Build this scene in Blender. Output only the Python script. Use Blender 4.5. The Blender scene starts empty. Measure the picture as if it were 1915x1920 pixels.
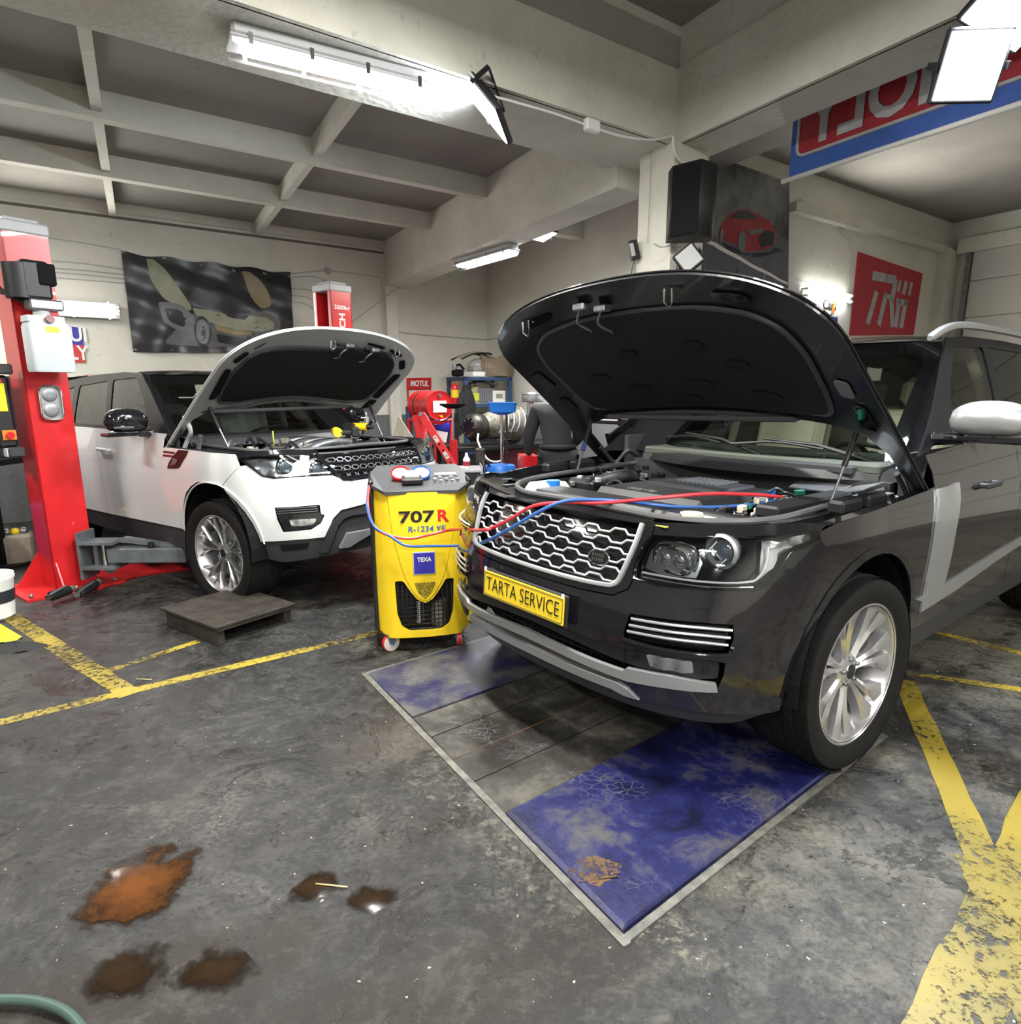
import bpy, bmesh, random
import numpy as np
from math import *
from mathutils import Vector, Matrix
from mathutils.geometry import delaunay_2d_cdt
random.seed(7)
SC = bpy.context.scene
COL = SC.collection
# ---------------------------------------------------------------- camera
FPX, PITCH, CAMH, CXP, CYP = 1208.4, radians(11.987), 1.4625, 975.7, 992.4
cd = bpy.data.cameras.new('camera'); cam = bpy.data.objects.new('camera', cd); COL.objects.link(cam)
cam.location = (0, 0, CAMH); cam.rotation_euler = (pi / 2 - PITCH, 0, 0)
cd.sensor_fit = 'HORIZONTAL'; cd.sensor_width = 36; cd.lens = FPX / 1915 * 36
cd.shift_x = -(CXP - 957.5) / 1915; cd.shift_y = (CYP - 960) / 1915
cd.clip_start = .02; cd.clip_end = 100
SC.camera = cam
# ---------------------------------------------------------------- world + exposure
w = bpy.data.worlds.new('world'); SC.world = w; w.use_nodes = True
w.node_tree.nodes['Background'].inputs[0].default_value = (.75, .8, .9, 1)
w.node_tree.nodes['Background'].inputs[1].default_value = .12
SC.view_settings.view_transform = 'Standard'; SC.view_settings.look = 'None'
SC.view_settings.exposure = 0.25; SC.view_settings.gamma = 1; SC.view_settings.use_curve_mapping = False
LK = 1.0
TUBE_W, FLOOD_W, FILL_W, EM = 60 * LK, 60 * LK, 150 * LK, 16.0

# ---------------------------------------------------------------- geometry helpers
def V(*a): return np.array(a, float)
def ray(px, py):
    c, n = cos(PITCH), sin(PITCH); a = (px - CXP) / FPX; b = (CYP - py) / FPX
    return V(a, c + b * n, -n + b * c)
def atz(px, py, z=0.):
    r = ray(px, py); return V(0, 0, CAMH) + r * (z - CAMH) / r[2]
def aty(px, py, d):
    r = ray(px, py); return V(0, 0, CAMH) + r * d / r[1]
AX = V(sin(radians(54.3)), cos(radians(54.3)), 0); BX = V(-.5, .866025, 0)
NA = V(-AX[1], AX[0], 0); NB = V(BX[1], -BX[0], 0); UZ = V(0, 0, 1)
def onn(px, py, n, d):
    r = ray(px, py); return V(0, 0, CAMH) + r * (d - CAMH * n[2]) / (n @ r)
_M = np.array([NA[:2], NB[:2]])
def ab(a, b, z=0.):
    p = np.linalg.solve(_M, [a, b]); return V(p[0], p[1], z)
def unit(v): v = np.array(v, float); return v / (np.linalg.norm(v) + 1e-12)

class MB:
    """collects verts / faces with materials into one mesh"""
    def __init__(s): s.v = []; s.f = []; s.m = []; s.s = []; s.mats = []; s.sharp = []
    def mi(s, m):
        if m not in s.mats: s.mats.append(m)
        return s.mats.index(m)
    def add(s, vs, fs, m, smooth=False):
        o = len(s.v); s.v += [tuple(float(c) for c in v) for v in vs]; k = s.mi(m)
        for f in fs: s.f.append([o + i for i in f]); s.m.append(k); s.s.append(smooth)
        return o
    def quad(s, a, b, c, d, m): s.add([a, b, c, d], [(0, 1, 2, 3)], m)
    def box(s, c, size, m, rot=None, bev=0.):
        """axis box; rot = 3x3 columns (x,y,z axes)"""
        h = np.array(size, float) / 2; c = np.array(c, float); R = np.eye(3) if rot is None else np.array(rot, float)
        if bev <= 0:
            vs = [c + R @ (h * V(x, y, z)) for x in (-1, 1) for y in (-1, 1) for z in (-1, 1)]
            s.add(vs, [(0, 1, 3, 2), (4, 6, 7, 5), (0, 4, 5, 1), (2, 3, 7, 6), (0, 2, 6, 4), (1, 5, 7, 3)], m); return
        b = min(bev, min(h) * .95); vs = []; idx = {}
        for x in (-1, 1):
            for y in (-1, 1):
                for z in (-1, 1):
                    for k in range(3):
                        e = h - b; q = e.copy(); q[k] = h[k]; idx[(x, y, z, k)] = len(vs); vs.append(c + R @ (q * V(x, y, z)))
        fs = []
        for k in range(3):
            i, j = (k + 1) % 3, (k + 2) % 3
            for sg in (-1, 1):
                r_ = []
                for (p, q) in ((-1, -1), (1, -1), (1, 1), (-1, 1)):
                    t = [0, 0, 0]; t[k] = sg; t[i] = p; t[j] = q; r_.append(idx[(*t, k)])
                fs.append(r_ if sg > 0 else r_[::-1])
            for p in (-1, 1):
                for q in (-1, 1):
                    t0 = [0, 0, 0]; t1 = [0, 0, 0]; t0[k] = -1; t1[k] = 1; t0[i] = t1[i] = p; t0[j] = t1[j] = q
                    r_ = [idx[(*t0, i)], idx[(*t1, i)], idx[(*t1, j)], idx[(*t0, j)]]; fs.append(r_ if p * q < 0 else r_[::-1])
        for x in (-1, 1):
            for y in (-1, 1):
                for z in (-1, 1):
                    r_ = [idx[(x, y, z, k)] for k in range(3)]; fs.append(r_ if x * y * z > 0 else r_[::-1])
        s.add(vs, fs, m)
    def bx(s, lo, hi, m, bev=0.):
        lo = np.array(lo, float); hi = np.array(hi, float); s.box((lo + hi) / 2, abs(hi - lo), m, None, bev)
    def prism(s, poly, d, m, cap=True, m2=None):
        """poly = list of 3D points, extruded by vector d"""
        p = [np.array(q, float) for q in poly]; n = len(p); d = np.array(d, float)
        nn = sum(np.cross(p[i] - p[0], p[(i + 1) % n] - p[0]) for i in range(n))
        if nn @ d > 0: p = p[::-1]
        s.add(p + [q + d for q in p], [(i, i + n, (i + 1) % n + n, (i + 1) % n) for i in range(n)], m2 or m)
        if cap: s.add(p, [tuple(range(n))], m); s.add([q + d for q in p], [tuple(range(n))[::-1]], m)
    def ring(s, pts, rads, m, seg=12, caps=True, smooth=True, closed=False, sq=None):
        """tube through pts; rads scalar or list"""
        P = [np.array(p, float) for p in pts]; n = len(P)
        if np.isscalar(rads): rads = [rads] * n
        T = []
        for i in range(n):
            a = P[(i - 1) % n] if (closed or i > 0) else P[0]; b = P[(i + 1) % n] if (closed or i < n - 1) else P[-1]
            T.append(unit(b - a))
        up = V(0, 0, 1) if abs(T[0][2]) < .9 else V(1, 0, 0)
        x = unit(np.cross(up, T[0])); vs = []
        for i in range(n):
            x = unit(x - T[i] * (x @ T[i])); y = np.cross(T[i], x)
            for k in range(seg):
                a = 2 * pi * k / seg; ca, sa = cos(a), sin(a)
                if sq: ca = copysign(abs(ca) ** sq, ca); sa = copysign(abs(sa) ** sq, sa)
                vs.append(P[i] + (x * ca + y * sa) * rads[i])
        fs = []
        for i in range(n if closed else n - 1):
            j = (i + 1) % n
            for k in range(seg): l = (k + 1) % seg; fs.append((i * seg + k, i * seg + l, j * seg + l, j * seg + k))
        s.add(vs, fs, m, smooth)
        if caps and not closed:
            s.add(vs[:seg], [tuple(range(seg))[::-1]], m); s.add(vs[-seg:], [tuple(range(seg))], m)
    def cyl(s, a, b, r, m, seg=16, r2=None, smooth=True): s.ring([a, b], [r, r if r2 is None else r2], m, seg, True, smooth)
    def lathe(s, prof, m, o=(0, 0, 0), ax=(0, 0, 1), seg=32, smooth=True, mf=None):
        """prof = [(r, h)...] around axis ax through o; mf(i) -> material per band"""
        ax = unit(ax); up = V(0, 0, 1) if abs(ax[2]) < .9 else V(1, 0, 0)
        x = unit(np.cross(up, ax)); y = np.cross(ax, x); o = np.array(o, float); n = len(prof)
        vs = [o + ax * h + (x * cos(2 * pi * k / seg) + y * sin(2 * pi * k / seg)) * r for r, h in prof for k in range(seg)]
        for i in range(n - 1):
            fs = [(k, (k + 1) % seg, (k + 1) % seg + seg, k + seg) for k in range(seg)]
            s.add(vs[i * seg:(i + 2) * seg], fs, mf(i) if mf else m, smooth)
    def sph(s, c, r, m, sx=(1, 1, 1), seg=16, rows=10, rot=None, z0=-1., z1=1.):
        R = np.eye(3) if rot is None else np.array(rot, float); c = np.array(c, float); vs = []; fs = []
        for i in range(rows + 1):
            t = asin(z0) + (asin(z1) - asin(z0)) * i / rows
            for k in range(seg):
                a = 2 * pi * k / seg; vs.append(c + R @ (V(cos(a) * cos(t), sin(a) * cos(t), sin(t)) * r * np.array(sx, float)))
        for i in range(rows):
            for k in range(seg): l = (k + 1) % seg; fs.append((i * seg + k, i * seg + l, (i + 1) * seg + l, (i + 1) * seg + k))
        s.add(vs, fs, m, True)
    def build(s, name, parent=None, loc=None, rz=None, flip=False):
        me = bpy.data.meshes.new(name); me.from_pydata(s.v, [], s.f)
        for m in s.mats: me.materials.append(m)
        me.polygons.foreach_set('material_index', s.m); me.polygons.foreach_set('use_smooth', s.s)
        bm = bmesh.new(); bm.from_mesh(me)
        bmesh.ops.remove_doubles(bm, verts=bm.verts, dist=1e-5)
        if flip: bmesh.ops.reverse_faces(bm, faces=bm.faces)
        for e in bm.edges:
            if len(e.link_faces) == 2 and e.calc_face_angle(0) > radians(38): e.smooth = False
        bm.to_mesh(me); bm.free(); me.update()
        o = bpy.data.objects.new(name, me); COL.objects.link(o)
        if parent is not None: o.parent = parent
        if loc is not None: o.location = loc
        if rz is not None: o.rotation_euler = (0, 0, rz)
        return o
def tag(o, label=None, cat=None, group=None, kind=None):
    if label: o['label'] = label
    if cat: o['category'] = cat
    if group: o['group'] = group
    if kind: o['kind'] = kind
    return o
def empty(name, loc=(0, 0, 0), rz=0., label=None, cat=None, group=None):
    o = bpy.data.objects.new(name, None); COL.objects.link(o); o.empty_display_size = .1
    o.location = loc; o.rotation_euler = (0, 0, rz); return tag(o, label, cat, group)
def struct(name, mb): return tag(mb.build(name), kind='structure')
def kids(o): return [c for c in bpy.data.objects if c.parent == o]
def copy_tree(o, parent=None):
    c = o.copy(); COL.objects.link(c)
    if parent is not None: c.parent = parent
    for ch in kids(o): copy_tree(ch, c)
    return c
def crom(P, n=12, closed=False):
    P = [np.array(p, float) for p in P]
    Q = [P[-1]] + P + [P[0], P[1]] if closed else [2 * P[0] - P[1]] + P + [2 * P[-1] - P[-2]]
    out = []
    for i in range(1, len(Q) - 2):
        a, b, c, d = Q[i - 1:i + 3]
        for k in range(n):
            t = k / n; out.append(.5 * (2 * b + (c - a) * t + (2 * a - 5 * b + 4 * c - d) * t * t + (-a + 3 * b - 3 * c + d) * t ** 3))
    if not closed: out.append(Q[-2])
    return out
def inpoly(x, y, P):
    c = False; n = len(P); j = n - 1
    for i in range(n):
        xi, yi = P[i]; xj, yj = P[j]
        if (yi > y) != (yj > y) and x < (xj - xi) * (y - yi) / (yj - yi) + xi: c = not c
        j = i
    return c
def resamp(P, st):
    out = []
    for i in range(len(P)):
        a = np.array(P[i], float); b = np.array(P[(i + 1) % len(P)], float); n = max(1, int(ceil(np.linalg.norm(b - a) / st)))
        for k in range(n): out.append(tuple(a + (b - a) * k / n))
    return out
def rnd(P, r=.01, n=4):
    """round the corners of a 2D polygon"""
    out = []; N = len(P)
    for i in range(N):
        p = np.array(P[i], float); a = np.array(P[i - 1], float) - p; b = np.array(P[(i + 1) % N], float) - p
        la, lb = np.linalg.norm(a), np.linalg.norm(b); d = min(r, la * .45, lb * .45)
        p0 = p + a / la * d; p1 = p + b / lb * d
        for k in range(n + 1): t = k / n; out.append(tuple((1 - t) ** 2 * p0 + 2 * t * (1 - t) * p + t * t * p1))
    return out
def patch(mb, fn, outer, m, holes=(), step=.05, off=0., thick=.004, m2=None, bulge=None, scale=(1, 1)):
    """fill a 2D outline (minus holes), lift it onto the surface fn(u,v) as a sheet with thickness"""
    rings = [resamp(outer, step)] + [resamp(h, step) for h in holes]
    pts = []; edges = []
    for r_ in rings:
        o = len(pts); pts += r_; edges += [(o + i, o + (i + 1) % len(r_)) for i in range(len(r_))]
    B = np.array(pts); lo = B.min(0); hi = B.max(0); grid = []
    nx = int((hi[0] - lo[0]) / step) + 1; ny = int((hi[1] - lo[1]) / step) + 1
    for i in range(nx + 1):
        for j in range(ny + 1):
            x = lo[0] + i * step; y = lo[1] + j * step
            if not inpoly(x, y, outer) or any(inpoly(x, y, h) for h in holes): continue
            if ((B - (x, y)) ** 2).sum(1).min() < (step * .45) ** 2: continue
            grid.append((x, y))
    allp = [Vector(p) for p in pts + grid]
    vs, es, fs, *_ = delaunay_2d_cdt(allp, edges, [], 0, 1e-6)
    keep = []
    for f in fs:
        cx = sum(vs[i][0] for i in f) / len(f); cy = sum(vs[i][1] for i in f) / len(f)
        if inpoly(cx, cy, outer) and not any(inpoly(cx, cy, h) for h in holes): keep.append(tuple(f))
    used = sorted({i for f in keep for i in f}); mp = {i: k for k, i in enumerate(used)}
    P = []; N = []; e = 1e-3
    for i in used:
        u, v_ = vs[i]; p = np.array(fn(u, v_)); du = np.array(fn(u + e, v_)) - np.array(fn(u - e, v_)); dv = np.array(fn(u, v_ + e)) - np.array(fn(u, v_ - e))
        n = unit(np.cross(du, dv)); b = bulge(u, v_) if bulge else 0.
        P.append(p + n * (off + b)); N.append(n)
    keep = [tuple(mp[i] for i in f) for f in keep]
    ec = {}
    for f in keep:
        for i in range(len(f)):
            k = (f[i], f[(i + 1) % len(f)]); ec[k] = ec.get(k, 0) + 1
    # make triangles wind along the normal
    out = []
    for f in keep:
        n = np.cross(P[f[1]] - P[f[0]], P[f[2]] - P[f[0]]); out.append(f if n @ N[f[0]] > 0 else f[::-1])
    mb.add(P, out, m, True)
    if abs(thick) > 1e-9:
        Q = [p - n * thick for p, n in zip(P, N)]
        mb.add(Q, [f[::-1] for f in out], m2 or m, True)
        be = {}
        for f in out:
            for i in range(3):
                a, b = f[i], f[(i + 1) % 3]
                if (b, a) in be: del be[(b, a)]
                else: be[(a, b)] = 1
        vv = []; ff = []
        for a, b in be:
            o = len(vv); vv += [P[a], P[b], Q[b], Q[a]]; ff.append((o + 1, o, o + 3, o + 2))
        mb.add(vv, ff, m2 or m, False)
def text_mb(mb, s, m, o, ux, uy, size, depth=.002, align='CENTER', shear=0., mirror=False, bold=0., spacing=1., width=None):
    """real letters from the built-in font laid on a plane: o = anchor, ux/uy = directions"""
    cu = bpy.data.curves.new('letters', 'FONT'); cu.body = s; cu.size = 1; cu.align_x = align; cu.align_y = 'CENTER'
    cu.shear = shear; cu.offset = bold; cu.space_character = spacing; cu.resolution_u = 3
    ob = bpy.data.objects.new('letters', cu); COL.objects.link(ob)
    me = bpy.data.meshes.new_from_object(ob.evaluated_get(bpy.context.evaluated_depsgraph_get()))
    xs = [v.co.x for v in me.vertices]; sx = size
    if width and xs: sx = width / (max(xs) - min(xs))
    ux = unit(ux); uy = unit(uy); n = unit(np.cross(ux, uy)); o = np.array(o, float); k = -1 if mirror else 1
    vs = [o + ux * v.co.x * sx * k + uy * v.co.y * size + n * depth for v in me.vertices]
    fs = [tuple(p.vertices) if not mirror else tuple(p.vertices)[::-1] for p in me.polygons]
    mb.add(vs, fs, m)
    ec = {}
    for p in fs:
        for i in range(len(p)):
            a, b = p[i], p[(i + 1) % len(p)]
            if (b, a) in ec: del ec[(b, a)]
            else: ec[(a, b)] = 1
    vv = []; ff = []
    for a, b in ec:
        q = len(vv); vv += [vs[a], vs[b], vs[b] - n * depth, vs[a] - n * depth]; ff.append((q + 1, q, q + 3, q + 2))
    mb.add(vv, ff, m)
    bpy.data.objects.remove(ob); bpy.data.curves.remove(cu); bpy.data.meshes.remove(me)

# ---------------------------------------------------------------- materials
def mat(name, col, rough=.5, metal=0., coat=0., emit=None, es=0., alpha=1., trans=0., ior=1.45, spec=.5, var=0., vs=8., bump=0., bs=60., vcol=None, rvar=0.):
    m = bpy.data.materials.new(name); m.use_nodes = True; nt = m.node_tree; b = nt.nodes['Principled BSDF']
    c4 = (*col, 1) if len(col) == 3 else col
    b.inputs['Base Color'].default_value = c4; b.inputs['Roughness'].default_value = rough; b.inputs['Metallic'].default_value = metal
    b.inputs['Coat Weight'].default_value = coat; b.inputs['Coat Roughness'].default_value = .03
    b.inputs['Transmission Weight'].default_value = trans; b.inputs['IOR'].default_value = ior; b.inputs['Alpha'].default_value = alpha
    b.inputs['Specular IOR Level'].default_value = spec
    if emit: b.inputs['Emission Color'].default_value = (*emit, 1); b.inputs['Emission Strength'].default_value = es
    if var or bump or rvar:
        tc = nt.nodes.new('ShaderNodeTexCoord'); nz = nt.nodes.new('ShaderNodeTexNoise'); nz.inputs['Scale'].default_value = vs; nz.inputs['Detail'].default_value = 8; nz.inputs['Roughness'].default_value = .65
        nt.links.new(tc.outputs['Object'], nz.inputs['Vector'])
        if var:
            rp = nt.nodes.new('ShaderNodeValToRGB'); d = vcol or tuple(c * (1 - var) for c in col)
            rp.color_ramp.elements[0].position = .35; rp.color_ramp.elements[1].position = .65
            rp.color_ramp.elements[0].color = (*d, 1); rp.color_ramp.elements[1].color = c4
            nt.links.new(nz.outputs['Fac'], rp.inputs[0]); nt.links.new(rp.outputs[0], b.inputs['Base Color'])
        if rvar:
            mr = nt.nodes.new('ShaderNodeMapRange'); mr.inputs[1].default_value = .3; mr.inputs[2].default_value = .7; mr.inputs[3].default_value = max(0, rough - rvar); mr.inputs[4].default_value = min(1, rough + rvar)
            nt.links.new(nz.outputs['Fac'], mr.inputs[0]); nt.links.new(mr.outputs[0], b.inputs['Roughness'])
        if bump:
            n2 = nt.nodes.new('ShaderNodeTexNoise'); n2.inputs['Scale'].default_value = bs; n2.inputs['Detail'].default_value = 6
            nt.links.new(tc.outputs['Object'], n2.inputs['Vector'])
            bp = nt.nodes.new('ShaderNodeBump'); bp.inputs['Strength'].default_value = bump; bp.inputs['Distance'].default_value = .01
            nt.links.new(n2.outputs['Fac'], bp.inputs['Height']); nt.links.new(bp.outputs[0], b.inputs['Normal'])
    return m
def glassy(name, tint=(.8, .85, .85), t=.75, rough=.02):
    """thin pane: mostly see-through plus a mirror coat"""
    m = bpy.data.materials.new(name); m.use_nodes = True; nt = m.node_tree; nt.nodes.clear()
    o = nt.nodes.new('ShaderNodeOutputMaterial'); tr = nt.nodes.new('ShaderNodeBsdfTransparent'); gl = nt.nodes.new('ShaderNodeBsdfGlossy'); mx = nt.nodes.new('ShaderNodeMixShader'); fr = nt.nodes.new('ShaderNodeFresnel')
    tr.inputs[0].default_value = (*[c * t for c in tint], 1); gl.inputs['Roughness'].default_value = rough; fr.inputs[0].default_value = 1.5
    gm = nt.nodes.new('ShaderNodeNewGeometry'); a = nt.nodes.new('ShaderNodeMath'); a.operation = 'MULTIPLY_ADD'; a.inputs[1].default_value = .9; a.inputs[2].default_value = .03
    nt.links.new(fr.outputs[0], a.inputs[0]); nt.links.new(a.outputs[0], mx.inputs[0]); nt.links.new(tr.outputs[0], mx.inputs[1]); nt.links.new(gl.outputs[0], mx.inputs[2]); nt.links.new(mx.outputs[0], o.inputs[0])
    return m
M = {}
M['black'] = mat('black plastic', (.012, .012, .014), .45)
M['matte'] = mat('matte black', (.006, .006, .007), .85, spec=.2)
M['gloss'] = mat('gloss black', (.008, .008, .01), .08, coat=.6)
M['rubber'] = mat('tyre rubber', (.009, .009, .0095), .7, spec=.3, var=.35, vs=14, bump=.25, bs=90)
M['chrome'] = mat('chrome', (.85, .86, .88), .1, 1.)
M['silver'] = mat('satin silver', (.55, .56, .58), .3, .85)
M['silverp'] = mat('silver paint', (.42, .435, .45), .32, .6, coat=.3)
M['steel'] = mat('worn steel', (.32, .33, .35), .4, .8, var=.4, vs=12)
M['alu'] = mat('cast aluminium', (.26, .24, .19), .55, .4, var=.6, vs=14, bump=.5, bs=30)
M['white'] = mat('white plastic', (.8, .8, .78), .4)
M['red'] = mat('red paint', (.62, .018, .022), .32, coat=.3, var=.2, vs=5)
M['blue'] = mat('blue paint', (.02, .07, .28), .4)
M['bright_blue'] = mat('bright blue plastic', (.02, .17, .62), .38)
M['yellow'] = mat('yellow plastic', (.85, .60, .02), .35, var=.08, vs=5)
M['grey'] = mat('grey plastic', (.16, .17, .18), .5)
M['lgrey'] = mat('light grey plastic', (.42, .43, .44), .5)
M['tube'] = mat('lit tube', (1, 1, 1), .5, emit=(1, .98, .93), es=EM)
M['flood'] = mat('lit flood panel', (1, 1, 1), .5, emit=(.86, .93, 1), es=EM * 2)
M['lens'] = glassy('lamp lens', (1, 1, 1), .93, .02)
M['pane'] = glassy('window glass', (.72, .78, .74), .62, .02)
M['ppane'] = glassy('privacy glass', (.35, .38, .38), .5, .02)
M['wshield'] = glassy('windscreen glass', (.80, .88, .82), .74, .015)
M['cream'] = mat('cream leather', (.58, .52, .42), .55, bump=.1)
M['dash'] = mat('dashboard', (.05, .055, .05), .6, bump=.1)
M['frame'] = mat('window surround black', (.009, .009, .011), .3, spec=.25)
M['dgrey'] = mat('dark grey plastic', (.035, .036, .04), .5)
# ---------------------------------------------------------------- room materials
def plaster(name, c1, c2, sc=1.2, bump=.25, streak=0.):
    m = bpy.data.materials.new(name); m.use_nodes = True; nt = m.node_tree; b = nt.nodes['Principled BSDF']; L = nt.links.new
    tc = nt.nodes.new('ShaderNodeTexCoord'); n1 = nt.nodes.new('ShaderNodeTexNoise'); n1.inputs['Scale'].default_value = sc; n1.inputs['Detail'].default_value = 9; n1.inputs['Roughness'].default_value = .62
    L(tc.outputs['Object'], n1.inputs['Vector'])
    rp = nt.nodes.new('ShaderNodeValToRGB'); rp.color_ramp.elements[0].position = .3; rp.color_ramp.elements[1].position = .62
    rp.color_ramp.elements[0].color = (*c2, 1); rp.color_ramp.elements[1].color = (*c1, 1); L(n1.outputs['Fac'], rp.inputs[0])
    n3 = nt.nodes.new('ShaderNodeTexNoise'); n3.inputs['Scale'].default_value = 14; n3.inputs['Detail'].default_value = 5; L(tc.outputs['Object'], n3.inputs['Vector'])
    mr = nt.nodes.new('ShaderNodeMapRange'); mr.inputs[1].default_value = .66; mr.inputs[2].default_value = .74; mr.inputs[3].default_value = 1; mr.inputs[4].default_value = .8; L(n3.outputs['Fac'], mr.inputs[0])
    mx = nt.nodes.new('ShaderNodeMixRGB'); mx.blend_type = 'MULTIPLY'; mx.inputs[0].default_value = 1; L(rp.outputs[0], mx.inputs[1]); L(mr.outputs[0], mx.inputs[2]); L(mx.outputs[0], b.inputs['Base Color'])
    b.inputs['Roughness'].default_value = .8
    n2 = nt.nodes.new('ShaderNodeTexNoise'); n2.inputs['Scale'].default_value = 22; n2.inputs['Detail'].default_value = 7; L(tc.outputs['Object'], n2.inputs['Vector'])
    bp = nt.nodes.new('ShaderNodeBump'); bp.inputs['Strength'].default_value = bump; bp.inputs['Distance'].default_value = .02; L(n2.outputs['Fac'], bp.inputs['Height']); L(bp.outputs[0], b.inputs['Normal'])
    return m
M['wall'] = plaster('painted plaster', (.72, .71, .64), (.62, .61, .54))
M['beam'] = plaster('painted beam', (.68, .67, .60), (.55, .54, .47), 1.6, .35)
M['slab'] = plaster('stained slab', (.30, .285, .26), (.22, .21, .19), .8, .2)
M['dado'] = plaster('grey dado paint', (.16, .165, .175), (.11, .115, .12))
M['door_p'] = mat('garage door panel', (.55, .54, .50), .6)

def floor_mat():
    m = bpy.data.materials.new('oily concrete'); m.use_nodes = True; nt = m.node_tree; b = nt.nodes['Principled BSDF']; L = nt.links.new; N = nt.nodes.new
    tc = N('ShaderNodeTexCoord')
    def noise(s, d=8, r=.6, dist=0.):
        n = N('ShaderNodeTexNoise'); n.inputs['Scale'].default_value = s; n.inputs['Detail'].default_value = d; n.inputs['Roughness'].default_value = r; n.inputs['Distortion'].default_value = dist; L(tc.outputs['Object'], n.inputs['Vector']); return n.outputs['Fac']
    def ramp(fac, p0, p1, c0, c1):
        r_ = N('ShaderNodeValToRGB'); r_.color_ramp.elements[0].position = p0; r_.color_ramp.elements[1].position = p1; r_.color_ramp.elements[0].color = (*c0, 1); r_.color_ramp.elements[1].color = (*c1, 1); L(fac, r_.inputs[0]); return r_.outputs[0]
    def mr(fac, a, b_, c=0., d=1.):
        r_ = N('ShaderNodeMapRange'); r_.inputs[1].default_value = a; r_.inputs[2].default_value = b_; r_.inputs[3].default_value = c; r_.inputs[4].default_value = d; L(fac, r_.inputs[0]); return r_.outputs[0]
    def mul(a, c, op='MULTIPLY'):
        r_ = N('ShaderNodeMath'); r_.operation = op
        for i, q in enumerate((a, c)):
            if isinstance(q, (int, float)): r_.inputs[i].default_value = q
            else: L(q, r_.inputs[i])
        return r_.outputs[0]
    def mix(f, a, c, bl='MIX'):
        x = N('ShaderNodeMixRGB'); x.blend_type = bl
        if isinstance(f, (int, float)): x.inputs[0].default_value = f
        else: L(f, x.inputs[0])
        for i, q in ((1, a), (2, c)):
            if isinstance(q, tuple): x.inputs[i].default_value = (*q, 1)
            else: L(q, x.inputs[i])
        return x.outputs[0]
    def blob(cx, cy, rx, ry, rot, soft=.5, warp=.25, ws=4.):
        """soft-edged irregular stain centred on a spot of the floor"""
        mp = N('ShaderNodeMapping'); mp.vector_type = 'TEXTURE'; mp.inputs['Location'].default_value = (cx, cy, 0); mp.inputs['Rotation'].default_value = (0, 0, rot); mp.inputs['Scale'].default_value = (rx, ry, 1)
        L(tc.outputs['Object'], mp.inputs[0]); ln = N('ShaderNodeVectorMath'); ln.operation = 'LENGTH'; L(mp.outputs[0], ln.inputs[0])
        w_ = mul(mul(noise(ws, 7, .6), .5, 'SUBTRACT'), warp * 4)
        return mr(mul(ln.outputs['Value'], w_, 'ADD'), 1 - soft * .5, 1 + soft * .5, 1., 0.)
    big = noise(.55, 8, .6, .4); med = noise(3.2, 10, .7); fine = noise(58, 8, .78); sp = noise(75, 4, .6)
    dark = ramp(fine, .38, .66, (.006, .0062, .0066), (.024, .024, .025))
    pale = ramp(fine, .36, .62, (.016, .0145, .012), (.14, .13, .10))
    # worn-through lighter concrete: mainly to the right and the far side
    sx = N('ShaderNodeSeparateXYZ'); L(tc.outputs['Object'], sx.inputs[0])
    g = mul(mr(sx.outputs[0], .1, 2.4, -.07, .16), mr(med, .3, .7, -.13, .13), 'ADD')
    wear = mr(mul(big, g, 'ADD'), .47, .63)
    c = mix(wear, dark, pale)
    # scuffed grey patches on the dark part
    c = mix(mul(mul(mr(noise(1.6, 12, .8, .6), .50, .64), mr(fine, .42, .56)), .8), c, (.11, .108, .10))
    # black oily patches
    oil = mr(noise(1.1, 12, .72, .8), .53, .60); c = mix(mul(oil, .8), c, (.012, .0115, .011))
    flk = mr(noise(26, 6, .8), .50, .60)
    for bl_, col, f in ((blob(-.95, 1.36, .42, .14, .35, .5, .35, 7), (.014, .009, .005), .8), (blob(-.55, 1.18, .45, .16, .25, .6, .5, 11), (.012, .009, .006), .8),
                        (blob(.05, 1.42, .45, .16, .4, .6, .4, 9), (.016, .013, .011), .8), (blob(-.35, 2.55, .4, .25, .2, .9, .3, 5), (.07, .05, .036), .35),
                        (blob(.25, 1.02, .22, .12, 0, .9, .35, 6), (.07, .048, .03), .3), (blob(2.0, 3.25, .5, .14, -.4, .4, .3, 6), (.012, .01, .009), .9),
                        (blob(.28, 1.75, .12, .42, .6, .7, .5, 16), (.26, .26, .19), .5), (blob(-.13, 2.0, .13, .5, .62, .7, .5, 16), (.24, .24, .18), .4)):
        c = mix(mul(mul(bl_, f), flk) if col[0] > .2 else mul(bl_, f), c, col)
    c = mix(mul(mr(noise(7, 14, .82, .5), .50, .58), .6), c, mix(wear, (.050, .049, .046), (.15, .14, .11)))
    c = mix(mul(mr(noise(2.6, 14, .8, .9), .53, .57), .75), c, (.007, .0068, .006))
    c = mix(mul(mr(noise(19, 10, .8), .56, .62), .45), c, (.075, .073, .065))
    # grit and paint flecks
    c = mix(mr(noise(48, 2, .5), .735, .75), c, (.42, .40, .33))
    b_in = b.inputs; L(c, b_in['Base Color'])
    wet = mr(noise(.9, 8, .6, .3), .40, .62); ro = mr(wet, 0, 1, .36, .70); ro = mul(ro, mr(fine, .3, .7, -.08, .12), 'ADD'); ro = mul(mul(ro, mul(oil, .22), 'SUBTRACT'), mul(mr(noise(2.6, 14, .8, .9), .53, .57), .20), 'SUBTRACT'); L(ro, b_in['Roughness'])
    hb = mul(mul(fine, .35), mul(noise(8, 8, .6), .9), 'ADD')
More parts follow.
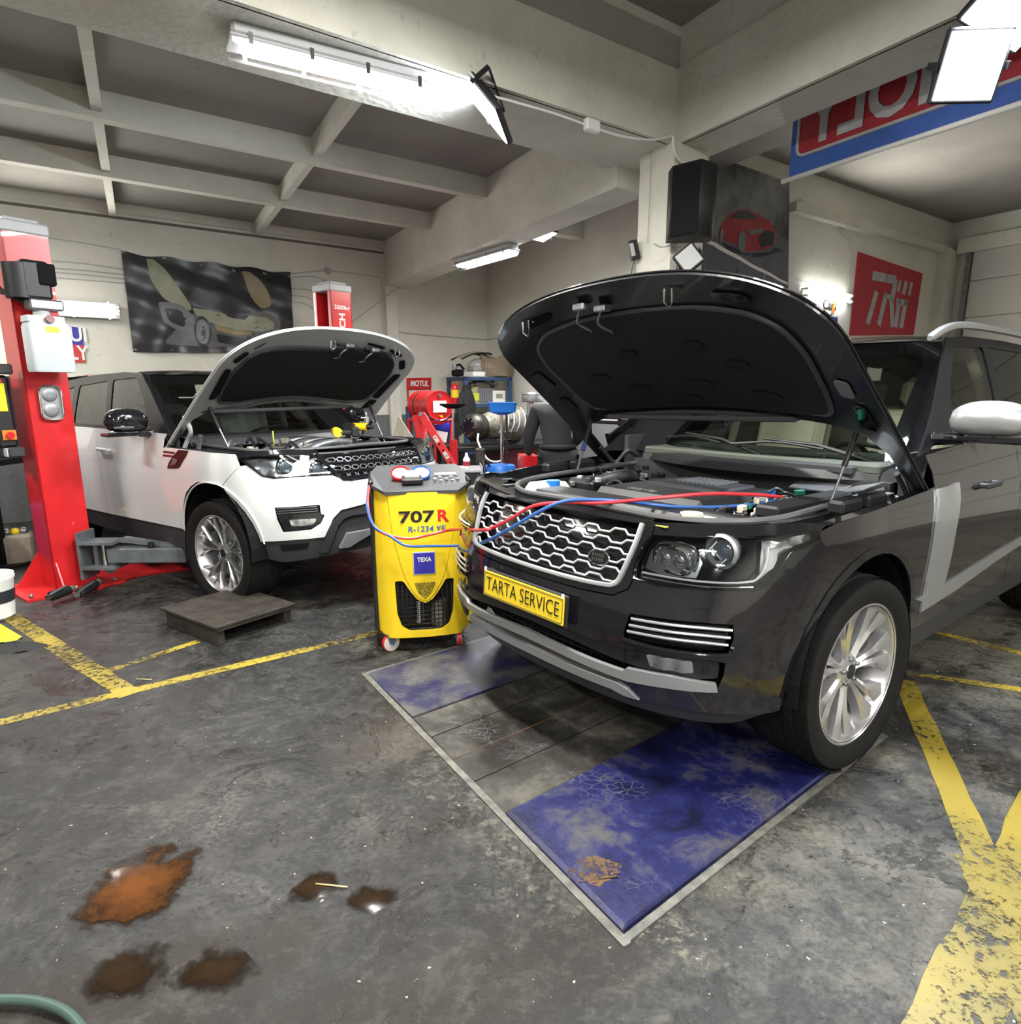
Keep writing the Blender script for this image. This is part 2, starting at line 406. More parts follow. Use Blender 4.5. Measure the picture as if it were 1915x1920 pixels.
    bp = N('ShaderNodeBump'); bp.inputs['Strength'].default_value = .9; bp.inputs['Distance'].default_value = .010; L(hb, bp.inputs['Height']); L(bp.outputs[0], b_in['Normal'])
    return m
M['floor'] = floor_mat()
def worn_paint(name, col, dirt, thr=.5, rough=.5, sc=26., big=3.):
    """paint that has flaked off in places (the flakes are real gaps)"""
    m = bpy.data.materials.new(name); m.use_nodes = True; nt = m.node_tree; b = nt.nodes['Principled BSDF']; L = nt.links.new; N = nt.nodes.new
    tc = N('ShaderNodeTexCoord'); n1 = N('ShaderNodeTexNoise'); n1.inputs['Scale'].default_value = sc; n1.inputs['Detail'].default_value = 9; n1.inputs['Roughness'].default_value = .75; L(tc.outputs['Object'], n1.inputs[0])
    n2 = N('ShaderNodeTexNoise'); n2.inputs['Scale'].default_value = big; n2.inputs['Detail'].default_value = 6; L(tc.outputs['Object'], n2.inputs[0])
    ad = N('ShaderNodeMath'); ad.operation = 'MULTIPLY_ADD'; ad.inputs[1].default_value = .5; L(n2.outputs[0], ad.inputs[0]); L(n1.outputs[0], ad.inputs[2])
    r_ = N('ShaderNodeMapRange'); r_.inputs[1].default_value = thr; r_.inputs[2].default_value = thr + .07; L(ad.outputs[0], r_.inputs[0]); L(r_.outputs[0], b.inputs['Alpha'])
    rp = N('ShaderNodeValToRGB'); rp.color_ramp.elements[0].position = .35; rp.color_ramp.elements[1].position = .6; rp.color_ramp.elements[0].color = (*dirt, 1); rp.color_ramp.elements[1].color = (*col, 1); L(n2.outputs[0], rp.inputs[0]); L(rp.outputs[0], b.inputs['Base Color'])
    b.inputs['Roughness'].default_value = rough; return m
M['line'] = worn_paint('worn yellow floor paint', (.33, .25, .028), (.14, .11, .025), .68, .55, 34., 2.2)

# ---------------------------------------------------------------- room shell
Z0, Z1 = 3.6, 3.86
mb = MB(); mb.bx((-14, -9, -.1), (16, 18, 0), M['floor']); struct('floor', mb)
def slabbox(a0, a1, b0, b1, z0, z1, m, mb=None):
    mb = mb or MB(); p = [ab(a0, b0, z0), ab(a0, b1, z0), ab(a1, b1, z0), ab(a1, b0, z0)]; mb.prism(p, (0, 0, z1 - z0), m); return mb
A1F, A1B, W1, B2L, B2R, W2, W3, W4 = 3.37, 3.98, 9.3, 3.28, 3.62, 5.05, 4.5, 10.46
BB, BL = -7.0, -6.0    # walls behind and left of the camera
struct('wall_back', slabbox(W1, W1 + .2, BL, W2 + .2, 0, Z0 + .3, M['wall']))
mb = slabbox(W1 - .012, W1 + .01, BL, W2, 0, 1.13, M['dado']); struct('trim_1', mb)
struct('wall_alcove', slabbox(W3 - .0, W1, W2, W2 + .2, 0, Z0 + .3, M['wall']))
struct('trim_2', slabbox(W3 + .02, W1, W2 - .012, W2 + .01, 0, 1.13, M['dado']))
struct('wall_right', slabbox(W3, W3 + .2, W2 + .01, W4 + .3, 0, Z1 + .3, M['wall']))
struct('wall_end', slabbox(BB, W3, W4, W4 + .2, 0, Z1 + .3, M['wall']))
struct('wall_left', slabbox(BB, W1, BL - .2, BL, 0, Z1 + .3, M['slab']))
struct('wall_front', slabbox(BB - .2, BB, BL, W4, 0, Z1 + .3, M['wall']))
mb = slabbox(A1F, W1, BL, B2L + .2, Z0, Z0 + .2, M['slab']); slabbox(A1F, W1 + .1, B2R - .2, W2 + .1, Z0, Z0 + .2, M['slab'], mb)
slabbox(BB, A1F + .1, BL, 3.5, Z1, Z1 + .2, M['slab'], mb); slabbox(BB, W3 + .1, 3.5, W4 + .1, Z1, Z1 + .2, M['slab'], mb)
struct('ceiling', mb)
def beam(name, a0, a1, b0, b1, z0, z1, chip=0.):
    return struct(name, slabbox(a0, a1, b0, b1, z0, z1, M['beam']))
beam('trim_3', A1F, A1B, BL, 3.4, 3.13, Z1); beam('trim_4', A1F - .03, A1F + .01, BL, 3.4, 3.13, 3.585)
beam('trim_5', BB, W3, 3.4, 3.74, 3.13, Z1); beam('trim_6', BB, A1F, 3.37, 3.41, 3.13, 3.60)
beam('trim_7', A1B - .1, W1, B2L, B2R, 2.98, Z0)
for i, a in enumerate((6.0, 7.5)): beam('trim_%d' % (8 + i), a, a + .11, BL, B2L, 3.41, Z0)
beam('trim_10', W1 - .05, W1, BL, B2L, 3.50, Z0)
k = 11
for b0, w_ in ((-.06, .07), (1.53, .07)):
    for a0, a1 in ((A1B, 6.0), (6.1, 7.5), (7.6, W1 - .05)):
        beam('trim_%d' % k, a0, a1, b0 - w_ / 2, b0 + w_ / 2, 3.45, Z0); k += 1
beam('trim_17', 6.6, 6.75, B2R, W2, 3.36, Z0); beam('trim_18', A1B, W1, 4.35, 4.45, 3.42, Z0)
# plaster crack line / cable chase along the back wall
mb = slabbox(W1 - .006, W1, BL, B2L, 3.435, 3.465, mat('crack in plaster', (.16, .15, .13), .95, bump=.6, bs=20)); struct('trim_19', mb)
struct('trim_20', slabbox(W1 - .10, W1, B2L - .02, B2L + .16, 0, 3.0, M['wall']))
# pillar
mb = MB(); p0 = ab(3.30, 3.32); PR = np.stack([AX, BX, UZ], 1)
mb.prism([p0, p0 + AX * .34, p0 + AX * .34 + BX * .36, p0 + BX * .36], (0, 0, 3.14), M['wall']); struct('wall_pillar', mb)
# right bay ledge on the far wall and garage door
mb = MB(); slabbox(W3 - .09, W3, 6.4, W4, 3.40, 3.50, M['beam'], mb); struct('trim_21', mb)
mb = slabbox(W3 - .14, W3, W4 - .35, W4, 0, 3.45, M['wall']); struct('trim_22', mb)
mb = MB()
for i in range(7): slabbox(BB + 5.2, W3 - .35, W4 - .05, W4 - .012, .02 + i * .5, .5 + i * .5, M['door_p'], mb)
slabbox(BB + 5, W3 - .15, W4 - .12, W4 - .05, 3.40, 3.6, M['beam'], mb)
struct('door_1', mb)
slabbox(W3 - .34, W3 - .28, W4 - .12, W4 - .04, 0, 3.4, M['steel'], mb := MB()); struct('trim_23', mb)

# ---------------------------------------------------------------- painted floor lines
M['line2'] = worn_paint('yellow floor paint', (.21, .155, .012), (.11, .09, .016), .64, .5, 30., 2.)
def strip(name, p, q, w_, label, z=.0015, m='line'):
    P = atz(*p); Q = atz(*q); d = unit(Q - P); n = V(-d[1], d[0], 0) * w_ / 2; mb = MB(); up = V(0, 0, z)
    ks = 14; vs = []; L_ = np.linalg.norm(Q - P)
    for i in range(ks + 1):
        t = P + (Q - P) * i / ks; vs += [t - n * (1 + random.uniform(-.08, .08)) + up, t + n * (1 + random.uniform(-.08, .08)) + up]
    mb.add(vs, [(2 * i, 2 * i + 2, 2 * i + 3, 2 * i + 1) for i in range(ks)], M[m])
    return tag(mb.build(name), label, 'floor marking')
strip('floor_line', (-40, 1364), (725, 1182), .075, 'long worn yellow line running from the left edge to the yellow machine')
strip('floor_line', (10, 1150), (245, 1303), .10, 'worn yellow line slanting from the white bucket to the long line', .0018)
strip('floor_line', (190, 1262), (372, 1203), .06, 'short yellow line ending at the black step box', .0021)
strip('floor_line', (1700, 1262), (1990, 1304), .06, 'thin yellow line right of the dark car, nearer of the two cross lines', .0015)
strip('floor_line', (1725, 1178), (1990, 1243), .07, 'thin yellow line right of the dark car, farther of the two cross lines', .0015)
strip('floor_line', (1695, 1275), (1885, 1705), .10, 'broad yellow line running down from behind the front wheel', .0021, 'line2')
strip('floor_line', (1990, 1460), (1755, 1990), .17, 'widest yellow line at the lower right corner', .0024, 'line2')
strip('floor_line', (1830, 1610), (1985, 1990), .11, 'yellow line crossing the widest one at the lower right', .0019, 'line2')
# ---------------------------------------------------------------- car surfaces
def crom2(P, n=40):
    return np.array(crom([V(*p) for p in P], n))
def sprof(pts, n=60):
    P = crom2(sorted(pts), 12); z = np.linspace(P[0, 0], P[-1, 0], n); return np.stack([z, np.interp(z, P[:, 0], P[:, 1])], 1)
class Surf:
    """body side: a = metres along the plan outline from the nose (a<0 mirrored), z = height"""
    def __init__(s, plan, front, side, b):
        P = crom2([(plan[1][0], -plan[1][1])] + plan)[40:]
        d = np.r_[0, np.cumsum(np.hypot(*np.diff(P, axis=0).T))]; s.L = d[-1]; s.a = np.linspace(0, s.L, 1200)
        s.x = np.interp(s.a, d, P[:, 0]); s.y = np.interp(s.a, d, P[:, 1]); s.tx = np.gradient(s.x, s.a); s.ty = np.gradient(s.y, s.a)
        k = np.ones(31) / 31
        for nm in ('tx', 'ty'):
            v = getattr(s, nm); e = np.r_[v[1:16][::-1] * (1 if nm == 'ty' else -1), v, np.full(15, v[-1])]; setattr(s, nm, np.convolve(e, k, 'valid'))
        s.front = sprof(front); s.side = sprof(side); s.b = b
    def __call__(s, a, z):
        A = abs(a); sg = 1 if a >= 0 else -1; f = min(A / s.L * 1199, 1198.999); i = int(f); f -= i
        L_ = lambda t: t[i] * (1 - f) + t[i + 1] * f
        x, y, tx, ty = L_(s.x), L_(s.y), L_(s.tx), L_(s.ty); n = hypot(tx, ty); nx, ny = ty / n, -tx / n
        w_ = min(1, max(0, (A - s.b[0]) / (s.b[1] - s.b[0]))); w_ = w_ * w_ * (3 - 2 * w_)
        o = (1 - w_) * np.interp(z, s.front[:, 0], s.front[:, 1]) + w_ * np.interp(z, s.side[:, 0], s.side[:, 1])
        return V(x + nx * o, sg * (y + ny * o), z)
def mirror(P): return list(P) + [(-a, z) for a, z in P[::-1] if abs(a) > 1e-6]

def make_wheel(parent, c, side, steer, R, W_, rim, kind):
    """a road wheel: tyre, rim with spokes, disc; outer face towards y*side"""
    e = empty('wheel', c, steer); e.parent = parent
    ax = V(0, side, 0); o = V(0, 0, 0); h = W_ / 2
    mb = MB(); pr = [(rim - .012, -h * .8), (rim + .01, -h * .92), (R - .05, -h), (R - .015, -h * .93), (R - .003, -h * .72)]
    for k in range(4):
        y0 = -h * .62 + k * h * .41; pr += [(R - .003 if k else R, y0 - .0), (R, y0 + h * .31), (R - .008, y0 + h * .325), (R - .008, y0 + h * .395)]
    pr = pr[:-2] + [(R - .003, h * .72), (R - .015, h * .93), (R - .05, h), (rim + .02, h * .93), (rim + .006, h * .88), (rim - .014, h * .84)]
    mb.lathe(pr, M['rubber'], o, ax, 72); mb.build('tyre', e)
    sp = M['rim_dark' if kind == 'white' else 'rim_silver']; mb = MB()
    mb.lathe([(rim - .004, h * .80), (rim + .003, h * .86), (rim - .008, h * .87), (rim - .02, h * .78), (rim - .035, h * .4), (rim - .05, -h * .2), (rim - .03, -h * .8), (rim, -h * .85)], M['rim_silver'], o, ax, 72); mb.build('rim', e)
    def P(r, t, y): return V(r * cos(t), y, r * sin(t))
    yf = lambda r: side * (h * .50 + (h * .30) * (r / rim) ** 2)
    def blade(mb, L, Rr, th, m, m2=None):
        """L,Rr: left and right edges as lists of (r, angle); raised centre crease"""
        n = len(L); vs = []
        for (r0, t0), (r1, t1) in zip(L, Rr):
            tm = (t0 + t1) / 2; rm = (r0 + r1) / 2
            vs += [P(r0, t0, yf(r0) - side * .008), P(rm, tm, yf(rm) + side * .003), P(r1, t1, yf(r1) - side * .008), P(r1, t1, yf(r1) - side * th), P(r0, t0, yf(r0) - side * th)]
        fs = []
        for i in range(n - 1):
            for k in range(5): fs.append((5 * i + k, 5 * i + (k + 1) % 5, 5 * i + 5 + (k + 1) % 5, 5 * i + 5 + k))
        mb.add(vs, fs, m, True)
        mb.add(vs[:5], [(0, 1, 2, 3, 4)], m); mb.add(vs[-5:], [(4, 3, 2, 1, 0)], m)
    N_ = 5 if kind == 'white' else 7
    for k in range(N_):
        a = 2 * pi * k / N_ + .35; mb = MB(); ro = rim - .012
        if kind == 'white':
            for sg in (-1, 1):
                blade(mb, [(.055, a + sg * .12 - .10), (.12, a + sg * .20 - .05), (.19, a + sg * .22 - .035), (ro, a + sg * .13 - .05)], [(.055, a + sg * .12 + .10), (.12, a + sg * .20 + .05), (.19, a + sg * .22 + .035), (ro, a + sg * .13 + .05)], .035, sp)
                blade(mb, [(.15, a + sg * .22 - .04), (.20, a + sg * .34 - .035), (ro, a + sg * .47 - .05)], [(.15, a + sg * .22 + .04), (.20, a + sg * .34 + .035), (ro, a + sg * .47 + .05)], .03, M['rim_edge'])
        else:
            for sg in (-1, 1):
                blade(mb, [(.05, a + sg * .2 - .22), (.10, a + sg * .12 - .11), (.17, a + sg * .13 - .10), (.22, a + sg * .17 - .13), (ro, a + sg * .20 - .19)], [(.05, a + sg * .2 + .22), (.10, a + sg * .12 + .11), (.17, a + sg * .13 + .10), (.22, a + sg * .17 + .11), (ro, a + sg * .20 + .15)], .05, sp)
        mb.build('spoke', e)
    mb = MB(); mb.lathe([(.075, h * .2), (.072, h * .48), (.05, h * .56), (.034, h * .58), (.032, h * .60), (0.001, h * .61)], sp, o, ax, 32)
    hub = mb.build('hub', e); mb = MB(); mb.lathe([(.030, h * .6), (.029, h * .62), (.001, h * .625)], M['gloss'], o, ax, 24); mb.build('centre_cap', hub)
    mb = MB()
    for k in range(5): a = 2 * pi * k / 5 + .2; q = V(.052 * cos(a), side * h * .52, .052 * sin(a)); mb.cyl(q, q + ax * .016, .009, M['steel'], 6)
    tag(mb.build('wheel_nut', hub), kind='stuff')
    mb = MB(); mb.lathe([(.06, .0), (.17, .0), (.17, .012), (.06, .012)], M['steel'], V(0, side * .01, 0), ax, 40); mb.build('brake_disc', e)
    mb = MB(); mb.box(V(-.15, side * .02, .05), (.08, .07, .18), M['dgrey'], None, .015); mb.build('brake_caliper', e)
    return e

def build_car(K):
    S, pose, dk = K['S'], K['pose'], K['kind'] == 'dark'
    E = empty(K['name'], (pose[0], pose[1], 0), pose[2], K['label'], 'car'); PT = M[K['paint']]; pre = {}
    def pp(name, outer, m, holes=(), step=.05, off=0., thick=.004, m2=None, sides=(1, -1), sym=False, parent=E, bulge=None, r=0.):
        """a part cut out of the body surface, on both flanks or across the nose"""
        out = []
        if r: outer = rnd(outer, r); holes = [rnd(h, r) for h in holes]
        if sym:
            mb = MB(); patch(mb, lambda u, v: S(u, v), mirror(outer), m, [mirror(h) if h[0][0] < .012 else h for h in holes] + [[(-a, z) for a, z in h][::-1] for h in holes if h[0][0] >= .012], step, off, thick, m2, bulge)
            return [mb.build(name, parent)]
        for sg in sides:
            mb = MB(); f = (lambda u, v: S(u, v)) if sg > 0 else (lambda u, v: S(-u, v))
            patch(mb, f, outer, m, holes, step, off * sg, thick * sg, m2, (lambda u, v: bulge(u, v) * sg) if bulge else None)
            out.append(mb.build(name, parent, flip=(sg < 0)))
        return out
    # ---- flanks
    zb = K['zbelt']
    pp('bumper', K['bumper'], PT, K['bumper_holes'], .04, sym=True)
    pp('front_fender', K['fender'], PT, K.get('fender_holes', ()), .05)
    doors = pp('front_door', K['fdoor'], PT, (), .08); pp('rear_door', K['rdoor'], PT, (), .09); pp('rear_quarter', K['quarter'], PT, (), .1)
    pp('rear_bumper', K['rear'], PT, (), .12)
    for sg, d in zip((1, -1), doors):
        hx, hz = K['handle']; mb = MB(); q = S(hx, hz); mb.box((q[0], sg * (q[1] + .03), hz), (.20, .018, .03), PT if not dk else M['dgrey'], None, .008)
        for k in (-1, 1): mb.box((q[0] + k * .085, sg * (q[1] + .012), hz), (.03, .04, .025), PT if not dk else M['dgrey'], None, .006)
        mb.build('door_handle', d)
    # ---- sills and lower trims
    for nm, poly, m, off in K['low']: pp(nm, poly, M[m], (), .06, off, .01)
    for nm, poly, m, off in K['nose_low']: pp(nm, poly, M[m], (), .05, off, .015, sym=True)
    # ---- wheel arches: liners
    for cx in (0., K['wb']):
        for sg in (1, -1):
            mb = MB(); r = K['arch_r'] - .02; zc = K['arch_z']; ys = (K['hw'] - .03, .52); vs = []; n = 18
            for k in range(n + 1):
                t = radians(-8) + radians(208) * k / n
                for y in ys: vs.append((cx + r * cos(t), sg * y, zc + r * sin(t)))
            mb.add(vs, [(2 * k, 2 * k + 1, 2 * k + 3, 2 * k + 2) for k in range(n)], M['matte'])
            mb.add([vs[2 * k + 1] for k in range(n + 1)], [tuple(range(n + 1))], M['matte']); mb.build('arch_liner', E)
    mb = MB(); mb.bx((K['wb'] + .42, -.78, K['zsill'] - .06), (-.42, .78, K['zsill'] + .12), M['matte']); mb.bx((K['wb'] - .8, -.5, K['zsill'] - .02), (.62, .5, K['zsill'] + .06), M['matte']); mb.build('underbody', E)
    # ---- wheels
    WR, WW, RIM = K['wheel']
    for cx in (0., K['wb']):
        for sg in (1, -1): make_wheel(E, (cx, sg * (K['hw'] - WW / 2 - .005 + (.015 if dk else 0.)), WR), sg, K['steer'] if cx == 0 else 0, WR, WW, RIM, K['kind'])
    # ---- greenhouse
    zt = K['ztop']; gk = K['gk']
    def gy(z): t = (z - 1.12) / .65; return (.925 - .20 * t - .065 * t * t) * gk
    G = lambda x, z: V(x, gy(z), z)
    def Wf(y, z): t = (z - 1.10) / .68; return V(K['wx'] - .86 * t - .17 * (y / .7) ** 2, y, z)
    for sg in (1, -1):
        g = lambda u, v: V(u, sg * gy(v), v)     # u runs backwards -> use -x
        gg = lambda u, v: g(-u, v)
        mb = MB(); patch(mb, gg, K['frame'], M['frame'], K['windows'], .08, 0, .012 * sg); fr = mb.build('window_frame', E, flip=(sg < 0))
        for i, wn in enumerate(K['windows']):
            mb = MB(); patch(mb, gg, wn, M['pane'] if i == 0 else M['ppane'], (), .12, -.006 * sg, .0); mb.build('side_window', fr, flip=(sg < 0))
        # A pillar
        mb = MB(); vs = []; n = 10
        for k in range(n + 1):
            z = K['pz'][0] + (zt - K['pz'][0]) * k / n; t = (z - K['pz'][0]) / (zt - K['pz'][0]); ye = K['ye'][0] + (K['ye'][1] - K['ye'][0]) * t
            xf = K['px'][0] + (K['px'][1] - K['px'][0]) * t; a = Wf(ye, z); b = V(xf, gy(z), z); m_ = (a + b) / 2 + V(.028, .022, .0)
            for q in (a, m_, b, b - V(.03, .03, 0), a - V(.03, .03, 0)): vs.append((q[0], sg * q[1], q[2]))
        mb.add(vs, [(5 * i + k, 5 * i + (k + 1) % 5, 5 * i + 5 + (k + 1) % 5, 5 * i + 5 + k) for i in range(n) for k in range(5)], M['gloss'], True); mb.build('windscreen_pillar', E)
    # windscreen
    ye0, ye1 = K['ye']; z0, z1 = K['wz0'], zt
    poly = []
    for t in np.linspace(-1, 1, 13): poly.append((t * (ye0 + .0), z0))
    for t in np.linspace(-.9, .9, 11)[::-1]: poly.append((t * ye1 / .9, z1))
    mb = MB(); patch(mb, lambda y, z: Wf(y, z), poly, M['wshield'], (), .08, -.004, 0.); mb.build('windscreen', E)
    inn = [(y * .90, z0 + .035 if z == z0 else z1 - .07) for y, z in poly]; inn = rnd(inn, .05)
    mb = MB(); patch(mb, lambda y, z: Wf(y, z), poly, M['gloss'], [inn], .05, -.009, .002); mb.build('windscreen_border', E)
    # roof
    mb = MB(); zc = K['zroof']; xr = K['xr']; yr = gy(zt); vs = []; n, mm = 16, 18
    for i in range(n + 1):
        for j in range(mm + 1):
            y = -yr + 2 * yr * j / mm; u = i / n; yy = y * ye1 / yr * 1.0; x0 = Wf(y * ye1 / yr, zt)[0]; q = abs(y) / yr
            x = x0 + (xr - x0) * u; top = zc + .0 - (.16 * max(0, u - .55) ** 1.6); edge = zt + (top - zt) * min(1, u * 6) ** .5
            z = (edge if u < .17 else top); z = zt + (z - zt) * (1 - q ** 3.2) * 1. - .10 * max(0, u - .6) * q
            x -= 0 * q; vs.append((x, y if u > 0.001 else y * (1 - (1 - u) * (1 - ye1 / yr)), z))
    mb.add(vs, [(i * (mm + 1) + j, i * (mm + 1) + j + 1, (i + 1) * (mm + 1) + j + 1, (i + 1) * (mm + 1) + j) for i in range(n) for j in range(mm)], M[K['roofm']], True)
    mb.add([(x, y, z - .03) for x, y, z in vs], [(i * (mm + 1) + j, (i + 1) * (mm + 1) + j, (i + 1) * (mm + 1) + j + 1, i * (mm + 1) + j + 1) for i in range(n) for j in range(mm)], M['headliner'], True)
    # front header between glass and roof skin
    mb.build('roof', E)
    if K['rail']:
        for sg in (1, -1):
            mb = MB(); P = crom([V(x, sg * y, z) for x, y, z in K['rail']], 6); mb.ring(P, [.012 if i in (0, len(P) - 1) else .019 for i in range(len(P))], M['silverp'], 10, sq=.7); mb.build('roof_rail', E)
    # tail: rear glass, hatch
    mb = MB(); xe = S(S.L * .999, 1.0)[0]; mb.prism([(xr, -yr * .93, zt - .02), (xr, yr * .93, zt - .02), (xe, gy(zb) * .9, zb - .02), (xe, -gy(zb) * .9, zb - .02)], (.02, 0, 0), M['ppane']); mb.build('rear_window', E)
    # ---- cabin
    mb = MB(); zf = K['zsill'] + .1; mb.bx((xe + .25, -.74, zf), (-.55, .74, zf + .02), M['matte'])
    for sg in (1, -1): mb.bx((xe + .3, sg * .80, zf), (-.6, sg * .83, zb - .02), M['dgrey'])
    mb.build('cabin_floor', E)
    mb = MB(); x0 = K['wx'] - .03; zd = K['zdash']
    P = [(x0 + .02, zd - .05), (x0 - .10, zd - .01), (x0 - .38, zd + .015), (x0 - .50, zd - .03), (x0 - .56, zd - .15), (x0 - .45, zd - .45), (x0 + .02, zd - .45)]
    yw = .70 * gk; mb.prism([(x, -yw, z) for x, z in P], (0, 2 * yw, 0), M['dash']); dash = mb.build('dashboard', E)
    mb = MB(); mb.bx((x0 + .015, -yw, zd - .052), (x0 - .10, yw, zd - .004), M['dash_hi' if dk else 'dash'], .01); mb.build('demister_strip', dash)
    sw = K['wheel_y']; mb = MB(); c = V(x0 - .68, sw, zd - .03); tl = V(-.42, 0, .9); xx = V(0, 1, 0); yy = unit(np.cross(tl, xx))
    mb.ring([c + (xx * cos(a) + yy * sin(a)) * .185 for a in np.linspace(0, 2 * pi, 28, endpoint=False)], .014, M['black'], 8, closed=True)
    for a in (0, pi, -pi / 2): mb.ring([c, c + (xx * cos(a) + yy * sin(a)) * .18], .013, M['black'], 6)
    mb.sph(c, .06, M['black'], (1, 1, .5)); mb.ring([c, c + V(.25, 0, -.12)], .03, M['black'], 8); mb.build('steering_wheel', E)
    cm = M[K['seat']]
    def seat(x, y, wd, name, hr=True):
        s_ = empty(name, (x, y, zf + .02)); s_.parent = E
        mb = MB(); mb.box((.05, 0, .20), (.52, wd, .20), cm, None, .06); mb.build('seat_cushion', s_)
        mb = MB(); R = Matrix.Rotation(radians(-14), 3, 'Y'); R = np.array(R); mb.box((-.27, 0, .56), (.13, wd * .96, .66), cm, R, .055)
        for sg in (-1, 1): mb.box((-.22, sg * wd * .40, .55), (.12, wd * .16, .58), cm, R, .05)
        mb.build('seat_back', s_)
        if hr: mb = MB(); mb.box((-.385, 0, .985), (.10, .26, .18), cm, R, .045); mb.build('headrest', s_)
    sx = K['seatx']
    for y in (.38, -.38): seat(sx, y, .50, 'front_seat')
    for y in (.36, -.36): seat(sx - .95, y, .62, 'rear_seat')
    for sg in (1, -1):
        mb = MB(); mb.ring(crom([(sx - .15, sg * gy(1.3) * .93, zf + .6), (sx - .22, sg * gy(1.45) * .93, 1.40), (sx - .28, sg * gy(zt) * .92, zt - .05)], 4), .035, cm, 8); mb.build('centre_pillar_trim', E)
    # ---- mirrors
    mx, my, mz = K['mirror']
    for sg in (1, -1):
        me = empty('door_mirror', (mx, sg * my, mz)); me.parent = E; mb = MB()
        prof = []; n = 14; vs = []
        for i in range(n + 1):
            u = -1 + 2 * i / n; k_ = (1 - abs(u) ** 3.2) ** .5; wy = u * .15
            for j in range(16):
                a = 2 * pi * j / 16; ca, sa = cos(a), sin(a)
                vs.append((k_ * (.075 * max(ca, -.35) if ca < 0 else .085 * ca), sg * (wy + .02), k_ * K['mh'] * copysign(abs(sa) ** .8, sa) + .012 * (1 - u * u)))
        fs = [(i * 16 + j, i * 16 + (j + 1) % 16, (i + 1) * 16 + (j + 1) % 16, (i + 1) * 16 + j) for i in range(n) for j in range(16)]
        mb.add(vs, fs, M[K['mirm']], True); mb.build('mirror_housing', me)
        mb = MB(); mb.box((-.02, sg * .02, -K['mh'] - .005), (.13, .30, .024), M['gloss'], None, .008); mb.ring([(.0, -sg * .20, -K['mh'] - .01), (.0, -sg * .06, -K['mh'] - .005)], [.03, .022], M['gloss'], 8); mb.build('mirror_base', me)
        if not dk:
            mb = MB(); mb.box((.078, sg * .07, -.035), (.012, .13, .012), M['lens_bright'], None, .003); mb.build('indicator', me)
    # ---- hood, opened
    x0, z0, ph, cs, cn, L0 = K['hood']; w0, w1, n_, m_ = K['hood_o']
    def H(L, y, d=0.):
        nr = -cs * (y / .85) ** 2 - cn * min(max((L / L0 - .3) / .7, 0), 2) ** 2 + d
        return V(x0 + L * cos(ph) - nr * sin(ph), y, z0 + L * sin(ph) + nr * cos(ph))
    Lc = L0 * m_; out = []
    for t in np.linspace(0, 1, 12)[:-1]: out.append((-.06 + t * (Lc + .06), w0 + (w1 - w0) * t))
    for t in np.linspace(0, pi / 2, 24): out.append((Lc + (L0 - Lc) * sin(t) ** (2 / n_), w1 * abs(cos(t)) ** (2 / n_)))
    out[-1] = (L0, 0.); rear = K['hood_rear']
    half = out[::-1] + rear      # front centre, round the side, inner leg, rear centre
    full = half[:] + [(L, -y) for L, y in half[::-1] if abs(y) > 1e-6]
    hood = MB(); fH = lambda y, L: H(L, y, .012)
    pf = [(y, L) for L, y in full]
    def hp(mb, fn, poly, m, holes=(), step=.06, off=0., thick=.004, m2=None): patch(mb, fn, poly, m, holes, step, off, thick, m2)
    # du = +y, dv = +L -> cross = y x L = outward/up normal negated; orientation handled by thick sign
    hp(hood, lambda y, L: H(L, -y, .014), pf, PT, (), .06, 0, .006, PT); hd = hood.build('hood', E)
    def inset(k, dL=0.): return [(y * k, (L - .62) * k + .62 + dL) for y, L in pf]
    rim_ = MB(); lin = K['liner']; hp(rim_, lambda y, L: H(L, -y, .008), inset(.992), M[K['under']], [lin] if True else (), .06, 0, .012, M[K['under']]); rim_.build('hood_inner_frame', hd)
    mb = MB(); hp(mb, lambda y, L: H(L, -y, -.006 - .03 * max(0, 1 - ((y / .75) ** 4 + ((L - .85) / .42) ** 4))), lin, M['insul'], (), .05, 0, .004, M['insul']); mb.build('hood_insulation', hd)
    # welt along the edge of the liner
    mb = MB(); mb.ring([H(L, -y, -.012) for y, L in resamp(lin, .05)], .011, M['welt'], 6, closed=True); mb.build('liner_welt', hd)
    for poly, m in K['hood_bits']:
        mb = MB(); patch(mb, lambda y, L: H(L, -y, -.010), rnd(poly, .02), M[m], (), .05, 0, .006, M[m]); mb.build('hood_recess', hd)
    for L, y in K['strikers']:
        mb = MB(); c = H(L, y, -.01); mb.ring([H(L + .035, y - .02, -.012), H(L, y - .02, -.05), H(L - .02, y, -.06), H(L, y + .02, -.05), H(L + .035, y + .02, -.012)], .005, M['chrome'], 6); mb.build('hood_striker', hd)
    if 'latch' in K:
        for L, y in K['latch']:
            mb = MB(); mb.box(H(L, y, -.03), (.05, .07, .03), M['steel'], None, .006); mb.ring(crom([H(L, y, -.04), H(L - .06, y - .05, -.06), H(L - .13, y - .03, -.05), H(L - .16, y - .06, -.03)], 4), .006, M['steel'], 6); mb.build('hood_latch', hd)
    # weather strip along the rear edge
    rr = [(L, y) for L, y in rear if y < .8]; ws = [H(L + .015, -y, -.012) for L, y in rr[::-1]] + [H(L + .015, y, -.012) for L, y in rr[1:]]
    mb = MB(); mb.ring(crom(ws, 3), .014, M['rubber_s'], 8); mb.build('weather_strip', hd)
